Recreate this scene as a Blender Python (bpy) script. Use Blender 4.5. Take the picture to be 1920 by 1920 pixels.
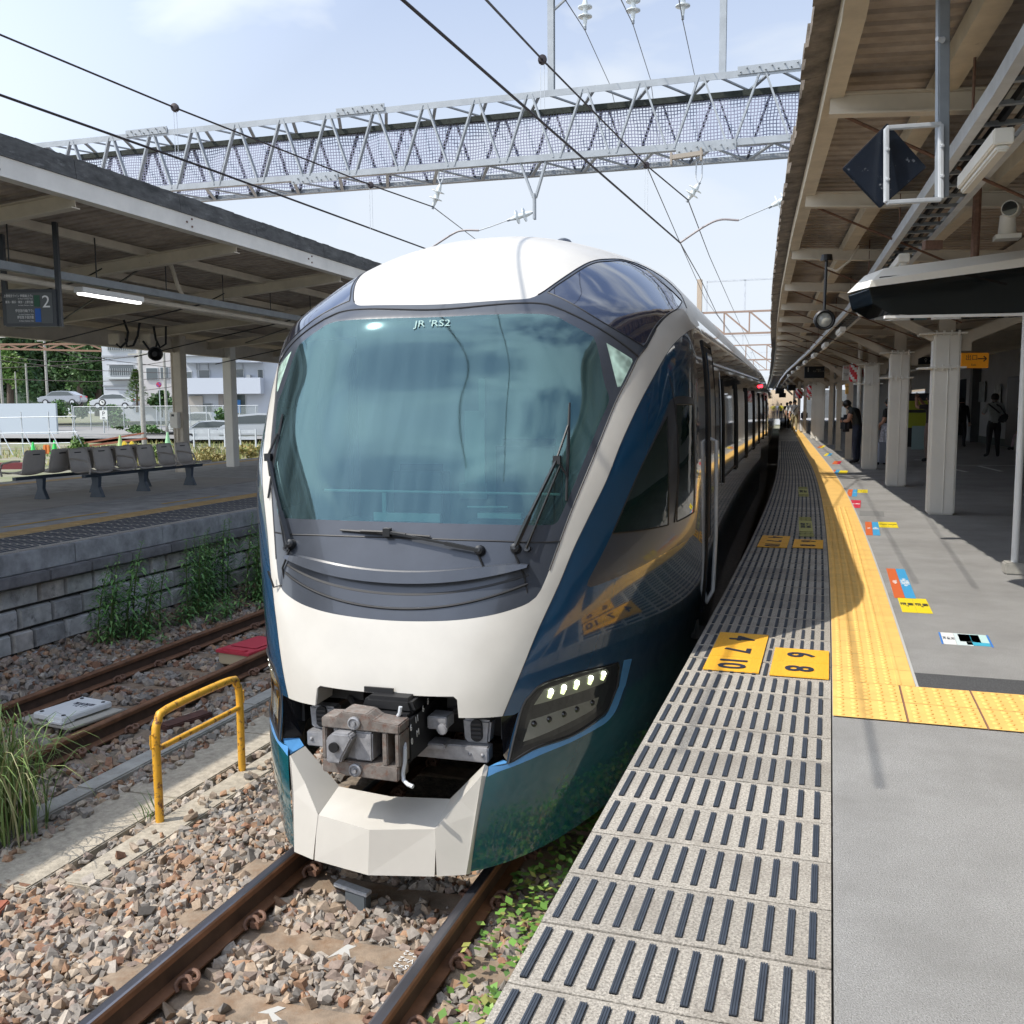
import bpy, bmesh, math, random
import numpy as np
from mathutils import Vector, Matrix
from mathutils.geometry import delaunay_2d_cdt, tessellate_polygon
random.seed(7); RNG = np.random.default_rng(7)
S = bpy.context.scene
for o in list(bpy.data.objects): bpy.data.objects.remove(o)
COL = S.collection
R = math.radians
# ------------------------------------------------------------------ camera
F, CH, TH, YAW, RO = 1808.9, 1.413, .1075, .3179, -.0074
fw = Vector((-math.sin(YAW)*math.cos(TH), math.cos(YAW)*math.cos(TH), -math.sin(TH)))
_r = Vector((math.cos(YAW), math.sin(YAW), 0)); _u = _r.cross(fw)
rt = math.cos(RO)*_r+math.sin(RO)*_u; upv = -math.sin(RO)*_r+math.cos(RO)*_u
cd = bpy.data.cameras.new('camera'); cam = bpy.data.objects.new('camera', cd); COL.objects.link(cam)
mw = Matrix.Identity(4)
for i in range(3): mw[i][0], mw[i][1], mw[i][2] = rt[i], upv[i], -fw[i]
mw[2][3] = CH; cam.matrix_world = mw
cd.sensor_width = 36; cd.lens = F/1920*36; cd.clip_start = .05; cd.clip_end = 4000
S.camera = cam
def at(px, py, d):
    "world point seen at photo pixel (px,py) at depth d along the view axis"
    return Vector((0, 0, CH))+d*(fw+rt*((px-960)/F)-upv*((py-960)/F))
def gnd(px, py, z=0.):
    v = fw+rt*((px-960)/F)-upv*((py-960)/F); return Vector((0, 0, CH))+v*((z-CH)/v.z)
# ------------------------------------------------------------------ light
SUN = Vector((.77, .64, -1.29)).normalized()
EL = math.asin(-SUN.z); AZ = math.atan2(-SUN.x, -SUN.y)
W = bpy.data.worlds.new('World'); S.world = W; W.use_nodes = True
nt = W.node_tree; N = nt.nodes; LK = nt.links; bg = N['Background']
sky = N.new('ShaderNodeTexSky'); sky.sky_type = 'NISHITA'; sky.sun_disc = False
sky.sun_elevation = EL; sky.sun_rotation = AZ % (2*math.pi); sky.dust_density = 1.6; sky.ozone_density = 1.2; sky.air_density = 1.1
tc = N.new('ShaderNodeTexCoord'); mp = N.new('ShaderNodeMapping'); mp.inputs['Scale'].default_value = (1, 1, 2.6)
LK.new(tc.outputs['Generated'], mp.inputs['Vector'])
def wnoise(scale, det, rough, lo, hi, dist=0.):
    n = N.new('ShaderNodeTexNoise'); n.inputs['Scale'].default_value = scale; n.inputs['Detail'].default_value = det
    n.inputs['Roughness'].default_value = rough; n.inputs['Distortion'].default_value = dist; LK.new(mp.outputs[0], n.inputs['Vector'])
    r = N.new('ShaderNodeMapRange'); r.inputs[1].default_value = lo; r.inputs[2].default_value = hi; r.interpolation_type = 'SMOOTHSTEP'
    LK.new(n.outputs['Fac'], r.inputs[0]); return r
n1 = wnoise(1.9, 6, .5, .38, .64, .4); n2 = wnoise(5.5, 6, .55, .50, .78, .4)
sx = N.new('ShaderNodeSeparateXYZ'); LK.new(tc.outputs['Generated'], sx.inputs[0])
hz = N.new('ShaderNodeMapRange'); hz.inputs[1].default_value = .62; hz.inputs[2].default_value = .12; hz.inputs[1].default_value = .62; hz.inputs[3].default_value = .12; hz.inputs[4].default_value = .96
LK.new(sx.outputs['Z'], hz.inputs[0])
def mathn(op, a, b):
    m = N.new('ShaderNodeMath'); m.operation = op; m.use_clamp = True
    for i, v in enumerate((a, b)):
        if isinstance(v, (int, float)): m.inputs[i].default_value = v
        else: LK.new(v, m.inputs[i])
    return m.outputs[0]
c1 = mathn('MULTIPLY', n1.outputs[0], .9); c2 = mathn('MULTIPLY', n2.outputs[0], .6)
cl = mathn('MAXIMUM', mathn('MAXIMUM', c1, c2), hz.outputs[0])
dim = N.new('ShaderNodeMix'); dim.data_type = 'RGBA'; dim.blend_type = 'MULTIPLY'; dim.inputs[0].default_value = 1; LK.new(sky.outputs[0], dim.inputs[6]); dim.inputs[7].default_value = (.52, .62, .80, 1)
# unseen thin cloud on the sun's side, brightened to add fill light
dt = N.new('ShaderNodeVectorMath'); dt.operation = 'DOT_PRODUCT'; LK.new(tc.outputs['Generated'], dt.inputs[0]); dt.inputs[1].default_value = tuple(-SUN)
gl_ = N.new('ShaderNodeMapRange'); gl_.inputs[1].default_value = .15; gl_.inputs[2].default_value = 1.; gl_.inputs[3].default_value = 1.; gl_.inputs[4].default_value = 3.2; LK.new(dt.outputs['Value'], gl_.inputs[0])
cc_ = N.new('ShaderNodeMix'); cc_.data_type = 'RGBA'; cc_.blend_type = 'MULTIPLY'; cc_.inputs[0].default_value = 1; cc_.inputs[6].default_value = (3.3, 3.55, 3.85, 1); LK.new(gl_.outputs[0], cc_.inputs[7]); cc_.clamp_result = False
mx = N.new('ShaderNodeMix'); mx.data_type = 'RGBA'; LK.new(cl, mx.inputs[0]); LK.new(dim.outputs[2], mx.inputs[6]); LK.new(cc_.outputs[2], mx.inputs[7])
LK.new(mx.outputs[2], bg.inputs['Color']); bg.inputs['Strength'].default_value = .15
sl = bpy.data.lights.new('sun', 'SUN'); sl.energy = 2.75; sl.angle = R(.53); sl.color = (1, .945, .86)
so = bpy.data.objects.new('sun', sl); so.rotation_euler = SUN.to_track_quat('-Z', 'Y').to_euler(); so.location = (-20, -16, 30); COL.objects.link(so)
S.view_settings.view_transform = 'Standard'; S.view_settings.look = 'None'; S.view_settings.exposure = .80; S.view_settings.gamma = 1
S.render.engine = 'CYCLES'
# ------------------------------------------------------------------ materials
def mat(name, col, rough=.6, metal=0., var=.0, vscale=8., bump=0., bscale=60., spec=.5, coat=0., emit=None, estr=0., det=4, stain=None, attr=None, ior=None, objc=True, vec=(1, 1, 1)):
    m = bpy.data.materials.new(name); m.use_nodes = True; t = m.node_tree; n = t.nodes; l = t.links; b = n['Principled BSDF']
    b.inputs['Roughness'].default_value = rough; b.inputs['Metallic'].default_value = metal; b.inputs['Specular IOR Level'].default_value = spec
    b.inputs['Coat Weight'].default_value = coat; b.inputs['Coat Roughness'].default_value = .03
    if ior: b.inputs['IOR'].default_value = ior
    b.inputs['Base Color'].default_value = (*col, 1)
    if emit: b.inputs['Emission Color'].default_value = (*emit, 1); b.inputs['Emission Strength'].default_value = estr
    tcn = n.new('ShaderNodeTexCoord'); mpn = n.new('ShaderNodeMapping'); l.new(tcn.outputs['Object'], mpn.inputs[0]); mpn.inputs['Scale'].default_value = vec
    cur = None
    if attr:
        a = n.new('ShaderNodeAttribute'); a.attribute_name = attr; cur = a.outputs['Color']; l.new(cur, b.inputs['Base Color'])
    if var or stain:
        t1 = n.new('ShaderNodeTexNoise'); t1.inputs['Scale'].default_value = vscale; t1.inputs['Detail'].default_value = det; t1.inputs['Roughness'].default_value = .65; l.new(mpn.outputs[0], t1.inputs['Vector'])
    if var:
        mr = n.new('ShaderNodeMapRange'); mr.inputs[1].default_value = .3; mr.inputs[2].default_value = .7; mr.inputs[3].default_value = 1-var; mr.inputs[4].default_value = 1+var; l.new(t1.outputs[0], mr.inputs[0])
        mxn = n.new('ShaderNodeMix'); mxn.data_type = 'RGBA'; mxn.blend_type = 'MULTIPLY'; mxn.inputs[0].default_value = 1
        if cur: l.new(cur, mxn.inputs[6])
        else: mxn.inputs[6].default_value = (*col, 1)
        l.new(mr.outputs[0], mxn.inputs[7]); cur = mxn.outputs[2]; l.new(cur, b.inputs['Base Color'])
    if stain:   # (colour, threshold lo, hi, scale)
        t2 = n.new('ShaderNodeTexNoise'); t2.inputs['Scale'].default_value = stain[3]; t2.inputs['Detail'].default_value = 8; t2.inputs['Roughness'].default_value = .7; l.new(mpn.outputs[0], t2.inputs['Vector'])
        m2 = n.new('ShaderNodeMapRange'); m2.inputs[1].default_value = stain[1]; m2.inputs[2].default_value = stain[2]; l.new(t2.outputs[0], m2.inputs[0])
        mx2 = n.new('ShaderNodeMix'); mx2.data_type = 'RGBA'; l.new(m2.outputs[0], mx2.inputs[0])
        if cur: l.new(cur, mx2.inputs[6])
        else: mx2.inputs[6].default_value = (*col, 1)
        mx2.inputs[7].default_value = (*stain[0], 1); l.new(mx2.outputs[2], b.inputs['Base Color'])
    if bump:
        tb = n.new('ShaderNodeTexNoise'); tb.inputs['Scale'].default_value = bscale; tb.inputs['Detail'].default_value = 5; l.new(mpn.outputs[0], tb.inputs['Vector'])
        bn = n.new('ShaderNodeBump'); bn.inputs['Strength'].default_value = bump; bn.inputs['Distance'].default_value = .01; l.new(tb.outputs[0], bn.inputs['Height']); l.new(bn.outputs[0], b.inputs['Normal'])
    return m
M = {}
M['cream'] = mat('train_cream_paint', (.53, .505, .455), .36, var=.05, vscale=3, coat=.2, stain=((.30, .26, .21), .68, .82, 55))
M['blue'] = mat('train_deep_blue_paint', (.008, .048, .105), .12, coat=1., spec=.6, var=.1, vscale=1.2)
M['skirtrefl'] = mat('train_skirt_reflection_tint', (.004, .075, .095), .12, coat=1., spec=.6, var=.1, vscale=1.2)  # blue skirt paint with the green grass reflection mixed into its colour
M['dkgrey'] = mat('train_dark_grey_paint', (.040, .046, .058), .28, var=.12, vscale=5, coat=.35)
M['blackgl'] = mat('black_gloss_glass', (.008, .010, .011), .06, spec=.7, coat=1.)
M['roofglass'] = mat('roof_window_glass', (.010, .014, .030), .07, spec=.8, coat=1., ior=1.7)
M['tint'] = mat('side_window_glass', (.004, .014, .012), .03, spec=.7, coat=.6)
M['triglow'] = mat('corner_window_painted_glow', (.38, .52, .44), .05, coat=1., var=.45, vscale=16, det=1)  # light spots and whitish glow painted into the glass colour
M['seal'] = mat('black_rubber_seal', (.012, .012, .013), .5)
M['rubber'] = mat('dark_rubber', (.02, .02, .022), .55, var=.2, vscale=30)
M['accent'] = mat('light_blue_accent_paint', (.10, .30, .60), .25, coat=.5)
M['bezel'] = mat('headlight_black', (.008, .008, .010), .25, coat=.5)
M['lens'] = mat('headlight_lens', (.010, .010, .010), .04, coat=1.)
M['reflector'] = mat('headlight_reflector', (.30, .31, .26), .25, metal=.6)
M['refldark'] = mat('headlight_lower_plate', (.17, .17, .145), .2, coat=1.)
M['led'] = mat('lit_led', (1, 1, .9), .3, emit=(.95, 1, .82), estr=9)
M['ledglow'] = mat('led_lit_cup', (.7, .75, .5), .4, emit=(.80, .92, .45), estr=.9)
M['chrome'] = mat('bulb_chrome', (.5, .5, .5), .1, metal=1)
M['steelrust'] = mat('coupler_rusty_steel', (.205, .18, .16), .5, metal=.3, var=.3, vscale=18, stain=((.16, .06, .03), .5, .75, 25), bump=.15, bscale=60)
M['steelgrey'] = mat('coupler_grey_steel', (.30, .30, .31), .45, metal=.3, var=.25, vscale=20, bump=.1)
M['under'] = mat('underframe_dark', (.035, .033, .032), .7, var=.3, vscale=10)
M['galv'] = mat('galvanised_steel', (.52, .545, .57), .45, metal=.1, var=.12, vscale=6)
M['gantry'] = mat('gantry_dull_zinc', (.30, .325, .345), .5, metal=.1, var=.12, vscale=4)
M['gantryshade'] = mat('gantry_shaded_steel', (.035, .038, .042), .8)  # far-side diagonals: shade behind the net put into the colour
M['yfaded'] = mat('faded_tactile_yellow', (.50, .34, .15), .8, var=.2, vscale=6)
M['galvdk'] = mat('galvanised_channel_dark', (.24, .265, .29), .45, metal=.1, var=.15, vscale=6)
M['white'] = mat('white_plastic', (.78, .78, .76), .4, var=.04)
M['blackm'] = mat('black_metal', (.012, .013, .015), .4, var=.2, vscale=12)
M['black'] = mat('matt_black', (.006, .006, .007), .6)
M['concrete'] = mat('concrete', (.33, .32, .29), .85, var=.22, vscale=7, bump=.25, bscale=90, stain=((.20, .18, .15), .55, .8, 9))
M['sleeper'] = mat('sleeper_concrete', (.25, .19, .135), .85, var=.3, vscale=9, bump=.3, bscale=120, stain=((.20, .115, .06), .48, .75, 7))
M['pathslab'] = mat('walkway_concrete', (.38, .335, .265), .85, var=.3, vscale=22, bump=.5, bscale=70, det=8, stain=((.24, .21, .165), .55, .72, 45))
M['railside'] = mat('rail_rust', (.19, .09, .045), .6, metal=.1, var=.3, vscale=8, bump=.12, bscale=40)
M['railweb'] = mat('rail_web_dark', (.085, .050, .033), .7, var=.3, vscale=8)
M['railtop'] = mat('rail_polished_head', (.20, .20, .225), .28, metal=.85, var=.1, vscale=3)
M['clip'] = mat('rusty_clip', (.16, .085, .055), .7, var=.3, vscale=40, bump=.2)
M['asphalt'] = mat('platform_asphalt', (.295, .29, .28), .92, var=.30, vscale=170, bump=.6, bscale=240, det=2, stain=((.20, .195, .185), .42, .74, 1.1))
M['asphdk'] = mat('platform_asphalt_patch', (.075, .076, .078), .9, var=.35, vscale=150, bump=.7, bscale=200, det=2)
M['edgeslab'] = mat('washed_aggregate_slab', (.36, .33, .285), .9, var=.5, vscale=130, bump=.5, bscale=180, det=3, stain=((.25, .225, .19), .5, .8, 2.5))
M['edgeslab2'] = mat('washed_aggregate_slab_near', (.34, .31, .27), .9, var=.5, vscale=130, bump=.5, bscale=180, det=3, attr='Col', stain=((.21, .185, .155), .50, .80, 3.2))
M['joint'] = mat('dark_joint', (.05, .047, .042), .95)
M['strip'] = mat('blue_grey_rubber_strip', (.040, .050, .068), .6, var=.15, vscale=20)
M['yellow'] = mat('tactile_yellow', (.78, .48, .14), .7, var=.10, vscale=5, bump=.1, stain=((.50, .27, .06), .62, .85, 12))
M['yplate'] = mat('number_plate_yellow', (.83, .42, .03), .6, var=.08, vscale=14, vec=(8, 1, 1))
M['ink'] = mat('dark_blue_ink', (.018, .024, .045), .6)
M['cover'] = mat('weathered_yellow_paint', (.70, .36, .03), .45, var=.12, vscale=9, stain=((.16, .065, .03), .54, .64, 22))
M['canopy'] = mat('canopy_cream_steel', (.56, .50, .41), .55, var=.12, vscale=3, stain=((.24, .14, .08), .66, .82, 6))
M['canopyw'] = mat('canopy_white_fascia', (.70, .67, .61), .55, var=.1, vscale=2, stain=((.38, .22, .12), .68, .85, 3))
M['canopyed'] = mat('mossy_fascia_top', (.085, .085, .082), .9, var=.5, vscale=3.5, bump=.5, bscale=20, stain=((.22, .22, .215), .56, .75, 4), vec=(1, 1, 3))
M['slate'] = mat('corrugated_slate_underside', (.37, .315, .265), .85, var=.25, vscale=4, stain=((.24, .195, .16), .5, .8, 2.2))
M['column'] = mat('column_white_paint', (.80, .775, .71), .5, var=.05, vscale=2)
M['stone'] = mat('wall_stone', (.27, .265, .255), .9, attr='Col', var=.35, vscale=5, bump=.7, bscale=14, stain=((.07, .068, .06), .55, .75, 6))
M['coping'] = mat('coping_concrete', (.27, .275, .275), .9, var=.35, vscale=5, bump=.4, bscale=30, stain=((.38, .38, .37), .60, .78, 9))
M['mortar'] = mat('wall_mortar_dark', (.055, .053, .05), .95, var=.3)
M['rock'] = mat('ballast_stone', (.4, .4, .4), .88, attr='Col', var=.22, vscale=45, bump=.12, bscale=110)
M['soil'] = mat('ballast_soil', (.19, .155, .12), .95, var=.5, vscale=18, bump=.8, bscale=50)
M['leaf'] = mat('leaf', (.08, .14, .03), .55, attr='Col', spec=.35)
M['bark'] = mat('bark', (.10, .075, .055), .9, var=.3, vscale=6, bump=.5)
M['seat'] = mat('seat_grey_plastic', (.40, .365, .33), .45, var=.08, vscale=5)
M['seatleg'] = mat('seat_leg_steel', (.045, .062, .085), .4, var=.1)
M['signblk'] = mat('sign_dark_panel', (.030, .036, .045), .35, var=.05)
M['txtwhite'] = mat('sign_white', (.8, .8, .8), .5)
M['lamp'] = mat('lit_tube', (1, 1, 1), .4, emit=(1, 1, .97), estr=1.6)
M['lampoff'] = mat('lamp_diffuser', (.72, .71, .66), .35)
M['wire'] = mat('wire_copper_dark', (.035, .028, .03), .5, metal=.5)
M['insul'] = mat('white_porcelain', (.62, .66, .66), .2, coat=.5)
M['bwall'] = mat('building_white_wall', (.50, .52, .545), .8, var=.05, vscale=.5)
M['swall'] = mat('station_wall_pale', (.48, .49, .49), .7, var=.08, vscale=1)
M['pane'] = mat('window_pane', (.06, .075, .08), .08, coat=.6)
M['orange'] = mat('exit_sign_orange', (.70, .27, .015), .5, emit=(.9, .35, .02), estr=.06)
M['red'] = mat('red_paint', (.62, .02, .035), .5, var=.05)
M['skin'] = mat('skin', (.50, .28, .19), .6)
M['hair'] = mat('black_hair', (.010, .009, .009), .5)
M['lnk'] = mat('white_road_line', (.62, .62, .60), .8, var=.1, vscale=20)
_c = {}
def cm(col, rough=.7, **k):
    key = (tuple(round(c, 3) for c in col), rough)
    if key not in _c: _c[key] = mat('paint_%d' % len(_c), col, rough, **k)
    return _c[key]
# windshield: tinted see-through glass with a strong reflection
g = bpy.data.materials.new('windshield_glass'); g.use_nodes = True; t = g.node_tree; n = t.nodes; l = t.links; n.remove(n['Principled BSDF'])
tr = n.new('ShaderNodeBsdfTransparent'); tr.inputs[0].default_value = (.52, .80, .74, 1)
gl = n.new('ShaderNodeBsdfGlossy'); gl.inputs['Roughness'].default_value = .045; gl.inputs[0].default_value = (.52, .84, .88, 1)
df = n.new('ShaderNodeBsdfDiffuse'); df.inputs[0].default_value = (.22, .36, .40, 1)
fr = n.new('ShaderNodeFresnel'); fr.inputs[0].default_value = 2.05
a = n.new('ShaderNodeMixShader'); l.new(fr.outputs[0], a.inputs[0]); l.new(tr.outputs[0], a.inputs[1]); l.new(gl.outputs[0], a.inputs[2])
b_ = n.new('ShaderNodeMixShader'); tcw = n.new('ShaderNodeTexCoord'); mpw = n.new('ShaderNodeMapping'); mpw.inputs['Scale'].default_value = (7, 1, .7); nw = n.new('ShaderNodeTexNoise'); nw.inputs['Scale'].default_value = 1.6; nw.inputs['Detail'].default_value = 5; mrw = n.new('ShaderNodeMapRange'); mrw.inputs[1].default_value = .35; mrw.inputs[2].default_value = .7; mrw.inputs[3].default_value = .05; mrw.inputs[4].default_value = .15; l.new(tcw.outputs['Object'], mpw.inputs[0]); l.new(mpw.outputs[0], nw.inputs['Vector']); l.new(nw.outputs[0], mrw.inputs[0]); l.new(mrw.outputs[0], b_.inputs[0]); l.new(a.outputs[0], b_.inputs[1]); l.new(df.outputs[0], b_.inputs[2]); l.new(b_.outputs[0], n['Material Output'].inputs[0])
M['windshield'] = g
# safety net mesh: woven wire pattern
g = bpy.data.materials.new('woven_net'); g.use_nodes = True; t = g.node_tree; n = t.nodes; l = t.links; b = n['Principled BSDF']; b.inputs['Base Color'].default_value = (.21, .22, .31, 1); b.inputs['Roughness'].default_value = .7
uvn = n.new('ShaderNodeTexCoord'); tn = n.new('ShaderNodeTexNoise'); tn.inputs['Scale'].default_value = 1.3
sp = n.new('ShaderNodeSeparateXYZ'); ad = n.new('ShaderNodeVectorMath'); ad.operation = 'ADD'; sc = n.new('ShaderNodeVectorMath'); sc.operation = 'SCALE'; sc.inputs[3].default_value = .12
l.new(uvn.outputs['Object'], tn.inputs['Vector']); l.new(tn.outputs['Color'], sc.inputs[0]); l.new(uvn.outputs['Object'], ad.inputs[0]); l.new(sc.outputs[0], ad.inputs[1]); l.new(ad.outputs[0], sp.inputs[0])
vs = []
for ax in ('X', 'Z'):
    q = n.new('ShaderNodeMath'); q.operation = 'MULTIPLY'; q.inputs[1].default_value = 18.; l.new(sp.outputs[ax], q.inputs[0])
    q2 = n.new('ShaderNodeMath'); q2.operation = 'FRACT'; l.new(q.outputs[0], q2.inputs[0])
    q3 = n.new('ShaderNodeMath'); q3.operation = 'LESS_THAN'; q3.inputs[1].default_value = .30; l.new(q2.outputs[0], q3.inputs[0]); vs.append(q3)
mxx = n.new('ShaderNodeMath'); mxx.operation = 'MAXIMUM'; l.new(vs[0].outputs[0], mxx.inputs[0]); l.new(vs[1].outputs[0], mxx.inputs[1]); l.new(mxx.outputs[0], b.inputs['Alpha'])
M['net'] = g
# ------------------------------------------------------------------ mesh helpers
class MB:
    def __init__(s): s.v = []; s.f = []; s.m = []; s.col = None
    def add(s, vs, fs, mi=0):
        o = len(s.v); s.v += [tuple(p) for p in vs]; s.f += [tuple(o+i for i in f) for f in fs]; s.m += [mi]*len(fs); return s
    def box(s, c, d, rot=None, mi=0, bev=0.):
        c = Vector(c); h = Vector(d)/2
        P = [Vector((x, y, z)) for z in (-1, 1) for y in (-1, 1) for x in (-1, 1)]
        P = [Vector((p.x*h.x, p.y*h.y, p.z*h.z)) for p in P]
        if rot is not None:
            mtx = rot if isinstance(rot, Matrix) else Matrix.Rotation(rot, 3, 'Z')
            P = [mtx @ p for p in P]
        return s.add([p+c for p in P], [(0, 2, 3, 1), (4, 5, 7, 6), (0, 1, 5, 4), (2, 6, 7, 3), (0, 4, 6, 2), (1, 3, 7, 5)], mi)
    def bar(s, a, b, w, h, mi=0, up=(0, 0, 1)):
        a, b = Vector(a), Vector(b); d = b-a; L = d.length; d.normalize(); u = Vector(up)
        if abs(d.dot(u)) > .98: u = Vector((0, 1, 0))
        x = d.cross(u).normalized(); z = x.cross(d)
        mtx = Matrix((x, d, z)).transposed()
        return s.box((a+b)/2, (w, L, h), mtx, mi)
    def hbeam(s, a, b, w, h, tf=.012, tw=.01, mi=0, up=(0, 0, 1)):
        a, b = Vector(a), Vector(b); d = (b-a).normalized(); u = Vector(up)
        if abs(d.dot(u)) > .98: u = Vector((0, 1, 0))
        x = d.cross(u).normalized(); z = x.cross(d)
        s.bar(a, b, tw, h-2*tf, mi, up); s.bar(a+z*(h/2-tf/2), b+z*(h/2-tf/2), w, tf, mi, up); s.bar(a-z*(h/2-tf/2), b-z*(h/2-tf/2), w, tf, mi, up); return s
    def tube(s, pts, r, n=8, mi=0, cap=True):
        pts = [Vector(p) for p in pts]; k = len(pts); rr = r if isinstance(r, (list, tuple)) else [r]*k
        vs = []; fs = []; prev = None
        for i, p in enumerate(pts):
            d = (pts[min(i+1, k-1)]-pts[max(i-1, 0)]).normalized()
            if prev is None:
                u = Vector((0, 0, 1)) if abs(d.z) < .9 else Vector((1, 0, 0))
                x = d.cross(u).normalized()
            else: x = (prev-d*prev.dot(d)).normalized()
            prev = x; y = d.cross(x)
            for j in range(n):
                an = 2*math.pi*j/n; vs.append(p+(x*math.cos(an)+y*math.sin(an))*rr[i])
        for i in range(k-1):
            for j in range(n): fs.append((i*n+j, i*n+(j+1) % n, (i+1)*n+(j+1) % n, (i+1)*n+j))
        if cap: fs += [tuple(range(n))[::-1], tuple((k-1)*n+j for j in range(n))]
        return s.add(vs, fs, mi)
    def lathe(s, prof, c, axis=(0, 0, 1), n=16, mi=0):
        ax = Vector(axis).normalized(); q = Vector((0, 0, 1)).rotation_difference(ax).to_matrix(); c = Vector(c); vs = []; fs = []
        for r, z in prof:
            for j in range(n): an = 2*math.pi*j/n; vs.append(c+q @ Vector((r*math.cos(an), r*math.sin(an), z)))
        k = len(prof)
        for i in range(k-1):
            for j in range(n): fs.append((i*n+j, i*n+(j+1) % n, (i+1)*n+(j+1) % n, (i+1)*n+j))
        fs += [tuple(range(n))[::-1], tuple((k-1)*n+j for j in range(n))]
        return s.add(vs, fs, mi)
    def prism(s, poly, a, b, fn, mi=0):
        "poly: 2D outline; fn(u,v,t) -> 3D; extruded from t=a to t=b"
        n = len(poly); vs = [fn(u, v, a) for u, v in poly]+[fn(u, v, b) for u, v in poly]
        tri = tessellate_polygon([[Vector((u, v, 0)) for u, v in poly]])
        fs = [tuple(t) for t in tri]+[tuple(i+n for i in t[::-1]) for t in tri]+[(i, (i+1) % n, n+(i+1) % n, n+i) for i in range(n)]
        return s.add(vs, fs, mi)
    def quad(s, a, b, c, d, mi=0): return s.add([a, b, c, d], [(0, 1, 2, 3)], mi)
    def build(s, name, mats, parent=None, smooth=False, bevel=0., recalc=True, solid=0.):
        me = bpy.data.meshes.new(name); me.from_pydata([tuple(v) for v in s.v], [], s.f)
        if not isinstance(mats, (list, tuple)): mats = [mats]
        for m in mats: me.materials.append(m)
        if len(mats) > 1: me.polygons.foreach_set('material_index', s.m)
        bm = bmesh.new(); bm.from_mesh(me)
        if solid: bmesh.ops.solidify(bm, geom=bm.faces[:], thickness=solid)
        if recalc: bmesh.ops.recalc_face_normals(bm, faces=bm.faces[:])
        if bevel: bmesh.ops.bevel(bm, geom=[e for e in bm.edges if len(e.link_faces) == 2 and e.calc_face_angle(0) > .5], offset=bevel, segments=2, affect='EDGES', clamp_overlap=True)
        bm.to_mesh(me); bm.free()
        o = bpy.data.objects.new(name, me); COL.objects.link(o)
        if parent: o.parent = parent
        if smooth:
            me.polygons.foreach_set('use_smooth', [True]*len(me.polygons))
            if smooth != 'all':
                try: me.set_sharp_from_angle(angle=R(40))
                except Exception: pass
        if s.col:
            ca = me.color_attributes.new('Col', 'FLOAT_COLOR', 'POINT'); ca.data.foreach_set('color', np.array(s.col, dtype=np.float32).ravel())
        return o
def tag(o, label, cat, group=None):
    o['label'] = label; o['category'] = cat
    if group: o['group'] = group
    return o
def struct(o, kind='structure'): o['kind'] = kind; return o
def thing(name, label, cat, loc=(0, 0, 0), rz=0., group=None):
    o = bpy.data.objects.new(name, None); COL.objects.link(o); o.location = loc; o.rotation_euler = (0, 0, rz); o.empty_display_size = .1
    return tag(o, label, cat, group)
def dup(root, loc=None, rz=None, label=None, group=None):
    r = root.copy(); COL.objects.link(r)
    if loc is not None: r.location = loc
    if rz is not None: r.rotation_euler = (0, 0, rz)
    if label: r['label'] = label
    if group: r['group'] = group
    for ch in list(root.children):
        c = ch.copy(); COL.objects.link(c); c.parent = r
        for g2 in ch.children:
            d = g2.copy(); COL.objects.link(d); d.parent = c
    return r
def textm(name, body, size, m, parent=None, mtx=None, extrude=.0008, align='CENTER', sx=1., weight=0.):
    c = bpy.data.curves.new(name, 'FONT'); c.body = body; c.size = size; c.extrude = extrude; c.align_x = align; c.align_y = 'CENTER'; c.offset = weight; c.resolution_u = 3
    o = bpy.data.objects.new(name, c); COL.objects.link(o); bpy.context.view_layer.update()
    me = bpy.data.meshes.new_from_object(o.evaluated_get(bpy.context.evaluated_depsgraph_get())); bpy.data.objects.remove(o)
    if sx != 1.: me.transform(Matrix.Diagonal((sx, 1, 1, 1)))
    if mtx is not None: me.transform(mtx)
    me.materials.clear(); me.materials.append(m)
    q = bpy.data.objects.new(name, me); COL.objects.link(q)
    if parent: q.parent = parent
    return q
def frame_m(origin, x, y):
    x = Vector(x).normalized(); y = Vector(y).normalized(); z = x.cross(y); y = z.cross(x)
    m = Matrix.Identity(4)
    for i in range(3): m[i][0], m[i][1], m[i][2], m[i][3] = x[i], y[i], z[i], origin[i]
    return m
def off(Y):
    if Y <= 4.5: return 0.
    t = min(Y, 24.5)-4.5; o = .047*t*t/40
    return o+(.047*(Y-24.5) if Y > 24.5 else 0)
def cx(X, Y): return X-off(Y)
# ------------------------------------------------------------------ train
T0 = Vector((-2.19, 4.39, -1.066)); TPSI = R(2.)
train = thing('train', 'blue and white limited express train with a big curved windshield, standing at the platform', 'train', T0, TPSI)
def pchip(xs,ys):
    xs=np.array(xs,float);ys=np.array(ys,float);h=np.diff(xs);d=np.diff(ys)/h;m=np.zeros(len(xs))
    m[0]=d[0];m[-1]=d[-1]
    for i in range(1,len(xs)-1):
        if d[i-1]*d[i]>0:
            w1=2*h[i]+h[i-1];w2=h[i]+2*h[i-1];m[i]=(w1+w2)/(w1/d[i-1]+w2/d[i])
    def f(x):
        x=np.clip(x,xs[0],xs[-1]);i=np.clip(np.searchsorted(xs,x)-1,0,len(h)-1);t=(x-xs[i])/h[i]
        return ys[i]*(1+2*t)*(1-t)**2+h[i]*m[i]*t*(1-t)**2+ys[i+1]*t*t*(3-2*t)+h[i]*m[i+1]*t*t*(t-1)
    return f
ZT=3.79
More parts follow.
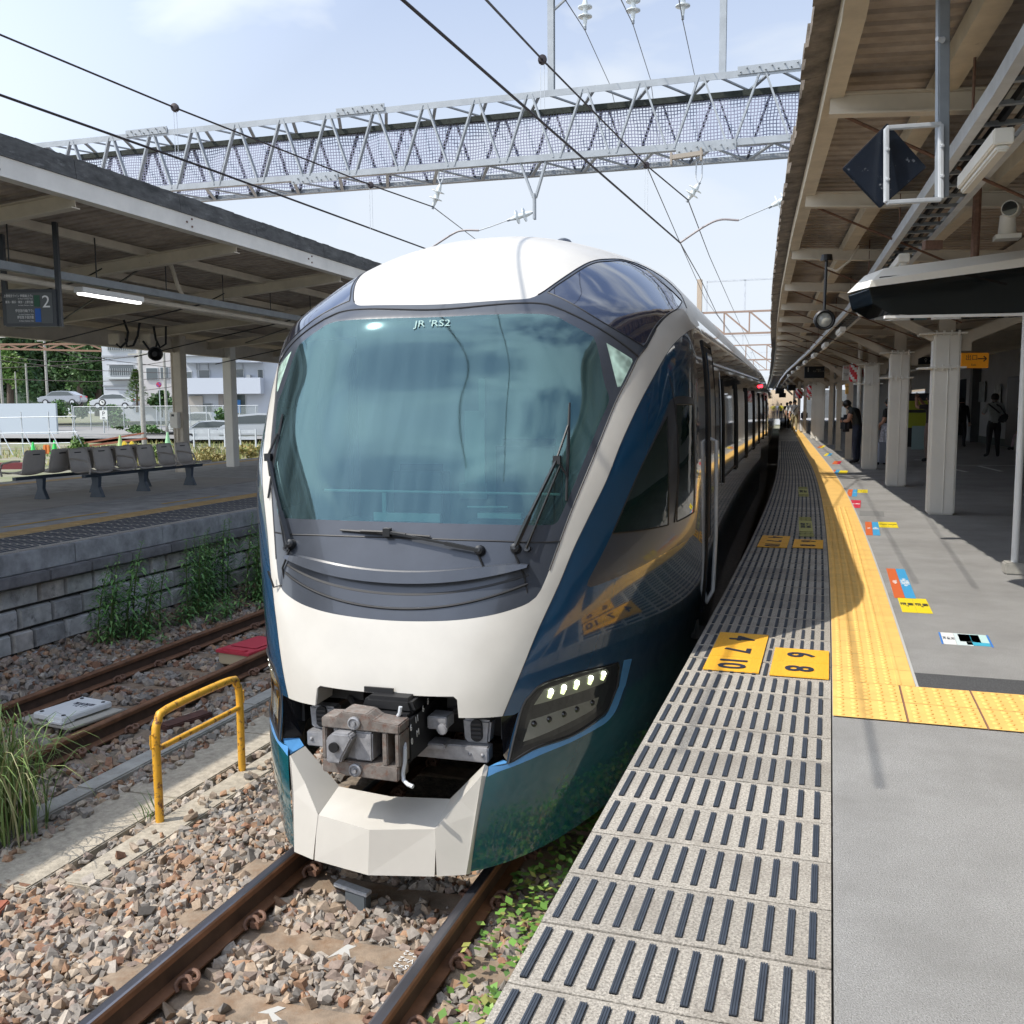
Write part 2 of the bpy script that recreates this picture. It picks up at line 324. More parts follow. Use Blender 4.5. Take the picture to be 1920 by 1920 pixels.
yc=pchip([.05,.115,.32,.6,.87,.98,1.31,1.48,1.75,2.2,2.56,3.03,3.2,3.4,3.52,3.62,3.7,3.76,ZT],[-.118,-.116,-.09,-.03,.075,.09,.18,.25,.365,.56,.745,.945,1.14,1.42,1.65,1.95,2.35,2.95,4.0])
Lf=pchip([.1,.6,.87,1.22,1.68,2.17,2.7,3.0,3.3,ZT],[5.2,3.7,3.4,2.8,2.0,1.4,1.2,1.2,1.5,2.0])
bf=pchip([.1,1.2,2.2,3.0,ZT],[3,3.3,4,3.5,2.6])
Wf=pchip([.1,1,1.6,2.4,2.75,3.0,3.2,3.4,3.55,3.64,3.71,3.76,ZT],[1.38,1.43,1.44,1.43,1.41,1.37,1.29,1.15,.95,.75,.51,.25,.02])
def ysurf(x,z):
    q=np.clip(np.abs(x)/Wf(z),0,1)**bf(z)
    return yc(z)+Lf(z)*(1-np.sqrt(np.maximum(0,1-q)))
def inside(p):
    x,y,z=p[...,0],p[...,1],p[...,2]
    return (z<ZT)&(z>.0)&(np.abs(x)<Wf(z))&(y>ysurf(x,z))
OUT = {
 'mask': [[0.0,0.979,3.07],[0.446,1.034,3.106],[0.548,1.06,3.114],[0.586,1.099,3.136],[0.616,1.147,3.163],[0.705,1.366,3.28],[0.786,1.693,3.4],[0.848,1.914,3.442],[0.91,2.2,3.47],[1.0,2.42,3.45],[1.12,2.58,3.36],[1.24,2.62,3.25],[1.305,2.4,3.15],[1.31,1.998,3.113],[1.278,1.629,3.039],[1.235,1.402,2.938],[1.198,1.25,2.824],[1.166,1.172,2.765],[1.119,1.049,2.628],[1.072,0.938,2.498],[0.992,0.733,2.211],[0.907,0.588,1.945],[0.855,0.51,1.771],[0.812,0.445,1.622],[0.777,0.399,1.522],[0.756,0.378,1.486],[0.724,0.353,1.46],[0.662,0.314,1.434],[0.53,0.256,1.4],[0.311,0.21,1.371],[0.0,0.177,1.3]],
 'windshield': [[0.0,0.917,2.985],[0.344,0.94,3.015],[0.67,0.981,3.008],[0.794,0.99,2.957],[0.934,1.015,2.877],[0.962,0.998,2.806],[1.009,0.947,2.618],[1.041,0.924,2.522],[1.013,0.847,2.416],[0.983,0.775,2.315],[0.902,0.614,2.047],[0.839,0.528,1.872],[0.814,0.511,1.856],[0.48,0.425,1.86],[0.0,0.399,1.83]],
 'tri': [[1.002,1.045,2.844],[1.136,1.129,2.754],[1.14,1.125,2.739],[1.093,1.007,2.597],[1.077,0.99,2.591]],
 'roofwin': [[0.637,1.134,3.15],[0.729,1.106,3.109],[0.911,1.082,3.003],[1.021,1.116,2.935],[1.183,1.234,2.832],[1.196,1.263,2.849],[1.217,1.353,2.923],[1.242,1.466,2.987],[1.271,1.62,3.044],[1.3,1.93,3.11],[1.287,2.32,3.192],[1.16,2.226,3.315],[1.044,2.274,3.412],[0.932,2.148,3.454],[0.86,1.851,3.419],[0.8,1.66,3.382],[0.723,1.358,3.268],[0.661,1.202,3.189]],
 'white': [[0.0,0.092,0.99],[0.38,0.115,0.997],[0.4,0.117,0.981],[0.41,0.11,0.888],[0.622,0.199,0.886],[0.709,0.275,1.127],[0.771,0.349,1.31],[0.859,0.461,1.541],[0.921,0.547,1.725],[0.985,0.633,1.887],[1.062,0.747,2.082],[1.118,0.877,2.279],[1.185,1.057,2.485],[1.247,1.241,2.655],[1.307,1.472,2.821],[1.352,1.725,2.916],[1.366,2.384,3.015]],
 'cabmask': [[0.985,0.585,1.521],[0.994,0.598,1.554],[1.083,0.727,1.761],[1.193,0.912,2.072],[1.303,1.236,2.41],[1.342,1.398,2.532],[1.42,1.82,2.534],[1.426,1.874,2.487],[1.432,1.979,1.77],[1.426,1.988,1.64],[1.322,1.325,1.608],[1.212,0.988,1.567],[1.003,0.608,1.509]],
 'cabwin': [[1.095,0.744,1.789],[1.213,0.956,2.129],[1.3,1.213,2.37],[1.321,1.289,2.425],[1.332,1.301,1.776]],
 'cabwin2': [[1.355,1.422,2.493],[1.421,1.787,2.49],[1.427,1.885,1.794],[1.366,1.448,1.78]],
 'bezel': [[0.712,0.266,0.929],[0.744,0.293,0.978],[0.806,0.355,1.032],[0.96,0.563,1.047],[1.104,0.876,1.027],[1.109,0.9,0.998],[1.095,0.909,0.876],[1.061,0.824,0.772],[1.011,0.696,0.74],[0.927,0.517,0.713],[0.781,0.296,0.703],[0.662,0.16,0.651],[0.679,0.218,0.778]],
 'lens': [[0.741,0.292,0.915],[0.767,0.315,0.968],[0.817,0.368,1.009],[0.959,0.566,1.025],[1.079,0.814,1.017],[1.068,0.824,0.91],[1.039,0.77,0.805],[0.993,0.662,0.774],[0.914,0.502,0.749],[0.778,0.301,0.731],[0.704,0.22,0.72]],
 'accent': [[1.129,0.945,1.026],[1.103,0.933,0.874],[1.097,0.92,0.86],[1.06,0.821,0.751],[1.025,0.729,0.726],[0.927,0.515,0.698],[0.78,0.291,0.691],[0.662,0.159,0.647],[0.576,0.097,0.649],[0.572,0.082,0.598],[0.609,0.11,0.614],[0.678,0.168,0.63],[0.812,0.325,0.661],[0.928,0.512,0.674],[1.012,0.692,0.687],[1.061,0.821,0.7],[1.094,0.918,0.746],[1.122,0.996,0.844],[1.128,1.013,0.857],[1.16,1.045,1.011]],
 'hole': [[0.0,0.092,0.99],[0.38,0.115,0.997],[0.4,0.117,0.981],[0.41,0.11,0.888],[0.622,0.199,0.886],[0.673,0.234,0.887],[0.692,0.25,0.898],[0.667,0.21,0.78],[0.652,0.152,0.653],[0.576,0.097,0.649],[0.565,0.077,0.596],[0.499,0.007,0.111]],
 'reflU': [[0.759,0.31,0.923],[0.806,0.355,1.0],[0.938,0.53,1.019],[1.058,0.763,1.018],[1.069,0.799,0.991],[1.052,0.776,0.937],[0.896,0.478,0.933]],
 'reflL': [[0.718,0.241,0.743],[0.743,0.293,0.846],[0.89,0.478,0.865],[1.025,0.732,0.862],[1.018,0.72,0.828],[0.998,0.676,0.803],[0.892,0.471,0.778]],
 'led': [[0.834,0.388,0.981],[0.888,0.459,0.987],[0.941,0.54,0.994],[0.997,0.64,0.996],[1.048,0.746,0.995],[0.76,0.306,0.823],[0.823,0.381,0.829],[0.883,0.465,0.835],[0.935,0.552,0.84],[0.997,0.673,0.845]],
 'seam': [[0.0,0.945,3.03],[0.454,1.006,3.081],[0.627,1.03,3.076],[0.716,1.029,3.05],[0.861,1.038,2.982],[0.973,1.066,2.918],[1.079,1.113,2.843],[1.163,1.171,2.771]],
 'seam2': [[0.855,0.51,1.769],[0.725,0.445,1.768],[0.489,0.392,1.776],[0.0,0.369,1.76]],
 'louver': [[0.721,0.403,1.642],[0.63,0.359,1.612],[0.467,0.316,1.592],[0.116,0.286,1.565],[0.0,0.275,1.54]],
 'wiperR': [[0.642,0.405,1.733],[0.818,0.63,2.189],[0.846,0.799,2.5],[0.877,0.579,1.977],[0.701,0.424,1.732],[0.908,0.692,2.236]],
 'wiperM': [[0.455,0.366,1.721],[-0.076,0.386,1.8],[-0.369,0.394,1.806],[0.169,0.381,1.788]],
 'wiperL': [[-0.687,0.412,1.712],[-0.98,0.714,2.186],[-0.943,0.817,2.447],[-0.941,0.612,1.954],[-0.716,0.415,1.686]],
}
CY, CZ, YEND = 7., 1.9, 3.0
OUT['mask'][-1] = [0, .2, 1.358]; OUT['louver'][-1] = [0, .285, 1.558]; OUT['seam'][0] = [0, .96, 3.06]; OUT['mask'][0] = [0, .99, 3.095]; OUT['windshield'][0] = [0, .93, 3.012]; OUT['windshield'][-1] = [0, .4, 1.86]; OUT['seam2'][-1] = [0, .37, 1.778]
def uvw(p): s = CY-p[1]; return (p[0]/s, (p[2]-CZ)/s)
def onsurf(UV):
    UV = np.asarray(UV, float); lo = np.full(len(UV), .5); hi = np.full(len(UV), 7.6)
    def ins(s_):
        x = UV[:, 0]*s_; y = CY-s_; z = CZ+UV[:, 1]*s_
        return (z < ZT-1e-4) & (np.abs(x) < Wf(z)) & (y > ysurf(x, z))
    for _ in range(46):
        m_ = (lo+hi)/2; i_ = ins(m_); lo = np.where(i_, m_, lo); hi = np.where(i_, hi, m_)
    return np.stack([UV[:, 0]*lo, CY-lo, CZ+UV[:, 1]*lo], 1)
def smooth_line(pts, closed, step=.03, ang=38):
    "Catmull-Rom through the points, broken at sharp corners"
    P = [Vector(p) for p in pts]; n = len(P); out = []
    def sharp(i):
        if not closed and i in (0, n-1): return True
        a, b, c = P[i-1], P[i], P[(i+1) % n]; return (b-a).angle(c-b, 0) > R(ang) or (b-a).length < 1e-4
    rng = range(n if closed else n-1)
    for i in rng:
        p1, p2 = P[i], P[(i+1) % n]
        p0 = P[i-1] if not sharp(i) else 2*p1-p2
        p3 = P[(i+2) % n] if not sharp((i+1) % n) else 2*p2-p1
        k = max(1, int((p2-p1).length/step))
        for j in range(k):
            t = j/k; out.append(.5*((2*p1)+(p2-p0)*t+(2*p0-5*p1+4*p2-p3)*t*t+(3*p1-p0-3*p2+p3)*t**3))
    if not closed: out.append(P[-1])
    return out
def mirror(l): return [(-p[0], p[1], p[2]) for p in l]
def sym(name):
    l = OUT[name]; q = l+mirror(l[::-1])
    q = [p for i, p in enumerate(q) if i == 0 or (Vector(p)-Vector(q[i-1])).length > 1e-4]
    if (Vector(q[0])-Vector(q[-1])).length < 1e-4: q.pop()
    return q
loops = {}
loops['mask'] = [sym('mask')]; loops['windshield'] = [sym('windshield')]
for k in ('tri', 'roofwin', 'cabmask', 'cabwin', 'cabwin2', 'bezel', 'lens', 'accent', 'reflU', 'reflL'): loops[k] = [OUT[k], mirror(OUT[k])]
hole = [(0, .09, .99)]+OUT['hole'][1:]
loops['hole'] = [hole+[(.499, .004, .04), (-.499, .004, .04)]+mirror(hole[1:][::-1])]
zz = np.linspace(3.0, ZT-.012, 30)
def xsec(z, y):
    lo, hi = 0., float(Wf(z))
    if ysurf(0., z) > y: return 0.
    for _ in range(40):
        m_ = (lo+hi)/2
        if ysurf(m_, z) < y: lo = m_
        else: hi = m_
    return lo
ztop = 0
for z in np.linspace(3.5, ZT, 400):
    if yc(z) < YEND: ztop = z
sec = [(xsec(z, YEND), YEND, float(z)) for z in list(np.linspace(.115, 3.085, 40))]
secR = [(xsec(z, YEND), YEND, float(z)) for z in list(np.linspace(3.085, ztop-.0008, 40))]
wl = OUT['white'][:-1]+[(1.366, 2.384, 3.015), secR[0]]+secR[1:]
loops['white'] = [[(0, .09, .99)]+wl[1:]+mirror(wl[1:][::-1])]
ys_ = np.linspace(YEND, 0, 60)
bot = [(xsec(.115, y), y, .115) for y in ys_]+[(0, -.116, .115)]
outer = bot[:-1][::-1]+sec[1:]+secR[1:]      # right side, from the front centre up to the roof
outer = [(0, -.116, .115)]+outer; outer = outer+mirror(outer[1:][::-1])
poly2 = {}
V2 = []; E2 = []
def add_loop(pts3, dens=True):
    q = smooth_line(pts3, True, .025) if dens else [Vector(p) for p in pts3]
    uv = [uvw(p) for p in q]; o = len(V2)
    V2.extend(Vector(p) for p in uv); E2.extend((o+i, o+(i+1) % len(uv)) for i in range(len(uv)))
    return np.array(uv)
for k, ls in loops.items(): poly2[k] = [add_loop(l) for l in ls]
outp = add_loop(outer, False)
gu = np.arange(-.37, .3701, .0085); gw = np.arange(-.5, .48, .0085)
def inpoly(P, poly):
    x, y = P[:, 0], P[:, 1]; r_ = np.zeros(len(P), bool); n = len(poly)
    for i in range(n):
        x1, y1 = poly[i]; x2, y2 = poly[(i+1) % n]
        c_ = ((y1 > y) != (y2 > y))
        if c_.any(): r_ ^= c_ & (x < (x2-x1)*(y-y1)/(y2-y1+1e-15)+x1)
    return r_
GP = np.array([(u+(.00425 if j % 2 else 0), w) for j, w in enumerate(gw) for u in gu]); GP = GP[inpoly(GP, outp)]
allb = np.array([tuple(v) for v in V2])
keep = [i for i, p in enumerate(GP) if ((allb-p)**2).sum(1).min() > .0028**2]
V2.extend(Vector(GP[i]) for i in keep)
rv, re_, rf, _, _, _ = delaunay_2d_cdt(V2, E2, [], 0, 1e-6)
RV = np.array([tuple(v) for v in rv]); RF = [f for f in rf if len(f) == 3]
CE = np.array([RV[list(f)].mean(0) for f in RF])
lab = np.array(['body'] * len(RF), dtype=object); lab[~inpoly(CE, outp)] = 'drop'
for k in ('white', 'mask', 'roofwin', 'windshield', 'tri', 'cabmask', 'cabwin', 'cabwin2', 'accent', 'bezel', 'lens', 'reflU', 'reflL', 'hole'):
    for i_, pl in enumerate(poly2[k]):
        m_ = inpoly(CE, pl) & (lab != 'drop')
        if k == 'hole': lab[m_] = 'drop'
        else: lab[m_] = k+('' if len(poly2[k]) == 1 else '_%d' % i_)
P3 = onsurf(RV)
_pc = P3[np.array(RF)].mean(1); _ln = np.interp(_pc[:, 1], [0, .3, .55, .85, .97, 1.05, 3.], [.61, .655, .67, .695, .75, .83, .95])
lab[(lab == 'body') & (_pc[:, 2] < _ln)] = 'low'
nrm = np.zeros_like(P3)
FA = np.array(RF); fn_ = np.cross(P3[FA[:, 1]]-P3[FA[:, 0]], P3[FA[:, 2]]-P3[FA[:, 0]])
okf = lab != 'drop'
cen = P3[FA].mean(1); sg = np.sign(((cen-np.array([0, 7., 1.9]))*fn_).sum(1)); fn_ *= sg[:, None]
for j in range(3): np.add.at(nrm, FA[okf, j], fn_[okf])
nrm /= np.maximum(np.linalg.norm(nrm, axis=1), 1e-12)[:, None]
def part_mesh(name, sel, m, parent, lift=0.):
    idx = [i for i in range(len(RF)) if lab[i] in sel]
    used = sorted({v for i in idx for v in RF[i]}); mp_ = {v: k for k, v in enumerate(used)}
    vs = P3[used]+nrm[used]*lift
    fs = [tuple(mp_[v] for v in (RF[i] if sg[i] > 0 else RF[i][::-1])) for i in idx]
    me = bpy.data.meshes.new(name); me.from_pydata([tuple(v) for v in vs], [], fs); me.materials.append(m)
    me.polygons.foreach_set('use_smooth', [True]*len(fs)); me.update()
    me.normals_split_custom_set_from_vertices([tuple(v) for v in nrm[used]])
    o = bpy.data.objects.new(name, me); COL.objects.link(o); o.parent = parent; return o
shell = part_mesh('nose_shell', ('body',), M['blue'], train)
part_mesh('lower_skirt', ('low',), M['skirtrefl'], train)
part_mesh('front_panel', ('white',), M['cream'], train)
mask = part_mesh('windshield_surround', ('mask',), M['dkgrey'], train)
ws = part_mesh('windshield', ('windshield',), M['windshield'], train)
for i_ in (0, 1):
    part_mesh('corner_window', ('tri_%d' % i_,), M['triglow'], train)
    part_mesh('roof_window', ('roofwin_%d' % i_,), M['roofglass'], train)
    cmk = part_mesh('cab_window_surround', ('cabmask_%d' % i_,), M['dkgrey'], train)
    part_mesh('cab_window', ('cabwin_%d' % i_,), M['tint'], train)
    part_mesh('cab_window', ('cabwin2_%d' % i_,), M['tint'], train)
    part_mesh('accent_stripe', ('accent_%d' % i_,), M['accent'], train)
    hl = part_mesh('headlight', ('bezel_%d' % i_,), M['bezel'], train)
    part_mesh('lens', ('lens_%d' % i_,), M['lens'], hl)
    part_mesh('reflector', ('reflU_%d' % i_,), M['reflector'], hl)
    part_mesh('lower_plate', ('reflL_%d' % i_,), M['refldark'], hl)
    sgn = 1 if i_ == 0 else -1
    for k, (x, y, z) in enumerate(OUT['led']):
        c_ = Vector(onsurf([uvw((x*sgn, y, z))])[0]); nx = Vector((sgn*.55, -.83, .02)).normalized()
        if sgn < 0: c_ = c_-nx*.0135
        if k < 5:
            mb = MB(); mb.lathe([(.0001, .012), (.009, .0105), (.0125, .005), (.0125, 0)], c_, nx, 14); mb.build('lit_led', M['led'], hl, smooth=True)
            if sgn < 0: continue
            mb = MB(); mb.tube([c_+nx*.003+Vector((-.013*sgn, -.005, -.034)), c_+nx*.003+Vector((-.003*sgn, 0, -.006))], [.014, .0165], 12); mb.build('led_cup', M['ledglow'], hl, smooth=True)
        else:
            mb = MB(); mb.lathe([(.0001, .014), (.006, .012), (.011, .006), (.017, .004), (.017, -.002)], c_, nx, 14); mb.build('unlit_bulb', M['bezel'], hl, smooth=True)
# seams and rubber seals that follow the surface
def surf_tube(mb, pts, r, closed=False, lift=.0):
    q = smooth_line(pts, closed, .03); P = onsurf([uvw(p) for p in q]); pp = [Vector(p) for p in P]
    if closed: pp.append(pp[0])
    mb.tube(pp, r, 6)
sl_ = MB()
surf_tube(sl_, mirror(OUT['seam'][::-1])[:-1]+OUT['seam'], .006)
surf_tube(sl_, OUT['seam2']+mirror(OUT['seam2'][::-1])[1:], .005)
for k in ('roofwin', 'cabwin', 'cabwin2'):
    for l in loops[k]: surf_tube(sl_, l, .0045, True)
for s_ in (1, -1):
    up = [p for p in OUT['mask'] if p[2] > 3.13 and p[0] > .55]
    surf_tube(sl_, [(p[0]*s_, p[1], p[2]) for p in up], .0045)
    surf_tube(sl_, [(s_*x, y, z) for x, y, z in OUT['mask'][15:24]], .004)
    surf_tube(sl_, [(s_*p[0], p[1], p[2]) for p in OUT['white'][4:-1]], .002)
    surf_tube(sl_, [(s_*p[0], p[1], p[2]) for p in OUT['bezel']], .007, True)
sl_.build('window_seal', M['seal'], train, smooth=True)
# ------------------------------------------------------------------ car body behind the nose
def ring(y, bend=0., back=False):
    out_ = []
    angs = np.concatenate([np.linspace(-90+28, 90, 56)])
    for an in angs:
        ca, sa = math.cos(R(an)), math.sin(R(an)); lo, hi = 0., 3.4
        for _ in range(36):
            m_ = (lo+hi)/2; z = 2.0+sa*m_; x = ca*m_
            if .30 < z < ZT-.0005 and x < Wf(z) and max(y, 3.9 if z > ztop else 0) > ysurf(x, z)-(1e-6): lo = m_
            else: hi = m_
        out_.append((ca*lo, 2.0+sa*lo))
    return out_
def body_section(name_roof, name_side, y0, y1, parent, yo=0., xo=0.):
    roof = MB(); side = MB(); band = MB(); st = [y0, y0+.5, y0+1, y0+2, y0+4, y0+8, y0+12, y1] if y0 < 4 else [y0, (y0+y1)/2, y1]
    rg = [ring(min(y, 9) if y0 < 4 else 9.) for y in st]
    for s_ in (1, -1):
        P = [[Vector((s_*x+xo, y, z)) for x, z in r_] for y, r_ in zip(st, rg)]
        for j in range(len(P[0])-1):
            zm = (P[1][j].z+P[1][j+1].z)/2
            mb = roof if zm > 3.085 else side
            for i in range(len(st)-1):
                f = [P[i][j], P[i+1][j], P[i+1][j+1], P[i][j+1]]
                mb.quad(*(f if s_ < 0 else f[::-1]))
        
    e = [Vector((x+xo, st[-1], z)) for x, z in rg[-1]]; e2 = [Vector((-x+xo, st[-1], z)) for x, z in rg[-1]]
    side.add(e+e2[::-1], [tuple(range(len(e)*2))])
    for mb, n_, m_ in ((roof, name_roof, M['cream']), (side, name_side, M['blue'])):
        o = mb.build(n_, m_, parent, smooth='all', recalc=False)
        bm = bmesh.new(); bm.from_mesh(o.data); bmesh.ops.remove_doubles(bm, verts=bm.verts, dist=.0005); bm.to_mesh(o.data); bm.free()
body_section('roof', 'side_shell', YEND, 21.15, train)
def sidex(y, z): return xsec(z, y) if y < 7 else float(Wf(z))
def side_panel(name, y0, y1, z0, z1, m, parent, lift=.004, s_=1, ny=6, nz=8):
    mb = MB(); ys = np.linspace(y0, y1, ny); zs = np.linspace(z0, z1, nz)
    P = [[Vector((s_*(sidex(y, z)+lift), y, z)) for z in zs] for y in ys]
    for i in range(ny-1):
        for j in range(nz-1): mb.quad(P[i][j], P[i+1][j], P[i+1][j+1], P[i][j+1])
    for i in range(ny-1):      # returns so that the panel has an edge
        for j in (0, nz-1): mb.quad(P[i][j], P[i+1][j], P[i+1][j]-Vector((s_*(lift+.02), 0, 0)), P[i][j]-Vector((s_*(lift+.02), 0, 0)))
    for j in range(nz-1):
        for i in (0, ny-1): mb.quad(P[i][j], P[i][j+1], P[i][j+1]-Vector((s_*(lift+.02), 0, 0)), P[i][j]-Vector((s_*(lift+.02), 0, 0)))
    return mb.build(name, m, parent, smooth=True)
for s_ in (1, -1):
    side_panel('window_band', 4.2, 20.4, 1.78, 2.78, M['blackgl'], train, .003, s_, 12, 8)
    for a_, b_ in ((4.35, 6.2), (6.5, 8.6), (8.95, 11.1), (11.45, 13.6), (13.95, 16.1), (16.45, 18.6)):
        wn = side_panel('passenger_window', a_, b_, 1.86, 2.66, M['tint'], train, .008, s_)
        fr_ = MB()
        for yy in (a_-.03, b_+.03): fr_.tube([(s_*(sidex(yy, z)+.012), yy, z) for z in np.linspace(1.80, 2.72, 8)], .014, 6)
        fr_.tube([(s_*(sidex(y, 1.84)+.008), y, 1.84) for y in np.linspace(a_, b_, 6)], .008, 6)
        fr_.build('window_frame', M['seal'], wn)
    # cab door in its recess with a long handrail
    dr = side_panel('door', 2.76, 3.42, .98, 2.92, M['black'], train, .006, s_)
    dp = side_panel('door_leaf', 3.0, 3.40, 1.0, 2.88, M['blue'], dr, .010, s_)
    lw = side_panel('lower_recess', 2.79, 2.99, .99, 1.50, M['blue'], dr, .010, s_)
    hr = MB(); hr.tube([(s_*(sidex(2.98, 2.2)-.01), 2.98, 2.24), (s_*(sidex(2.98, 2.2)+.05), 2.96, 2.22), (s_*(sidex(2.98, 1.6)+.05), 2.96, 1.5), (s_*(sidex(2.98, 1.1)+.045), 2.95, 1.08), (s_*(sidex(2.98, .98)+.0), 2.93, .98)], .016, 8)
    hr.build('handrail', M['galv'], dr, smooth=True)
    fr_ = MB()
    for yy in (2.74, 3.44): fr_.tube([(s_*(sidex(yy, z)+.003), yy, z) for z in np.linspace(.95, 2.95, 12)], .011, 6)
    fr_.tube([(s_*(sidex(y, 2.95)+.003), y, 2.95) for y in np.linspace(2.74, 3.44, 4)], .011, 6); fr_.build('door_frame', M['seal'], dr, smooth=True)
    stp = MB(); stp.box((s_*1.40, 2.72, .80), (.06, .30, .035)); stp.box((s_*1.39, 2.58, .86), (.035, .03, .14)); stp.box((s_*1.39, 2.86, .86), (.035, .03, .14)); stp.build('door_step', M['under'], train, bevel=.004)
    mr = MB(); mr.tube([(s_*(sidex(1.40, z)+.002), 1.40, z) for z in np.linspace(1.78, 2.66, 14)], .004, 6); mr.build('panel_seam', M['seal'], train, smooth=True)
ind = MB(); ind.box((1.418, 15.4, 2.87), (.05, .16, .06)); io = ind.build('side_indicator_lamp', mat('red_lit_lamp', (.8, .02, .03), .4, emit=(1, .03, .05), estr=3), train, bevel=.01)
# trailing car: plain body, turned along the curve
c2 = MB()
ro2 = bpy.data.objects.new('trailing_car', None)
cs = [(x, z) for x, z in ring(9.)]; full = [(x, z) for x, z in cs]+[(-x, z) for x, z in cs[::-1]]
def trk(y):           # track centre at world y, in the train's own axes
    d_ = Vector((-2.2575-off(y)-.20, y, 0))-Vector((T0.x, T0.y, 0)); return d_.x*math.cos(TPSI)+d_.y*math.sin(TPSI), -d_.x*math.sin(TPSI)+d_.y*math.cos(TPSI)
for k_ in range(5):
    a_, b_ = Vector(trk(26.2+20*k_)), Vector(trk(26.2+20*k_+19.4)); dd = (b_-a_).normalized(); sd = Vector((dd.y, -dd.x)); tc_ = MB()
    tc_.prism(full, 0, 19.4, lambda u, v, t: Vector((a_.x+dd.x*t+sd.x*u, a_.y+dd.y*t+sd.y*u, v))); tc_.build('trailing_car', M['blue'], train)
gw = MB(); gw.box((-.01, 21.42, 1.9), (2.3, .56, 3.0)); gw.build('gangway', M['rubber'], train)
dome = MB(); dome.lathe([(.075, 0), (.075, .03), (.07, .05), (.05, .075), (.02, .088), (.001, .09)], (.40, 2.55, 3.615), (0, 0, 1), 20); dome.build('roof_antenna', M['dkgrey'], train, smooth=True)
# side panel seams
# ------------------------------------------------------------------ front equipment
def P_(x, y, z): return Vector((x, y, z))
skm = M['cream']
B0, B1, B2 = P_(0, -.122, .103), P_(.334, -.056, .108), P_(.499, .006, .106)
Tc, K_, Q_, X_, Jo, Jt, Mb, Mc = P_(0, -.094, .314), P_(.336, -.018, .322), P_(.452, .055, .462), P_(.530, .0695, .400), P_(.566, .088, .597), P_(.542, .205, .602), P_(.337, .202, .380), P_(0, .165, .372)
def flip(p, s_): return P_(p.x*s_, p.y, p.z)
sk = MB()
g_ = .006
def cl_(p, lim=.331): return P_(max(-lim, min(lim, p.x)), p.y, p.z)
sk.add([flip(cl_(B1), -1), B0, cl_(B1), cl_(K_), Tc, flip(cl_(K_), -1), cl_(Mb), Mc, flip(cl_(Mb), -1)], [(0, 1, 4, 5), (1, 2, 3, 4), (5, 4, 7, 8), (4, 3, 6, 7)])
sk.build('skirt_centre', skm, train, solid=-.03)
for s_ in (1, -1):
    sd = MB(); pts = [flip(p, s_) for p in (P_(.338, -.055, .108), B2, Jo, Jt, Q_, P_(.340, -.016, .324), X_, P_(.341, .205, .382))]
    fs = [(0, 1, 6, 5), (1, 2, 6), (5, 6, 4), (6, 2, 3, 4), (5, 4, 3, 7)]
    sd.add(pts, [f if s_ > 0 else f[::-1] for f in fs]); sd.build('skirt_side', skm, train, solid=-.03 if s_ > 0 else -.03)
    gp2 = MB(); gp2.tube([flip(p, s_) for p in (P_(.336, -.052, .106), P_(.337, -.014, .323), P_(.338, .205, .381))], .006, 6); gp2.build('panel_gap', M['black'], train)
    tp = MB(); tp.add([flip(p, s_) for p in (P_(.567, .10, .60), P_(.66, .185, .645), P_(.60, .26, .628), P_(.545, .21, .606))], [(0, 1, 2, 3)]); tp.build('accent_ledge', M['accent'], train, solid=.012)
    # inner dark wall beside the headlight and lower side wall
    iw = MB(); iw.add([flip(p, s_) for p in (P_(.622, .20, .885), P_(.688, .262, .892), P_(.655, .195, .648), P_(.60, .30, .64), P_(.56, .40, .86), P_(.60, .50, .64))], [(0, 1, 2, 3, 4)]); iw.build('headlight_housing', M['bezel'], train, solid=.01)
    sb = MB(); sb.quad(flip(P_(.50, .05, .12), s_), flip(P_(.56, .13, .59), s_), flip(P_(.95, .95, .64), s_), flip(P_(.93, .9, .12), s_)); sb.build('skirt_backing', M['under'], train, solid=.01)
ub = MB(); ub.box((0, 1.0, 1.10), (1.5, 1.3, .16)); ub.box((0, 1.5, .75), (1.7, .10, .8)); ub.box((0, 1.9, .5), (1.6, .5, .5)); ub.box((-.62, .9, .9), (.08, 1.2, .35)); ub.box((.62, .9, .9), (.08, 1.2, .35))
ub.build('underframe', M['black'], train)
vc = MB(); vc.add([P_(.38, .122, .998), P_(.38, .42, 1.0), P_(-.38, .42, 1.0), P_(-.38, .122, .998)], [(0, 1, 2, 3)]); vc.build('opening_ceiling', M['under'], train, solid=.012)
for s_ in (1, -1):
    jm = MB(); jm.add([P_(s_*.411, .115, .89), P_(s_*.401, .121, .985), P_(s_*.401, .30, .985), P_(s_*.411, .30, .89)], [(0, 1, 2, 3)]); jm.build('opening_jamb', M['cream'], train, solid=.006)
nt_ = MB(); nt_.box((-.02, .078, 1.012), (.165, .012, .028)); nt_.build('hood_step', M['seal'], train)
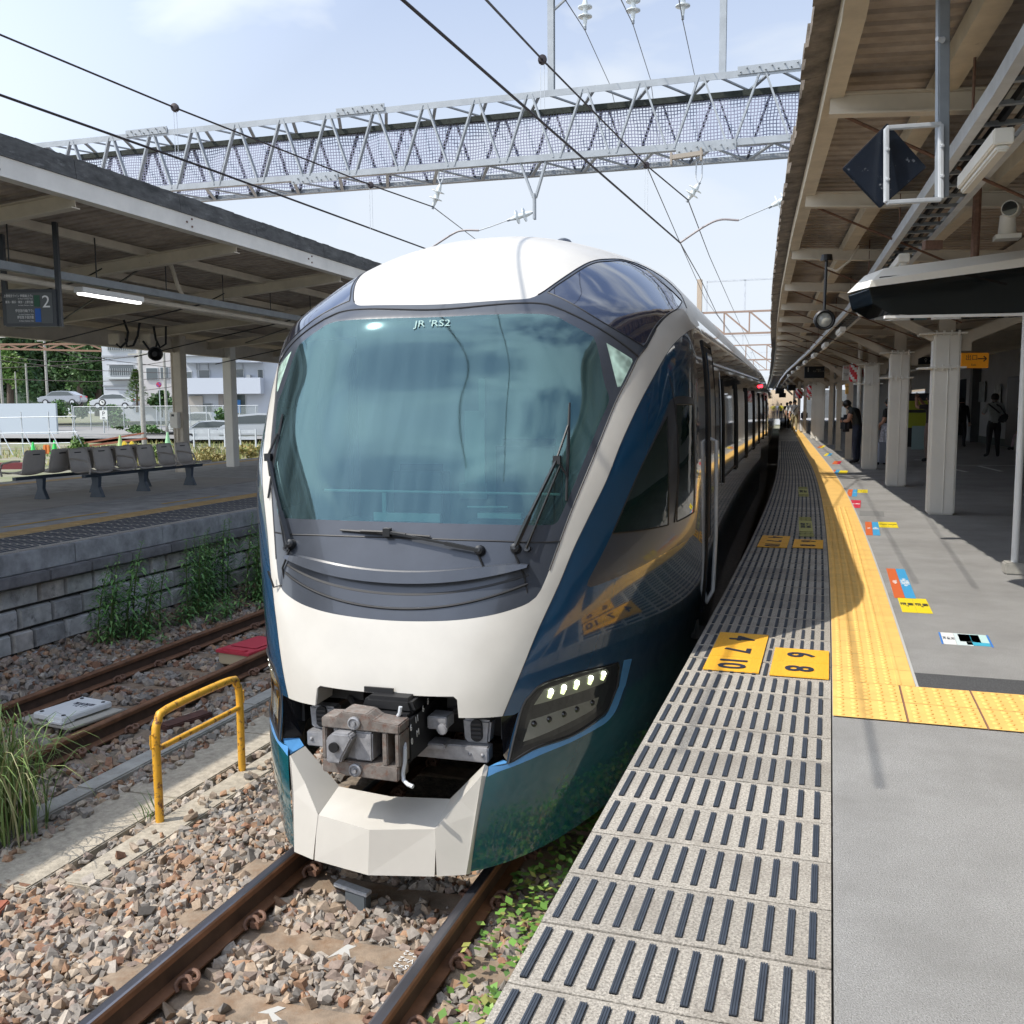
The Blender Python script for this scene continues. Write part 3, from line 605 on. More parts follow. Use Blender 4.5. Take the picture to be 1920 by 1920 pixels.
# coupler
cp = MB(); yf = -.17; cxo = -.015
def fr2(poly, a, b, mi=0): cp.prism(poly, a, b, lambda u, v, t: P_(cxo+u, t, v), mi)
top = [(-.215, .875), (-.215, .928), (-.135, .933), (-.10, .965), (.03, .958), (.07, .93), (.21, .918), (.21, .872)]
fr2(top, yf, yf+.14); fr2([(-.215, .64), (-.215, .712), (.20, .702), (.20, .625), (-.10, .632), (-.11, .64)], yf, yf+.14)
fr2([(-.215, .712), (-.215, .875), (-.19, .875), (-.19, .712)], yf+.002, yf+.12); fr2([(.185, .70), (.185, .873), (.21, .873), (.21, .70)], yf+.002, yf+.14)
fr2([(.115, .70), (.115, .873), (.145, .873), (.145, .70)], yf+.004, yf+.10)
cpo = cp.build('coupler', M['steelrust'], train, bevel=.006)
hk = MB()
hk.prism([(-.165, .712), (-.165, .835), (-.13, .868), (-.04, .868), (-.02, .848), (-.075, .75), (-.09, .712)], yf-.055, yf+.04, lambda u, v, t: P_(cxo+u, t, v))
hk.box((cxo+.01, yf+.09, .79), (.10, .16, .15)); hk.box((cxo-.10, yf+.10, .79), (.13, .14, .16)); hk.build('hook', M['steelgrey'], cpo, bevel=.008)
hh = MB(); hh.lathe([(.026, 0), (.026, .012)], (cxo-.115, yf-.062, .80), (0, -1, 0), 18); hh.build('hook_hole', M['black'], cpo)
bt = MB()
for zc in (.912, .668): bt.lathe([(.034, 0), (.034, .012), (.026, .016), (.026, .010), (.012, .010), (.012, .022), (.001, .022)], (cxo-.03, yf, zc), (0, -1, 0), 20)
bt.build('bolt', M['steelgrey'], cpo, smooth=True)
bx = MB(); bx.box((cxo+.07, yf+.42, .80), (.30, .62, .26)); bx.prism([(-.08, .92), (-.05, 1.0), (.2, 1.0), (.23, .92)], .0, .5, lambda u, v, t: P_(cxo+u, t, v)); bx.build('coupler_body', M['black'], cpo, bevel=.02)
for k_, (ch, yy, zz_) in enumerate((('6', .03, .865), ('11', .11, .885), ('6', .20, .912), ('8', .27, .93), ('0', .04, .79), ('M', .12, .81))):
    textm('coupler_marking', ch, .05, M['txtwhite'], cpo, frame_m(P_(cxo+.2215, yf+yy+.10, zz_), (0, 1, .12), (0, -.1, 1)))
hd = MB(); hd.tube([(.19, -.09, .80), (.205, -.12, .78), (.205, -.125, .72), (.195, -.13, .66), (.20, -.135, .625), (.23, -.15, .612), (.26, -.16, .608)], .0105, 8); hd.tube([(.12, -.03, .90), (.15, -.05, .94), (.155, -.05, .975)], .01, 8); hd.build('release_handle', M['galv'], cpo, smooth=True)
bmn = MB(); bmn.box((0, .27, .655), (1.06, .09, .085)); bmn.box((.13, .25, .69), (.34, .12, .03)); bmn.build('cross_beam', M['steelgrey'], train, bevel=.006)
rv_ = MB()
for x in (.43, .50, -.50): rv_.lathe([(.011, 0), (.011, .004), (.006, .01), (.001, .011)], (x, .225, .655), (0, -1, 0), 10)
rv_.build('rivet', M['steelgrey'], train, smooth=True)
for s_ in (1, -1):
    dm = MB(); dm.prism([(-.07, .70), (-.08, .83), (.08, .83), (.065, .70)], .27, .36, lambda u, v, t: P_(s_*.455+u, t, v)); dmo = dm.build('buffer_bracket', M['steelgrey'], train, bevel=.012)
    sv = MB(); sv.prism([(-.034+.034*math.cos(a_)+.034 if 0 else .034*math.cos(a_), (.80 if math.sin(a_) > 0 else .745)+.034*math.sin(a_)) for a_ in np.linspace(0, 2*math.pi, 17)[:-1]], .262, .2715, lambda u, v, t: P_(s_*.455+u, t, v)); sv.build('slot', M['black'], dmo)
    sg_ = MB()
    for k_ in range(4): sg_.tube([(s_*.455-.028, .26, .735+k_*.024), (s_*.455+.028, .26, .737+k_*.024)], .007, 6)
    sg_.build('spring', M['under'], dmo, smooth=True)
    pp = MB(); pp.box((s_*.36, .5, .92), (.22, .25, .14)); pp.tube([(s_*.24, .45, .82), (s_*.30, .35, .84), (s_*.38, .42, .88)], .02, 8); pp.build('brake_hose', M['under'], train, smooth=True)
ul = MB(); ul.box((.27, .22, .83), (.11, .12, .07)); ul.lathe([(.03, 0), (.03, .03)], (.31, .15, .81), (0, -1, 0), 12); ul.build('cable_connector', M['steelgrey'], train, bevel=.006)
# louver bar over the hood
lv = MB(); fl = [Vector(q) for q in onsurf([uvw((x, .33, 1.556+.088*(x/.72)**2)) for x in np.linspace(-.72, .72, 40)])]; n_ = len(fl)
for i in range(n_-1):
    a_, b_ = fl[i], fl[i+1]
    def hgt(p): return .058*max(.12, 1-(abs(p.x)/.74)**6)
    def o_(p, dz, dy): return P_(p.x, p.y-dy, p.z+dz)
    for (d0, y0_), (d1, y1_) in ((((0, .05)), ((1, .028))), (((1, .028)), ((1, -.02))), (((0, .05)), ((-.25, -.02)))):
        lv.quad(o_(a_, d0*hgt(a_), y0_), o_(b_, d0*hgt(b_), y0_), o_(b_, d1*hgt(b_), y1_), o_(a_, d1*hgt(a_), y1_))
lv.build('louver_bar', M['dkgrey'], train, smooth=True)
lv2 = MB(); P2 = onsurf([uvw((x, .3, 1.555-.13*(1-(x/.72)**2)+.0*x)) for x in np.linspace(-.72, .72, 40)]); lv2.tube([Vector(p)+P_(0, -.004, 0) for p in P2], .007, 6)
P2 = onsurf([uvw((x, .3, 1.60-.11*(1-(x/.73)**2))) for x in np.linspace(-.72, .72, 40)]); lv2.tube([Vector(p)+P_(0, .01, 0) for p in P2], .012, 6); lv2.build('air_slot', M['seal'], train, smooth=True)
# wipers
def wiper(name, base, tip0, tip1, arm_end, spare=None, wash=True):
    w = MB(); b_, e_ = Vector(base), Vector(arm_end); dn = P_(0, -.035, .012)
    w.lathe([(.028, 0), (.03, .02), (.024, .05), (.01, .058)], b_+P_(0, .01, 0), (0, -1, .3), 14)
    w.bar(b_+dn, b_.lerp(e_, .35)+dn*1.3, .026, .018); w.bar(b_.lerp(e_, .33)+dn*1.3, e_+dn, .016, .012)
    if spare: w.bar(Vector(spare)+dn, e_+P_(.02, 0, -.03)+dn, .009, .009); w.lathe([(.018, 0), (.018, .04)], Vector(spare)+P_(0, .01, 0), (0, -1, .3), 10)
    w.box(e_+dn*.8, (.04, .035, .045))
    wo = w.build(name, M['blackm'], train)
    bl = MB(); bl.tube([Vector(tip0)+dn*.35, Vector(tip0).lerp(Vector(tip1), .5)+dn*.45, Vector(tip1)+dn*.35], [.006, .011, .006], 6); bl.tube([Vector(tip0).lerp(Vector(tip1), .25)+dn*.9, e_+dn*1.1, Vector(tip0).lerp(Vector(tip1), .75)+dn*.9], .007, 6); bl.build('blade', M['seal'], wo)
    hs = MB(); q = b_+P_(-.05 if b_.x < 0 else .05, -.03, -.05)
    hs.tube([b_+P_(0, -.03, -.02), q+P_(0, 0, -.08), q+P_(.02, -.01, -.17), q+P_(-.05, -.015, -.19), q+P_(-.09, -.005, -.10)], .006, 6); hs.build('washer_hose', M['seal'], wo, smooth=True)
WR, WM, WL = OUT['wiperR'], OUT['wiperM'], OUT['wiperL']
wiper('wiper', WR[0], WR[2], WR[3], WR[1], WR[4]); wiper('wiper', WM[0], WM[2], WM[3], WM[1]); wiper('wiper', WL[0], WL[2], WL[3], WL[1], WL[4])
textm('windshield_marking', "JR 'RS2", .060, cm((.30, .44, .41)), ws, frame_m(P_(-.0, .900, 2.972), (1, 0, 0), (0, .44, 1)), extrude=.0004, sx=1.3)
# cab interior seen through the glass
inn = MB(); inn.box((0, .98, 1.60), (1.5, .55, .16)); inn.box((0, 1.2, 1.45), (1.7, .9, .2)); inn.box((.42, 1.0, 1.74), (.5, .25, .14)); inn.box((-.5, .95, 1.72), (.22, .2, .18))
ino = inn.build('driver_console', cm((.10, .12, .12), .5), train, bevel=.02)
st_ = MB(); st_.box((.35, 1.75, 1.9), (.46, .12, .75)); st_.box((.35, 1.55, 1.62), (.46, .42, .12)); st_.box((-.42, 1.75, 1.8), (.42, .1, .6)); st_.build('driver_seat', cm((.06, .065, .075), .8), train, bevel=.05)
bk = MB(); bk.box((0, 2.55, 2.2), (2.5, .05, 1.9)); bk.build('cab_rear_wall', cm((.22, .27, .27), .7), train); fl_ = MB(); fl_.box((0, 1.75, 1.28), (1.9, 1.5, .05)); fl_.build('cab_floor', cm((.16, .16, .16)), train)
dp_ = MB(); dp_.box((-.28, 2.51, 2.15), (.16, .02, .62)); dp_.box((-.22, 2.51, 2.55), (.05, .02, .3)); dp_.box((-.3, 2.51, 1.85), (.22, .02, .12)); dp_.build('cab_door_pane', cm((.42, .55, .5), .4), train)
pl_ = MB(); pl_.tube([(-.75, .95, 1.98), (.75, .95, 1.98)], .008, 6); pl_.tube([(.2, .9, 1.9), (.45, .9, 1.905)], .006, 6); pl_.box((-.15, .82, 1.84), (.42, .02, .05)); pl_.box((.42, .85, 1.86), (.26, .06, .03)); pl_.tube([(-.3, .84, 1.8), (-.3, .84, 1.98)], .015, 6); pl_.build('console_rail', cm((.5, .62, .6), .35), train)
# ------------------------------------------------------------------ ground, ballast, rails
RZ = -1.066                                    # rail head
def sheet(name, xs, ys, zf, m, kind='structure', curve=True):
    mb = MB()
    for j in range(len(ys)):
        for i in range(len(xs)): x, y = xs[i], ys[j]; mb.v.append((cx(x, y) if curve else x, y, zf(x, y)))
    n = len(xs)
    for j in range(len(ys)-1):
        for i in range(n-1): mb.f.append((j*n+i, j*n+i+1, (j+1)*n+i+1, (j+1)*n+i)); mb.m.append(0)
    o = mb.build(name, m, recalc=False); o['kind'] = kind; return o
g = MB(); g.quad((-900, -60, -1.42), (300, -60, -1.42), (300, 900, -1.42), (-900, 900, -1.42))
struct(g.build('ground', mat('trackside_ground', (.20, .185, .13), .95, var=.4, vscale=.35, bump=.5, bscale=12, stain=((.13, .16, .05), .45, .6, .22)), recalc=False))
def bz(x, y):
    z = -1.268
    if x < -6.9: z += min(1, (-6.9-x)/.9)*.20
    return z
xs = [-8.2, -7.9, -7.6, -7.3, -7, -6.6, -6, -5.4, -4.8, -4.2, -3.6, -3, -2.4, -1.8, -1.2, -.6, 0]
ys = [-8, -4, 0, 2, 4, 6, 8, 10, 12, 14, 16, 20, 25, 30, 40, 60, 90]
sheet('ballast_bed', xs, ys, bz, M['soil'])
TR1, TR2 = -2.2575, -6.05
def rail_prof(): return [(-.0635, -.153), (.0635, -.153), (.0635, -.143), (.012, -.128), (.008, -.05), (.030, -.040), (.0325, -.010), (.026, -.001), (.015, .002), (-.015, .002), (-.026, -.001), (-.0325, -.010), (-.030, -.040), (-.008, -.05), (-.012, -.128), (-.0635, -.143)]
def rail(xc, label, y0=-6, y1=80, zt=RZ, step=2., grp='running rails of the station tracks'):
    mb = MB(); pr = rail_prof(); ysr = np.arange(y0, y1+.1, step); n = len(pr)
    for y in ysr:
        for u, v in pr: mb.v.append((cx(xc, y)+u, y, zt+v))
    for j in range(len(ysr)-1):
        for i in range(n):
            k = (i+1) % n; mb.f.append((j*n+i, j*n+k, (j+1)*n+k, (j+1)*n+i))
            zc = (pr[i][1]+pr[k][1])/2
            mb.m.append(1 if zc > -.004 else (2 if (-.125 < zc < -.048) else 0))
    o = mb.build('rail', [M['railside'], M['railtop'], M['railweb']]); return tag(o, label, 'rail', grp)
rail(TR1-.5665, 'rusty rail with a shiny head under the left side of the train')
rail(TR1+.5665, 'rusty rail with a shiny head beside the platform edge weeds')
r3 = rail(TR2-.5665, 'brown rusty rail of the empty track, the one nearer the stone wall')
r4 = rail(TR2+.5665, 'brown rusty rail of the empty track, the one nearer the yellow guard rail')
for r_ in (r3, r4): r_.data.materials[1] = M['railside']
# concrete sleepers with spring clips
def clip_mesh():
    mb = MB(); p = [(-.012, -.055, -.005), (-.03, -.045, .018), (-.022, -.02, .040), (.012, -.005, .044), (.04, -.02, .030), (.05, .01, .028), (.03, .04, .040), (-.005, .045, .044), (-.03, .035, .028), (-.035, .01, .012)]
    q = smooth_line(p, False, .008, 170); mb.tube(q, .0105, 7); mb.box((.015, .0, .008), (.05, .055, .03)); mb.box((-.01, .0, .02), (.03, .03, .03)); return mb
cl_me = clip_mesh().build('rail_clip', M['clip'], smooth=True); clm = cl_me.data; bpy.data.objects.remove(cl_me)
def sleeper_mesh():
    mb = MB(); xs_ = [-.98, -.9, -.62, -.3, 0, .3, .62, .9, .98]; top = [-.19, -.172, -.165, -.192, -.20, -.192, -.165, -.172, -.19]
    wd = [.10, .125, .125, .11, .105, .11, .125, .125, .10]
    for x, z, w in zip(xs_, top, wd): mb.v += [(x, -w, z-.012), (x, -w+.02, z), (x, w-.02, z), (x, w, z-.012), (x, w+.02, -.34), (x, -w-.02, -.34)]
    for i in range(8):
        for k in range(6): mb.f.append((i*6+k, i*6+(k+1) % 6, i*6+6+(k+1) % 6, i*6+6+k)); mb.m.append(0)
    mb.f += [tuple(range(6)), tuple(48+k for k in range(6))]; mb.m += [0, 0]; return mb
_s = sleeper_mesh().build('tmp', M['sleeper']); slm = _s.data; bpy.data.objects.remove(_s)
slp = {}
def sleeper(xc, y, label, grp, clips=True):
    o = bpy.data.objects.new('sleeper', slm); COL.objects.link(o); o.location = (cx(xc, y), y, RZ); tag(o, label, 'sleeper', grp)
    if clips:
        for s_ in (-1, 1):
            for q in (-1, 1):
                c = bpy.data.objects.new('rail_clip', clm); COL.objects.link(c); c.parent = o; c.location = (s_*.5665+q*.085, random.uniform(-.01, .01), -.148); c.rotation_euler = (0, 0, 0 if q > 0 else math.pi)
    return o
G1 = 'concrete sleepers of the train track'; G2 = 'concrete sleepers of the empty track'
sl1 = [3.50-.59*2, 3.50-.59, 3.50, 4.04, 4.62, 5.2, 5.8, 6.4, 7.0, 7.6, 8.2]
lb1 = {3.50: 'tan concrete sleeper nearest the camera, with a white painted mark on it', 4.04: 'tan concrete sleeper with small stencilled letters, second one in front of the train', 4.62: 'shaded concrete sleeper just under the lip of the train skirt'}
for y in sl1: slp[y] = sleeper(TR1, y, lb1.get(y, 'concrete sleeper of the train track hidden under the train or below the frame'), G1)
k2 = 0
for y in np.arange(3.9, 22, .60):
    sleeper(TR2, y+.05, 'grey concrete sleeper half buried in ballast on the empty track', G2, y < 11)
# stencils and paint marks on the sleepers
for ch, dx, dy in (('C=2', .38, .05), ('V=2', .375, -.005), ('S=2', .37, -.06)):
    textm('stencil', ch, .052, M['lnk'], slp[4.04], Matrix.Translation((dx, dy, -.1795)) @ Matrix.Rotation(R(174), 4, 'Z'))
def paint_blob(name, parent, pts, z, m):
    mb = MB(); mb.prism(pts, z, z+.002, lambda u, v, t: Vector((u, v, t))); return mb.build(name, m, parent)
paint_blob('paint_mark', slp[4.04], [(-.02, -.085), (.02, .06), (.07, .055), (.05, .02), (.1, -.06), (.06, -.085), (.02, -.03)], -.1995, cm((.46, .45, .42), .9))
paint_blob('paint_mark', slp[3.50], [(-.10, -.02), (-.04, .05), (.0, .05), (-.03, .0), (.03, -.03), (.0, -.055), (-.05, -.01)], -.1985, cm((.46, .45, .42), .9))
for yy, col in ((7.55, 'w'), (8.15, 'b')): pass
# ballast stones
def rock_protos(n=14):
    out = []
    for k in range(n):
        bm = bmesh.new(); d = Vector((random.uniform(.9, 1.5), random.uniform(.75, 1.1), random.uniform(.5, .95)))
        for i in range(11):
            v = Vector([(1 if i >> b_ & 1 else -1)*random.uniform(.3, 1.0) for b_ in range(3)]) if i < 8 else Vector(RNG.normal(size=3)).normalized()*random.uniform(.9, 1.15); bm.verts.new((v.x*d.x, v.y*d.y, v.z*d.z))
        r_ = bmesh.ops.convex_hull(bm, input=bm.verts); bmesh.ops.delete(bm, geom=[v for v in bm.verts if not v.link_faces], context='VERTS')
        bmesh.ops.triangulate(bm, faces=bm.faces[:]); bm.verts.index_update(); bmesh.ops.recalc_face_normals(bm, faces=bm.faces[:])
        out.append((np.array([v.co[:] for v in bm.verts]), np.array([[v.index for v in f.verts] for f in bm.faces]))); bm.free()
    return out
RP = rock_protos()
PAL = np.array([(.31, .30, .285), (.37, .355, .335), (.225, .22, .21), (.45, .43, .395), (.37, .315, .26), (.40, .325, .25), (.38, .245, .16), (.29, .165, .11), (.33, .275, .245), (.48, .435, .37)])*np.array([.84, .775, .71])
def stones(name, pts, smin, smax, wts, label=None, zjit=.02):
    """pts: N x 3 centres"""
    n = len(pts); V = []; Fc = []; Cc = []; o = 0
    ks = RNG.integers(len(RP), size=n); sz = RNG.uniform(smin, smax, n)*RNG.choice([.75, 1, 1, 1.25], n); ci = RNG.choice(len(PAL), n, p=np.array(wts)/sum(wts))
    for i in range(n):
        v, f = RP[ks[i]]; a_, b_, c_ = RNG.uniform(0, 6.28), RNG.normal(0, .6), RNG.normal(0, .6)
        m_ = np.array(Matrix.Rotation(a_, 3, 'Z') @ Matrix.Rotation(b_, 3, 'X') @ Matrix.Rotation(c_, 3, 'Y'))
        V.append((v*sz[i]) @ m_.T+pts[i]); Fc.append(f+o); o += len(v)
        col = PAL[ci[i]]*RNG.uniform(.75, 1.2); Cc.append(np.repeat(np.r_[col, 1][None], len(v), 0))
    V = np.concatenate(V); Fc = np.concatenate(Fc); Cc = np.concatenate(Cc)
    me = bpy.data.meshes.new(name); me.vertices.add(len(V)); me.vertices.foreach_set('co', V.ravel().astype(np.float32))
    me.loops.add(len(Fc)*3); me.loops.foreach_set('vertex_index', Fc.ravel().astype(np.int32)); me.polygons.add(len(Fc))
    me.polygons.foreach_set('loop_start', np.arange(0, len(Fc)*3, 3, dtype=np.int32)); me.update(calc_edges=True); me.validate(); me.shade_flat()
    ca = me.color_attributes.new('Col', 'FLOAT_COLOR', 'POINT'); ca.data.foreach_set('color', Cc.ravel().astype(np.float32)); me.materials.append(M['rock'])
    ob = bpy.data.objects.new(name, me); COL.objects.link(ob); ob['kind'] = 'stuff'; return ob
def scatter(x0, x1, y0, y1, d, ok, zf, zj):
    n = int((x1-x0)*(y1-y0)*d); p = np.stack([RNG.uniform(x0, x1, n), RNG.uniform(y0, y1, n)], 1)
    k = np.array([ok(x, y) for x, y in p]); p = p[k]; z = np.array([zf(x, y) for x, y in p])+RNG.uniform(-zj, zj, len(p))
    return np.stack([[cx(x, y) for x, y in p], p[:, 1], z], 1)
def t1ok(x, y):
    for xr in (TR1-.5665, TR1+.5665):
        if abs(x-xr) < .085: return False
    for ys_ in sl1:
        dy = abs(y-ys_); ax = abs(x-TR1)
        if dy < .115 and ax < .80 and not (ax < .42 and ((x*91+y*57) % 1) < .13 and dy > .05): return False
        if dy < .095 and .8 <= ax < .95: return False
    if -4.63 < x < -3.835 and y > 4.12: return False
    if x > -1.1 and y > 4.3 and ((x*37+y*71) % 1) < .6: return False
    if y > 5.2 and -3.3 < x < -1.2: return False
    return True
def t1z(x, y): return -1.252-(.012 if abs(x-TR1) < .45 else 0)
W1 = [15, 15, 10, 8, 15, 13, 9, 4, 12, 6]
P1 = scatter(-4.9, -.75, 1.9, 7.6, 1450, t1ok, t1z, .022)
P1b = np.concatenate([np.stack([RNG.uniform(-4.15, -4.06, 190), RNG.uniform(4.1, 7.5, 190), np.full(190, -1.235)], 1), np.stack([RNG.uniform(-3.95, -3.84, 40), RNG.uniform(4.1, 7.5, 40), np.full(40, -1.205)], 1), np.stack([RNG.uniform(-4.72, -4.52, 120), RNG.uniform(4.0, 7.8, 120), np.full(120, -1.205)], 1)])
P1c = np.array([p for p in scatter(-4.9, -4.55, 3.0, 8.5, 500, lambda x, y: True, lambda x, y: -1.245, .02)])
stones('ballast_stones', np.concatenate([P1, P1b, P1c]), .0165, .036, W1)
def t2ok(x, y):
    for xr in (TR2-.5665, TR2+.5665):
        if abs(x-xr) < .08: return False
    fy = ((y-3.95+.3) % .6)-.3
    if abs(fy) < .09 and abs(x-TR2) < .78: return False
    if -5.0 < x < -4.72: return False
    return True
W2 = [12, 8, 16, 4, 18, 12, 8, 12, 16, 4]
P2_ = scatter(-7.9, -4.62, 3.6, 10, 420, t2ok, lambda x, y: bz(x, y)+.012, .02)
P3_ = scatter(-7.9, -4.62, 10, 17, 210, t2ok, lambda x, y: bz(x, y)+.012, .02)
P3_ = P3_[P3_[:, 0] < -4.0]
stones('ballast_stones', np.concatenate([P2_, P3_]), .024, .042, W2)
# walkway slabs and cable trough beside the track
def slab(name, x0, x1, y0, y1, zt, m, label, cat, grp=None):
    mb = MB(); mb.box(((x0+x1)/2, (y0+y1)/2, zt-.06), (x1-x0, y1-y0, .12)); o = mb.build(name, m, bevel=.008); return tag(o, label, cat, grp)
yy = 3.98
for k in range(3):
    slab('walkway_slab', -4.60, -4.155, yy, yy+1.30, -1.212, M['pathslab'], ['weathered tan walkway slab beside the tall grass clump, nearest the camera on the wide row', 'weathered tan walkway slab on the wide row by the left leg of the yellow guard rail', 'weathered tan walkway slab on the wide row by the right leg of the yellow guard rail'][k], 'slab', 'walkway slabs between the tracks'); yy += 1.308
yy = 4.12
for k in range(3):
    slab('walkway_slab', -4.055, -3.83, yy, yy+1.25, -1.216, M['pathslab'], ['narrow tan walkway slab half covered by stones, nearest the camera', 'narrow tan walkway slab crossed by the guard rail shadow', 'narrow tan walkway slab beside the nose of the train'][k], 'slab', 'narrow walkway slabs between the tracks'); yy += 1.257
yy = 3.2
for k in range(9):
    mb = MB(); mb.box((cx(-4.84, yy+.5), yy+.49, -1.235), (.17, .985, .10)); o = mb.build('trough_cover', M['concrete'], bevel=.01)
    tag(o, 'grey concrete cable trough cover running along the empty track', 'trough cover', 'cable trough covers beside the empty track'); yy += 1.0
# yellow guard rail
gr = thing('guard_rail', 'chipped yellow tubular guard rail standing on the walkway slabs', 'guard rail', (-4.03, 5.38, -1.24))
ya, yb, zt_ = -.43, .49, .73
pth = [(0, ya, -.05), (0, ya, .2), (0, ya, zt_-.14), (0, ya+.03, zt_-.05), (0, ya+.12, zt_), (0, yb-.12, zt_), (0, yb-.03, zt_-.05), (0, yb, zt_-.14), (0, yb, .2), (0, yb, -.05)]
mb = MB(); mb.tube(smooth_line(pth, False, .03, 175), .027, 14); mb.build('frame', M['cover'], gr, smooth=True)
mb = MB(); mb.tube([(0, ya, .50), (0, yb, .50)], .019, 12); mb.build('crossbar', M['cover'], gr, smooth=True)
for y_, s_ in ((ya, -1), (yb, 1)):
    mb = MB(); mb.tube([(0, y_+s_*.02, .60), (0, y_+s_*.05, .61), (0, y_+s_*.055, .555), (0, y_+s_*.05, .52), (0, y_+s_*.02, .525)], .006, 6); mb.build('hook', M['cover'], gr, smooth=True)
# equipment boxes on the empty track
t = thing('transponder', 'flat white signalling box lying between the rails of the empty track', 'signal box', (-6.06, 6.42, -1.19), R(-8))
mb = MB(); mb.box((0, 0, .075), (.36, .50, .05)); mb.box((.1, -.2, .055), (.16, .14, .03)); mb.build('box', M['white'], t, bevel=.008)
mb = MB(); mb.box((-.02, 0, .025), (.62, .55, .02)); mb.box((.0, -.05, .008), (.5, .3, .03)); mb.build('base_board', cm((.40, .37, .31), .8), t, bevel=.004)
for x in (-.13, .13):
    for y in (-.2, .2):
        mb = MB(); mb.lathe([(.018, 0), (.018, .004), (.008, .008)], (x, y, .1005), (0, 0, 1), 8); mb.build('bolt', M['blackm'], t)
textm('label_text', '(上り)\n速度照査', .055, M['ink'], t, Matrix.Translation((.03, .07, .1012)) @ Matrix.Rotation(R(186), 4, 'Z'))
t = thing('track_box', 'red lidded equipment box on the empty track next to the train nose', 'equipment box', (-5.72, 8.62, -1.20), R(-8))
mb = MB(); mb.box((0, 0, .06), (.40, .62, .12)); mb.build('box', cm((.52, .42, .27), .7), t, bevel=.008)
mb = MB(); mb.box((0, 0, .135), (.44, .66, .035)); mb.box((0, -.28, .158), (.3, .06, .02)); mb.box((0, .05, .156), (.34, .42, .012)); mb.build('lid', cm((.52, .05, .075), .5), t, bevel=.008)
mb = MB(); mb.box((-4.2, 3.72, -1.225), (.22, .2, .05), R(20)); tag(mb.build('brick', cm((.30, .10, .06), .9, var=.3, vscale=20), bevel=.008), 'broken red brick lying on the ballast at the left edge of the photo', 'brick')
mb = MB(); mb.bar((-5.22, 6.5, -1.225), (-5.1, 6.95, -1.225), .15, .06); tag(mb.build('red_beam', cm((.085, .035, .026), .8, var=.4, vscale=15), bevel=.01), 'short rusty red beam lying beside the empty track behind the guard rail', 'beam')
t = thing('track_marker', 'small grey block with a white top bar between the rails in front of the train', 'track block', (-2.36, 4.42, -1.235), R(-6))
mb = MB(); mb.box((.02, 0, .03), (.13, .06, .10)); mb.build('block', cm((.09, .105, .115), .6), t, bevel=.006)
mb = MB(); mb.box((-.01, -.005, .09), (.21, .055, .022), Matrix.Rotation(R(6), 3, 'Y')); mb.build('top_bar', cm((.40, .41, .42), .6, var=.2, vscale=40), t, bevel=.004)
# ------------------------------------------------------------------ near platform
XE, XS = -.723, .0433
PY = [-9, -6, -3, 0, 2, 4, 4.5, 6, 8, 10, 12, 14, 16, 18, 20, 22, 24.5, 28, 34, 42, 55, 75, 110, 150]
def lane(name, x0, x1, z0, m, ys_=PY, th=.12, kind='structure'):
    mb = MB()
    for y in ys_: mb.v += [(cx(x0, y), y, z0-th), (cx(x0, y), y, z0), (cx(x1, y), y, z0), (cx(x1, y), y, z0-th)]
    for j in range(len(ys_)-1):
        for k in range(3): mb.f.append((j*4+k, j*4+k+1, (j+1)*4+k+1, (j+1)*4+k)); mb.m.append(0)
    mb.f.append((0, 1, 2, 3)); mb.m.append(0)
    o = mb.build(name, m); o['kind'] = kind; return o
lane('platform_base', XE+.10, 14., -.10, M['concrete'], th=1.25)
lane('platform_surface', XS+.002, 14., 0., M['asphalt'], th=.09)
# edge slabs: 0.297 m rows with raised rubber strips, all one sheet of paving
edge = MB(); edge.col = []; st_m = MB(); ROW = .2969; y = 2.427-ROW*9
while y < 64:
    L = ROW if y < 26 else ROW*4
    dx0, dx1 = off(y), off(y+L); g0 = .0035
    P8 = [(XE-dx0, y+g0, 0), (XS-.004-dx0, y+g0, 0), (XS-.004-dx1, y+L-g0, 0), (XE-dx1, y+L-g0, 0)]
    dz = random.uniform(-.0012, .0012)
    edge.add([(a_, b_, c_+dz) for a_, b_, c_ in P8]+[(a_, b_, -.10) for a_, b_, c_ in P8], [(0, 1, 2, 3), (0, 4, 5, 1), (1, 5, 6, 2), (2, 6, 7, 3), (3, 7, 4, 0)])
    tn_ = random.uniform(.84, 1.12); edge.col += [(.36*tn_, .33*tn_, .285*tn_, 1)]*8
    if y > .9 and y < 40:
        for k in range(13 if y < 26 else 12):
            xc = XS-.052-k*.0568; 
            for q in range(1 if y < 26 else 4):
                yy_ = y+q*ROW; dxa = off(yy_); dm_ = dxa
                if y < 12:
                    for w_ in (-.0063, 0, .0063): st_m.box((xc-dm_+w_, yy_+ROW/2, .0015), (.0050, ROW*.80, .010))
                    st_m.box((xc-dm_, yy_+ROW/2, .0005), (.0185, ROW*.80, .005))
                else: st_m.box((xc-dm_, yy_+ROW/2, .0015), (.0185, ROW*.80, .008))
    y += L
struct(edge.build('platform_edge_slabs', M['edgeslab2'], recalc=True)); struct(st_m.build('anti_slip_strips', M['strip']))
lane('slab_bed', XE+.01, XS, -.012, M['joint'], th=.06)
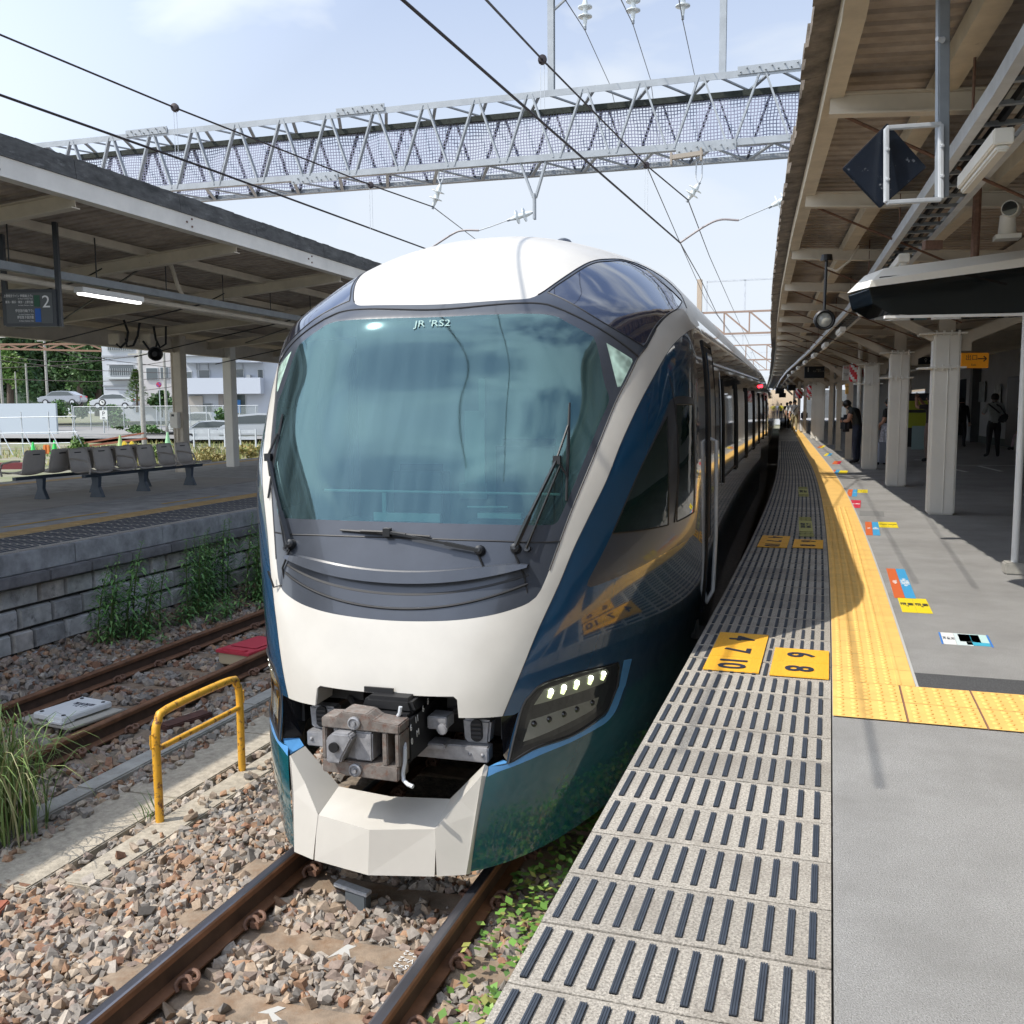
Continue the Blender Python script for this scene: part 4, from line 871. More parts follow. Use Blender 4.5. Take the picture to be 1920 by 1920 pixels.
# tactile paving: along the edge and the branch to the right
TW = .40
tp = MB(); dots = MB(); ROWT = .3
def dot(x, y): dots.lathe([(.0155, .0), (.0145, .0035), (.011, .0055), (.0005, .006)], (x, y, .0075), (0, 0, 1), 9)
y = 5.115
while y < 120:
    L = ROWT if y < 30 else 1.5
    d0, d1 = off(y), off(y+L); g0 = .0018 if y < 30 else 0
    tp.add([(XS+.004-d0, y+g0, .0075), (XS+TW-d0, y+g0, .0075), (XS+TW-d1, y+L-g0, .0075), (XS+.004-d1, y+L-g0, .0075)], [(0, 1, 2, 3)])
    if y < 14:
        for j in range(5):
            for i in range(5): dot(XS+.04+i*.0585-off(y), y+.03+j*.06)
        for i in (0, 1): st_b = tp.box((XS+.325+i*.04-(d0+d1)/2, y+L/2, .0085), (.018, L*.96, .006)) if i == 0 else None
    y += L
for i in range(5):
    for j in range(2):
        x0, y0 = XS+.004+i*.325, 4.515+j*.3+i*.0
        w_ = .315
        tp.add([(x0, y0+.002, .0075), (x0+w_, y0+.002, .0075), (x0+w_, y0+.298, .0075), (x0, y0+.298, .0075)], [(0, 1, 2, 3)])
        for a_ in range(5):
            for b_ in range(5): dot(x0+.036+a_*.061, y0+.031+b_*.059)
struct(tp.build('tactile_paving', M['yellow'], recalc=False)); struct(dots.build('tactile_dots', M['yellow'], smooth=True))
lane('tactile_border', XS+TW+.002, XS+TW+.016, .005, cm((.45, .45, .43), .9), [5.12]+[p for p in PY if p > 5.2], th=.02)
mb = MB(); mb.box((3.0, 5.265, .0015), (5.1, .27, .005)); struct(mb.build('asphalt_patch', M['asphdk']))
mb = MB()
for i in range(1, 6): mb.box((XS+.0015+i*.325-.001, 4.815, .006), (.007, .6, .003))
struct(mb.build('tactile_joints', cm((.25, .12, .07), .9)))
# number plates let into the slabs
def number_plate(x0, x1, y0, y1, rows, label, grp):
    t = thing('number_plate', label, 'floor marker', ((x0+x1)/2-off((y0+y1)/2), (y0+y1)/2, 0), 0, grp)
    n = len(rows); h = (y1-y0)/n
    for k, tx in enumerate(rows):       # rows from far to near
        yc_ = (y1-y0)/2-h*(k+.5)
        mb = MB(); mb.box((0, yc_, .0075), (x1-x0, h-.004, .006))
        for q in range(4): mb.box(((x0-x1)/2+.018+q*.012, yc_, .0085), (.006, h*.94, .006)); mb.box(((x1-x0)/2-.018-q*.012, yc_, .0085), (.006, h*.94, .006))
        po = mb.build('plate', M['yplate'], t)
        textm('number', tx, .205, M['ink'], po, Matrix.Translation((-.01, yc_, .0135)) @ Matrix.Rotation(R(-90), 4, 'Z') @ Matrix.Diagonal((1.12, 1.0, 1, 1)), weight=.004)
    return t
GN = 'yellow door number plates in the platform edge'
number_plate(-.615, -.323, 5.14, 6.03, ['4', '7', '10'], 'yellow plate reading 4 7 10 in the platform edge, half in the train shadow', GN)
number_plate(-.268, .030, 5.125, 5.725, ['6', '8'], 'yellow plate reading 6 and 8 beside the tactile strip, mostly in sun', GN)
number_plate(-.665+off(10.3), -.375+off(10.3), 9.88, 10.78, ['4', '7', '10'], 'shaded orange plate reading 4 7 10 further along the platform edge', GN)
number_plate(-.325+off(10.3), -.035+off(10.3), 9.93, 10.55, ['6', '8'], 'shaded orange plate reading 6 and 8 further along by the tactile strip', GN)
for y0, y1, lb in ((10.78, 12.76, 'nearer'), (15.6, 17.5, 'farther')):
    t = thing('floor_label', 'pale yellow striped label on the dark edge slabs, the %s one' % lb, 'floor label', (-.24 if y0 < 12 else -.39, (y0+y1)/2, 0), R(2), 'pale yellow labels on the edge slabs')
    mb = MB(); mb.box((0, 0, .0085), (.15, (y1-y0)*.55, .004))
    for k in (-1, 1):
        for q in range(3): mb.box((0, k*(y1-y0)*(.33+q*.065), .0085), (.15, (y1-y0)*.03, .004))
    mb.build('plate', cm((.42, .40, .14), .8), t); textm('text', '整列\n乗車', .24, M['ink'], t, Matrix.Translation((0, 0, .012)) @ Matrix.Diagonal((.26, 1.1, 1, 1)))
# stickers on the asphalt
def sticker(name, x0, x1, y0, y1, rz, parts, label, grp=None):
    t = thing(name, label, 'floor sticker', ((x0+x1)/2, (y0+y1)/2, .0), rz, grp); w, h = x1-x0, y1-y0
    for (a_, b_, c_, d_, col, txt) in parts:
        mb = MB(); mb.box((-w/2+w*(a_+b_)/2, -h/2+h*(c_+d_)/2, .0022), (w*(b_-a_)-.002, h*(d_-c_)-.002, .0024)); p = mb.build('panel', cm(col, .55), t)
        if txt:
            ink = cm((.75, .75, .72), .6) if txt[0] == 'w' else M['ink']
            textm('text', txt[1:], txt_size(txt, w*(b_-a_), h*(d_-c_)), ink, p, Matrix.Translation((-w/2+w*(a_+b_)/2, -h/2+h*(c_+d_)/2, .0042)))
    return t
def txt_size(txt, w, h):
    ls = txt[1:].split('\n'); return min(h/len(ls)*.80, w/max(len(l) for l in ls)*.95)
OR, BL, YL, RD = (.62, .13, .035), (.055, .33, .60), (.80, .62, .02), (.58, .03, .06)
GS = 'coloured boarding position stickers on the platform'
b2 = lambda t1, t2: [(0, .5, 0, 1, OR, 'w'+t1), (.5, 1, 0, 1, BL, 'w'+t2)]
sticker('boarding_sticker', .49, .64, 7.52, 8.88, R(-.5), b2('10\n両\n編\n成\n3', '9\n両\n編\n成\n5'), 'orange and blue striped sticker on the sunlit asphalt, largest and nearest one', GS)
sticker('boarding_sticker', .505, .70, 7.01, 7.53, 0, [(0, .5, 0, 1, YL, 'k乗車\n位置\n4'), (.5, 1, 0, 1, YL, 'k乗車\n位置\n6')], 'yellow two-part sticker touching the nearest orange and blue one', GS)
sticker('poster_sticker', .67, .95, 6.12, 6.43, R(-2), [(0, .04, 0, 1, (.03, .2, .62), None), (.04, .30, 0, 1, (.75, .76, .74), 'kマナー\nアップ\nに協力'), (.30, .62, 0, 1, (.62, .72, .72), None), (.38, .80, .30, .95, (.06, .42, .58), None), (.5, .95, .05, .3, (.06, .42, .58), None), (.62, .96, .3, 1, (.50, .70, .68), None), (.96, 1, 0, 1, (.03, .2, .62), None)], 'white and turquoise poster sticker lying on the asphalt near the dark patch')
sticker('boarding_sticker', .42, .57, 11.15, 12.42, R(-1.5), b2('10\n両\n編', '9\n両\n編'), 'orange and blue sticker in front of the first thick column', GS)
sticker('boarding_sticker', .58, .79, 11.9, 12.46, R(-1), [(0, .5, 0, 1, YL, 'k乗車\n4'), (.5, 1, 0, 1, YL, 'k乗車\n6')], 'yellow sticker in front of the first thick column', GS)
sticker('boarding_sticker', .29, .45, 14.1, 15.25, R(-2), [(0, 1, 0, 1, RD, 'w列車\n案内')], 'crimson sticker level with the first thick column', GS)
sticker('boarding_sticker', .30, .45, 15.9, 17.2, R(-2), b2('10', '9'), 'orange and blue sticker just before the second thick column', GS)
sticker('boarding_sticker', .455, .62, 16.6, 17.2, R(-2), [(0, 1, 0, 1, YL, 'k乗車')], 'yellow sticker just before the second thick column', GS)
sticker('boarding_sticker', .04, .2, 20.6, 22.4, R(-2.5), b2('10', '9'), 'orange and blue sticker beyond the second thick column', GS)
sticker('boarding_sticker', .21, .38, 21.2, 22.2, R(-2.5), [(0, 1, 0, 1, YL, None)], 'yellow sticker beyond the second thick column', GS)
sticker('boarding_sticker', .1, .28, 24.6, 26.0, R(-2.5), [(0, .6, 0, 1, OR, None), (.6, 1, 0, 1, RD, None)], 'orange and red sticker by the third thick column', GS)
sticker('boarding_sticker', -.12, .06, 28.6, 30.2, R(-2.7), [(0, .5, 0, 1, YL, None), (.5, 1, 0, 1, BL, None)], 'small yellow and blue sticker far along the platform', GS)
sticker('boarding_sticker', -.35, -.17, 34, 36, R(-2.7), [(0, .5, 0, 1, OR, None), (.5, 1, 0, 1, YL, None)], 'tiny orange and yellow sticker farthest along the platform', GS)
mb = MB(); mb.box((.55, 13.4, .0015), (.30, .62, .003), R(-2)); struct(mb.build('repair_patch', M['asphdk'] if 0 else cm((.19, .19, .185), .9, var=.3, vscale=120)))
for (px0, py0, px1, py1) in ((1795, 872, 1925, 873), (1790, 880, 1812, 885), (1836, 874, 1878, 884), (1715, 862, 1740, 863)):
    a_, b_ = gnd(px0, py0), gnd(px1, py1); mb = MB(); mb.bar((a_.x, a_.y, .002), (b_.x, b_.y, .002), .09, .003); struct(mb.build('white_line', M['lnk']))
# ------------------------------------------------------------------ helpers for rays
def _d(px, py): return fw+rt*((px-960)/F)-upv*((py-960)/F)
def rx(px, py, X): v = _d(px, py); return Vector((0, 0, CH))+v*(X/v.x)
def ry(px, py, Y): v = _d(px, py); return Vector((0, 0, CH))+v*(Y/v.y)
# ------------------------------------------------------------------ opposite platform with its stone wall
XL = -7.8
LY = [-6, 0, 6, 10, 15, 20, 26, 34, 45, 60, 90]
mb = MB()
for y in LY: mb.v += [(cx(XL-.02, y), y, -1.2), (cx(XL-.02, y), y, -.02), (cx(-15.7, y), y, -.02), (cx(-15.7, y), y, -1.2)]
for j in range(len(LY)-1):
    for k in range(3): mb.f.append((j*4+k, j*4+k+1, (j+1)*4+k+1, (j+1)*4+k)); mb.m.append(0)
mb.f.append((0, 1, 2, 3)); mb.m.append(0); struct(mb.build('platform_base', M['mortar']))
lane('platform_surface', -15.7, XL-1.0, .0, mat('opposite_platform_asphalt', (.36, .36, .355), .9, var=.3, vscale=3, bump=.4, bscale=120), LY, .015)
lane('platform_edge_slabs', XL-1.0, XL+.02, .002, M['edgeslab'], LY, .02)
mb = MB(); yy = 4.0
while yy < 20:
    for k in range(9): mb.box((cx(XL-.10-k*.10, yy), yy, .005), (.035, .24, .008))
    yy += .30
struct(mb.build('anti_slip_strips', M['strip']))
lane('tactile_paving', XL-1.34, XL-.98, .008, M['yfaded'], LY, .01)
mb = MB(); yy = 5.
while yy < 18:
    for k in range(5): mb.box((cx(XL-1.03-k*.063, yy), yy, .0085), (.03, .2, .006))
    yy += .3
struct(mb.build('tactile_bars', M['yfaded']))
lane('tactile_paving', -15.2, -14.85, .004, M['yfaded'], LY, .01)
mb = MB()
for y0, y1 in ((9.2, 11.0), (12.2, 13.6)): mb.box((-9.6, (y0+y1)/2, .004), (.07, y1-y0, .004))
struct(mb.build('yellow_line', cm((.55, .36, .10), .8)))
mb = MB(); mb.box((-11.75, 13.2, .006), (1.9, 8.0, .012)); struct(mb.build('seat_plinth', mat('pale_concrete', (.34, .32, .29), .9, var=.12, vscale=2)))
# stone wall: coping course, lip, and block courses
wall = thing('retaining_wall', 'old grey block retaining wall under the edge of the opposite platform', 'wall', (XL, 0, 0))
mb = MB(); yy = 2.
while yy < 34:
    L = random.uniform(1.1, 1.5); mb.box((.02-off(yy), yy+L/2, -.115), (.10, L-.008, .215)); yy += L
mb.build('coping', M['coping'], wall, bevel=.01)
mb = MB(); yy = 2.
while yy < 34:
    L = random.uniform(.6, .85); mb.box((.045-off(yy), yy+L/2, -.285), (.16, L-.01, .115)); yy += L
mb.build('lip_course', mat('lip_stone', (.17, .165, .165), .9, var=.3, vscale=6, bump=.5, bscale=25), wall, bevel=.012)
mb = MB(); mb.col = []; z = -.345
while z > -1.35:
    h = .235; yy = 2.+random.uniform(-.3, .3)
    while yy < 34:
        L = random.uniform(.28, .52); dx = random.uniform(-.012, .012); a_, b_ = yy+.012, yy+L-.012; x0 = -off(yy)
        n0 = len(mb.v); t_, bb = z-.012, z-h+.012; ins = .018
        mb.add([(x0-.02, a_, bb), (x0-.02, b_, bb), (x0-.02, b_, t_), (x0-.02, a_, t_), (x0+.03+dx, a_+ins, bb+ins), (x0+.03+dx, b_-ins, bb+ins), (x0+.03+dx, b_-ins, t_-ins), (x0+.03+dx, a_+ins, t_-ins)], [(4, 5, 6, 7), (0, 1, 5, 4), (1, 2, 6, 5), (2, 3, 7, 6), (3, 0, 4, 7)])
        c = random.choice([(.40, .395, .37), (.48, .47, .45), (.32, .315, .305), (.43, .40, .36), (.54, .53, .51)]); mb.col += [(*c, 1)]*8; yy += L
    z -= h
mb.build('block_courses', M['stone'], wall, recalc=False)
# ------------------------------------------------------------------ opposite canopy
def cvx(y): return -7.5-off(y)*.3          # roof edge
def cvz(y): return 3.615-.010*(y-7.45)
cn = thing('platform_canopy', 'long butterfly canopy with a mossy dark fascia over the opposite platform', 'canopy', (0, 0, 0))
CY_ = [-4, 2, 7.42, 10, 14.5, 18, 22, 27, 34]
def cpt(x_, dz, y): return Vector((cvx(y)+x_, y, cvz(y)+dz))
def strip_(name, prof, m, ys_, closed=True, parent=None):
    mb = MB(); n = len(prof)
    for y in ys_:
        for u, v in prof: mb.v.append(tuple(cpt(u, v, y)))
    for j in range(len(ys_)-1):
        for k in range(n if closed else n-1): mb.f.append((j*n+k, j*n+(k+1) % n, (j+1)*n+(k+1) % n, (j+1)*n+k)); mb.m.append(0)
    if closed: mb.f += [tuple(range(n)), tuple((len(ys_)-1)*n+k for k in range(n))]; mb.m += [0, 0]
    return mb.build(name, m, parent)
strip_('fascia_board', [(0, 0), (.06, 0), (.06, .18), (0, .18)], M['canopyw'], CY_, True, cn)
strip_('fascia_lip', [(-.06, -.012), (.08, -.012), (.08, .0), (-.06, .0)], M['canopyw'], CY_, True, cn)
mb = MB(); yy = -4.
while yy < 34:                                            # mossy top edge in uneven lengths
    L = random.uniform(1.6, 2.0); a_, b_ = cpt(0, .182, yy+.004), cpt(0, .182, yy+L-.004); h0 = .212
    n0 = 10
    for i in range(n0):
        p, q = a_.lerp(b_, i/n0), a_.lerp(b_, (i+1)/n0); h1, h2 = h0+random.uniform(-.006, .006), h0+random.uniform(-.006, .006)
        mb.add([p+Vector((-.1, 0, 0)), q+Vector((-.1, 0, 0)), q+Vector((.075, 0, 0)), p+Vector((.075, 0, 0)), p+Vector((-.1, 0, h1)), q+Vector((-.1, 0, h2)), q+Vector((.05, 0, h2)), p+Vector((.05, 0, h1))], [(0, 3, 2, 1), (4, 5, 6, 7), (2, 3, 7, 6), (0, 1, 5, 4), (0, 4, 7, 3), (1, 2, 6, 5)])
    yy += L
mb.build('roof_edge', M['canopyed'], cn, recalc=True)
def roofz(u): return .16-.075*abs(u) if u > -6.6 else .16-.075*6.6+.075*(abs(u)-6.6)
mb = MB(); us = [-.03, -3.3, -6.6, -9.8, -13]; ysw = np.array([y0_+d_ for y0_ in np.arange(-4, 34, .17) for d_ in (0, .10, .135, .169)])
for j, y in enumerate(ysw):
    wv = .055 if j % 4 == 2 else 0.
    for u in us: mb.v.append(tuple(cpt(u, roofz(u)+wv, y)))
n = len(us)
for j in range(len(ysw)-1):
    for k in range(n-1): mb.f.append((j*n+k, j*n+k+1, (j+1)*n+k+1, (j+1)*n+k)); mb.m.append(0)
mb.build('roof_sheet', M['slate'], cn, recalc=False)
for u in (-1.35, -2.7, -4.05, -5.4, -8., -10.5):
    mb = MB(); mb.bar(cpt(u, roofz(u)-.075, -4), cpt(u, roofz(u)-.075, 34), .07, .10); mb.build('purlin', M['canopy'], cn)
for k in range(9):
    y = -.3+2.9*k
    mb = MB(); ue = -6.55
    for (u0, u1) in ((-.02, ue), (-12.8, ue)):
        a_, b_ = cpt(u0, roofz(u0)-.17, y), cpt(u1, roofz(u1)-.22, y)
        mb.hbeam(a_, b_, .12, .17)
    mb.build('rafter', M['canopy'], cn)
    mb = MB(); a_ = cpt(-2.6, roofz(-2.6)-.30, y); b_ = cpt(ue+.1, -.98, y); mb.tube([cpt(-2.2, roofz(-2.2)-.18, y), a_, b_], .012, 6); mb.build('tie_rod', M['blackm'], cn)
    if k % 2 == 0:
        mb = MB(); mb.bar(cpt(-1.4, roofz(-1.4)-.2, y), cpt(-5.6, roofz(-5.6)-.24, y+2.9), .02, .02); mb.build('wind_brace', M['blackm'], cn)
mb = MB(); mb.hbeam(cpt(-6.55, -.62, -4), cpt(-6.55, -.62, 34), .18, .34, .015); mb.build('girder', M['canopy'], cn)
mb = MB(); mb.hbeam(cpt(-3.1, -.30, -4), cpt(-3.1, -.30, 34), .12, .22, .015); mb.build('girder', M['canopy'], cn)
for (px0, px1, py, w, nm) in ((330, 359, 885, .22, 'a'), (421, 451, 875, .24, 'b')):
    p = gnd((px0+px1)/2+1, py); mb = MB(); mb.box((p.x, p.y, 1.55), (w, w, 3.1)); mb.build('column', M['canopy'] if nm == 'a' else M['column'], cn, bevel=.012)
    if nm == 'a':
        mb = MB(); mb.tube([(p.x-.16, p.y-.05, .0), (p.x-.16, p.y-.05, 3.0)], .035, 10); mb.build('drain_pipe', M['canopy'], cn, smooth=True)
        t = thing('junction_box', 'grey electrical box strapped to the rusty canopy column behind the seats', 'junction box', (p.x-.06, p.y-.16, 1.02))
        mb = MB(); mb.box((0, 0, .17), (.21, .12, .36)); mb.build('cabinet', M['column'], t, bevel=.01)
        mb = MB(); mb.box((-.02, -.064, .28), (.07, .01, .05)); mb.build('window', M['blackm'], t)
        mb = MB(); mb.tube([(.04, .02, -.02), (.04, .03, -.2), (.02, .05, -.32), (.03, .05, -.5)], .013, 8); mb.build('conduit', M['canopy'], t, smooth=True)
for y in (24.3, 29.): 
    mb = MB(); mb.box((cx(-14.1, y), y, 1.55), (.24, .24, 3.1)); mb.build('column', M['column'], cn, bevel=.012)
mb = MB()
for k in range(12): mb.box(cpt(-.02+.085, .09, 1.5+2.9*k-.05).to_tuple(), (.012, .02, .02)); mb.box(cpt(.065, .05, 1.5+2.9*k+.05).to_tuple(), (.012, .02, .02)); mb.box(cpt(.065, .14, 1.5+2.9*k+.05).to_tuple(), (.012, .02, .02))
mb.build('fascia_bolts', M['clip'], cn)
for pth in ([(270, 470), (305, 482), (322, 500), (333, 535), (343, 556)],):
    mb = MB(); mb.tube([rx(px, py, -9.3) for px, py in pth], .03, 8); mb.build('conduit', M['canopy'], cn, smooth=True)
# cable tray under it, hangers, lamps
tr = thing('cable_tray', 'grey steel cable tray hung under the opposite canopy', 'cable tray', (0, 0, 0))
def trp(y, dz=0.): return Vector((-8.72-(y-6)*.045, y, 3.0+dz))
mb = MB(); mb.bar(trp(2), trp(30), .10, .012); mb.bar(trp(2)+Vector((.05, 0, .04)), trp(30)+Vector((.05, 0, .04)), .008, .09); mb.bar(trp(2)+Vector((-.05, 0, .04)), trp(30)+Vector((-.05, 0, .04)), .008, .09); mb.build('channel', M['galvdk'], tr)
mb = MB(); mb.tube([trp(2, -.07)+Vector((-.1, 0, 0)), trp(30, -.07)+Vector((-.1, 0, 0))], .038, 8); mb.build('pipe', M['canopy'], tr)
for k in range(16):
    y = 3.+k*1.45; p = trp(y); mb = MB(); mb.tube([p, Vector((p.x, p.y, cpt(p.x-cvx(y), roofz(p.x-cvx(y))-.05, y).z))], .008, 6); mb.build('hanger', M['blackm'], tr)
lampG = 'lit tube lamps under the opposite canopy'
def tube_lamp(name, a, b, w, h, label, grp, lit=True):
    a, b = Vector(a), Vector(b); t = thing(name, label, 'lamp', (a+b)/2, 0, grp); a2, b2 = a-(a+b)/2, b-(a+b)/2
    mb = MB(); mb.bar(a2, b2, w, h); mb.build('housing', M['white'] if lit else M['column'], t, bevel=.006)
    dn = Vector((0, 0, -h/2-.012)); mb = MB(); mb.bar(a2*.97+dn, b2*.97+dn, w*.62, .03); mb.build('tube', M['lamp'] if lit else M['lampoff'], t, bevel=.008); return t
tube_lamp('tube_lamp', trp(9.9, -.09), trp(11.1, -.09), .14, .07, 'lit white tube lamp just right of the platform 2 sign', lampG)
tube_lamp('tube_lamp', trp(16, -.09), trp(17.2, -.09), .14, .07, 'lit tube lamp farther down the opposite canopy next to the train roof', lampG)
tube_lamp('tube_lamp', at(60, 628, 19), at(147, 638, 20), .12, .07, 'lit tube lamp hanging lower, below the platform 2 sign', lampG)
# platform 2 sign
t = thing('platform_sign', 'dark hanging platform sign with a white number 2 and green and blue squares', 'sign', at(60, 578, 11.3), R(20))
mb = MB(); mb.box((0, 0, 0), (.60, .07, .43)); mb.build('panel', M['signblk'], t, bevel=.006)
mb = MB(); mb.box((-.01, -.038, 0), (.53, .006, .35)); mb.build('face', cm((.085, .095, .10), .4), t)
for x, h_, z0 in ((-.31, 1.05, -.2), (.31, 1.2, -.215)): mb = MB(); mb.box((x, .02, z0+h_/2), (.05, .06, h_)); mb.build('hanger_post', M['signblk'], t)
mb = MB(); mb.box((.08, -.043, .08), (.065, .006, .13)); mb.build('line_colour', cm((.015, .09, .05), .5), t)
mb = MB(); mb.box((.085, -.043, -.085), (.065, .006, .155)); mb.build('line_colour', cm((.01, .10, .42), .5), t)
FM = lambda x, z, y=-.043: frame_m((x, y, z), (1, 0, 0), (0, 0, 1))
textm('number', '2', .20, M['txtwhite'], t, FM(.185, .065))
for tx, z, s_ in (('上野東京ライン 伊東線(上り)', .135, .036), ('東海・横浜・東京・上野方面', .065, .034), ('伊豆急行線(下り)', -.035, .038), ('伊豆急下田方面', -.11, .038)):
    textm('text', tx, s_, M['txtwhite'], t, FM(.035, z), align='RIGHT', sx=.72)
for z in (.105, .03, -.075, -.15):
    textm('text', 'for Atami, Yokohama, Tokyo', .018, M['txtwhite'], t, FM(.035, z), align='RIGHT', sx=.8)
# seats: two benches back to back
def bench(label, y0, n, face, xc, legs):
    t = thing('bench_row', label, 'seat row', (xc, y0, .012), R(1.5), 'rows of moulded grey platform seats')
    sg_ = 1 if face > 0 else -1
    mb = MB(); mb.bar((0, -.2, .36), (0, (n-1)*.555+.2, .36), .07, .05); mb.build('beam', M['seatleg'], t)
    for k in range(n):
        y = k*.555; mb = MB(); sec_ = [(.24, .42), (.20, .435), (.05, .425), (-.12, .41), (-.19, .43), (-.225, .52), (-.25, .66), (-.275, .78), (-.285, .80)]
        wds = [.20, .22, .23, .23, .23, .23, .225, .21, .18]; nn = 7
        for i, ((u, v), w) in enumerate(zip(sec_, wds)):
            for q in range(nn):
                s__ = (q/(nn-1)-.5)*2; cup = .022*(s__*s__); mb.v.append((sg_*(u+(cup if i > 4 else 0)), y+s__*w, v+(cup if i <= 4 else 0)))
        for i in range(len(sec_)-1):
            for q in range(nn-1): mb.f.append((i*nn+q, i*nn+q+1, (i+1)*nn+q+1, (i+1)*nn+q)); mb.m.append(0)
        s1 = mb.build('seat_shell', M['seat'], t, smooth='all', solid=.018)
        mb = MB(); mb.box((sg_*-.262, y, .735), (.02, .14, .016)); mb.build('back_slot', M['blackm'], s1)
        if k % 2 == 0 or k == n-1:
            for e_ in (-1,): mb = MB(); mb.tube([(sg_*.17, y-.262, .40), (sg_*.20, y-.262, .50), (sg_*.15, y-.262, .60), (sg_*-.05, y-.262, .635), (sg_*-.19, y-.262, .64)], .016, 8); mb.build('armrest', M['seat'], t, smooth=True)
    for y in legs:
        mb = MB(); mb.prism([(-.13, 0), (.13, 0), (.055, .17), (.075, .34), (-.075, .34), (-.055, .17)], y-.035, y+.035, lambda u, v, tt: Vector((u, tt, v))); mb.build('leg', M['seatleg'], t, bevel=.006)
    return t
bench('row of grey moulded seats facing the train, the front one of the two rows', 12.72, 6, 1, -11.35, (.10, 1.25, 2.6))
bench('row of grey moulded seats facing away from the train, behind the front row', 11.95, 5, -1, -11.98, (.35, 1.6, 2.9))
# camera box and cables hanging under the far girder
t = thing('loudspeaker', 'black loudspeaker with looping cables hanging under the opposite canopy', 'loudspeaker', at(289, 664, 18.5))
mb = MB(); mb.lathe([(.08, -.13), (.11, -.08), (.11, .08), (.14, .14), (.12, .14), (.05, .05)], (0, 0, 0), (.75, -.65, .0), 16); mb.build('horn', M['blackm'], t, smooth=True)
c0 = at(289, 664, 18.5)
for k_, pth in enumerate(([(232, 600), (240, 622), (238, 640), (226, 652), (218, 645)], [(262, 605), (258, 630), (250, 648), (238, 650), (236, 635)], [(288, 612), (292, 636), (300, 652), (311, 645), (311, 612)], [(268, 640), (280, 656), (292, 654), (295, 640)])):
    mb = MB(); mb.tube([at(px, py, 18.5)-c0 for px, py in pth], .022, 8); mb.build('cable', M['black'], t, smooth=True)
for x0 in (218, 276): mb = MB(); q = at(x0, 636, 18.6)-c0; mb.box(q, (.26, .15, .20)); mb.build('cable_box', M['canopy'], t, bevel=.01)
# ------------------------------------------------------------------ overhead line: gantry, wires, insulators
GYN, GYF = 17., 18.05; GX0, GX1 = -23., 4.2; GB, GT = 5.72, 6.90
gt = thing('gantry', 'galvanised lattice gantry with bird netting spanning the tracks', 'gantry', (0, 0, 0))
def gz(x, z): return z+(-x-.6)*.0095
mb = MB()
for y in (GYN, GYF):
    for z in (GB, GT):
        a_, b_ = Vector((GX0, y, gz(GX0, z))), Vector((GX1, y, gz(GX1, z))); mb.bar(a_, b_, .12, .012); s_ = 1 if z == GB else -1
        mb.bar(a_+Vector((0, -.056 if y == GYN else .056, s_*.05)), b_+Vector((0, -.056 if y == GYN else .056, s_*.05)), .012, .11)
mb.build('chord', M['gantry'], gt)
step = 1.0; x = GX0+.3; k = 0
near = []; 
while x < GX1-.6:
    for (y, m_) in ((GYN-.03, 'n'), (GYF+.03, 'f')):
        sh = 0 if m_ == 'n' else .12; DM = M['gantry'] if m_ == 'n' else M['gantryshade']
        mb = MB(); mb.bar((x+.06+sh, y, gz(x, GB+.03)), (x+step*.5-.04+sh, y, gz(x, GT-.03)), .03, .085, up=(0, 1, 0)); mb.build('diagonal', DM, gt)
        mb = MB(); mb.bar((x+step*.5+.04+sh, y, gz(x, GT-.03)), (x+step-.06+sh, y, gz(x, GB+.03)), .03, .085, up=(0, 1, 0)); mb.build('diagonal', DM, gt)
    x += step; k += 1
mb = MB(); x = GX0
while x < GX1-1:
    for z in (GB, GT): mb.bar((x, GYN, gz(x, z)), (x+.5, GYF, gz(x, z)),   .045, .025); mb.bar((x+.5, GYF, gz(x, z)), (x+1, GYN, gz(x, z)), .06, .03)
    x += 1.
lb_ = mb.build('lacing', M['gantry'], gt); lb_['kind'] = 'stuff'
mb = MB(); nx_ = 60
for i in range(nx_+1):
    x = GX0+(GX1-GX0)*i/nx_; sgy = .10*math.sin(i*.9)+.05*math.sin(i*2.3)
    for j, z in enumerate((GB+.04, (GB+GT)/2, GT-.16)): mb.v.append((x, GYF-.28+sgy*(1 if j == 1 else .2), gz(x, z)))
for i in range(nx_):
    for j in range(2): mb.f.append((i*3+j, i*3+3+j, i*3+4+j, i*3+1+j)); mb.m.append(0)
mb.build('bird_net', M['net'], gt, smooth='all', recalc=False)
mb = MB(); mb.bar((GX0, GYF-.28, gz(GX0, GT-.12)), (GX1, GYF-.28, gz(GX1, GT-.12)), .10, .10); mb.build('net_roll', mat('gathered_net', (.02, .025, .02), .9, var=.5, vscale=20), gt)
for xs_ in (-1.2, -8.6, -13.4):
    for z in (GT, GB):
        mb = MB(); o_ = .1 if z == GT else -.9
        mb.box((xs_+o_, GYN-.075, gz(xs_, z)), (1.0, .014, .13))
        for q in range(10): mb.lathe([(.014, 0), (.014, .05)], (xs_+o_-.45+q*.1, GYN-.08, gz(xs_, z)+(.028 if q % 2 else -.028)), (0, -1, 0), 6)
        for q in range(10): mb.lathe([(.014, 0), (.014, .05)], (xs_+o_-.45+q*.1, GYN, gz(xs_, z)+.006), (0, 0, 1 if z == GT else -1), 6)
        mb.build('splice_plate', M['gantry'], gt)
for px in (1031, 1353):
    p = ry(px, 165, GYN); mb = MB(); mb.hbeam((p.x, GYN+.1, gz(p.x, GT)), (p.x, GYN+.1, 10.5), .11, .11, .012, up=(0, 1, 0)); mb.build('upright', M['gantry'], gt)
a_, b_ = ry(1031, -4, GYN), ry(1353, -40, GYN)
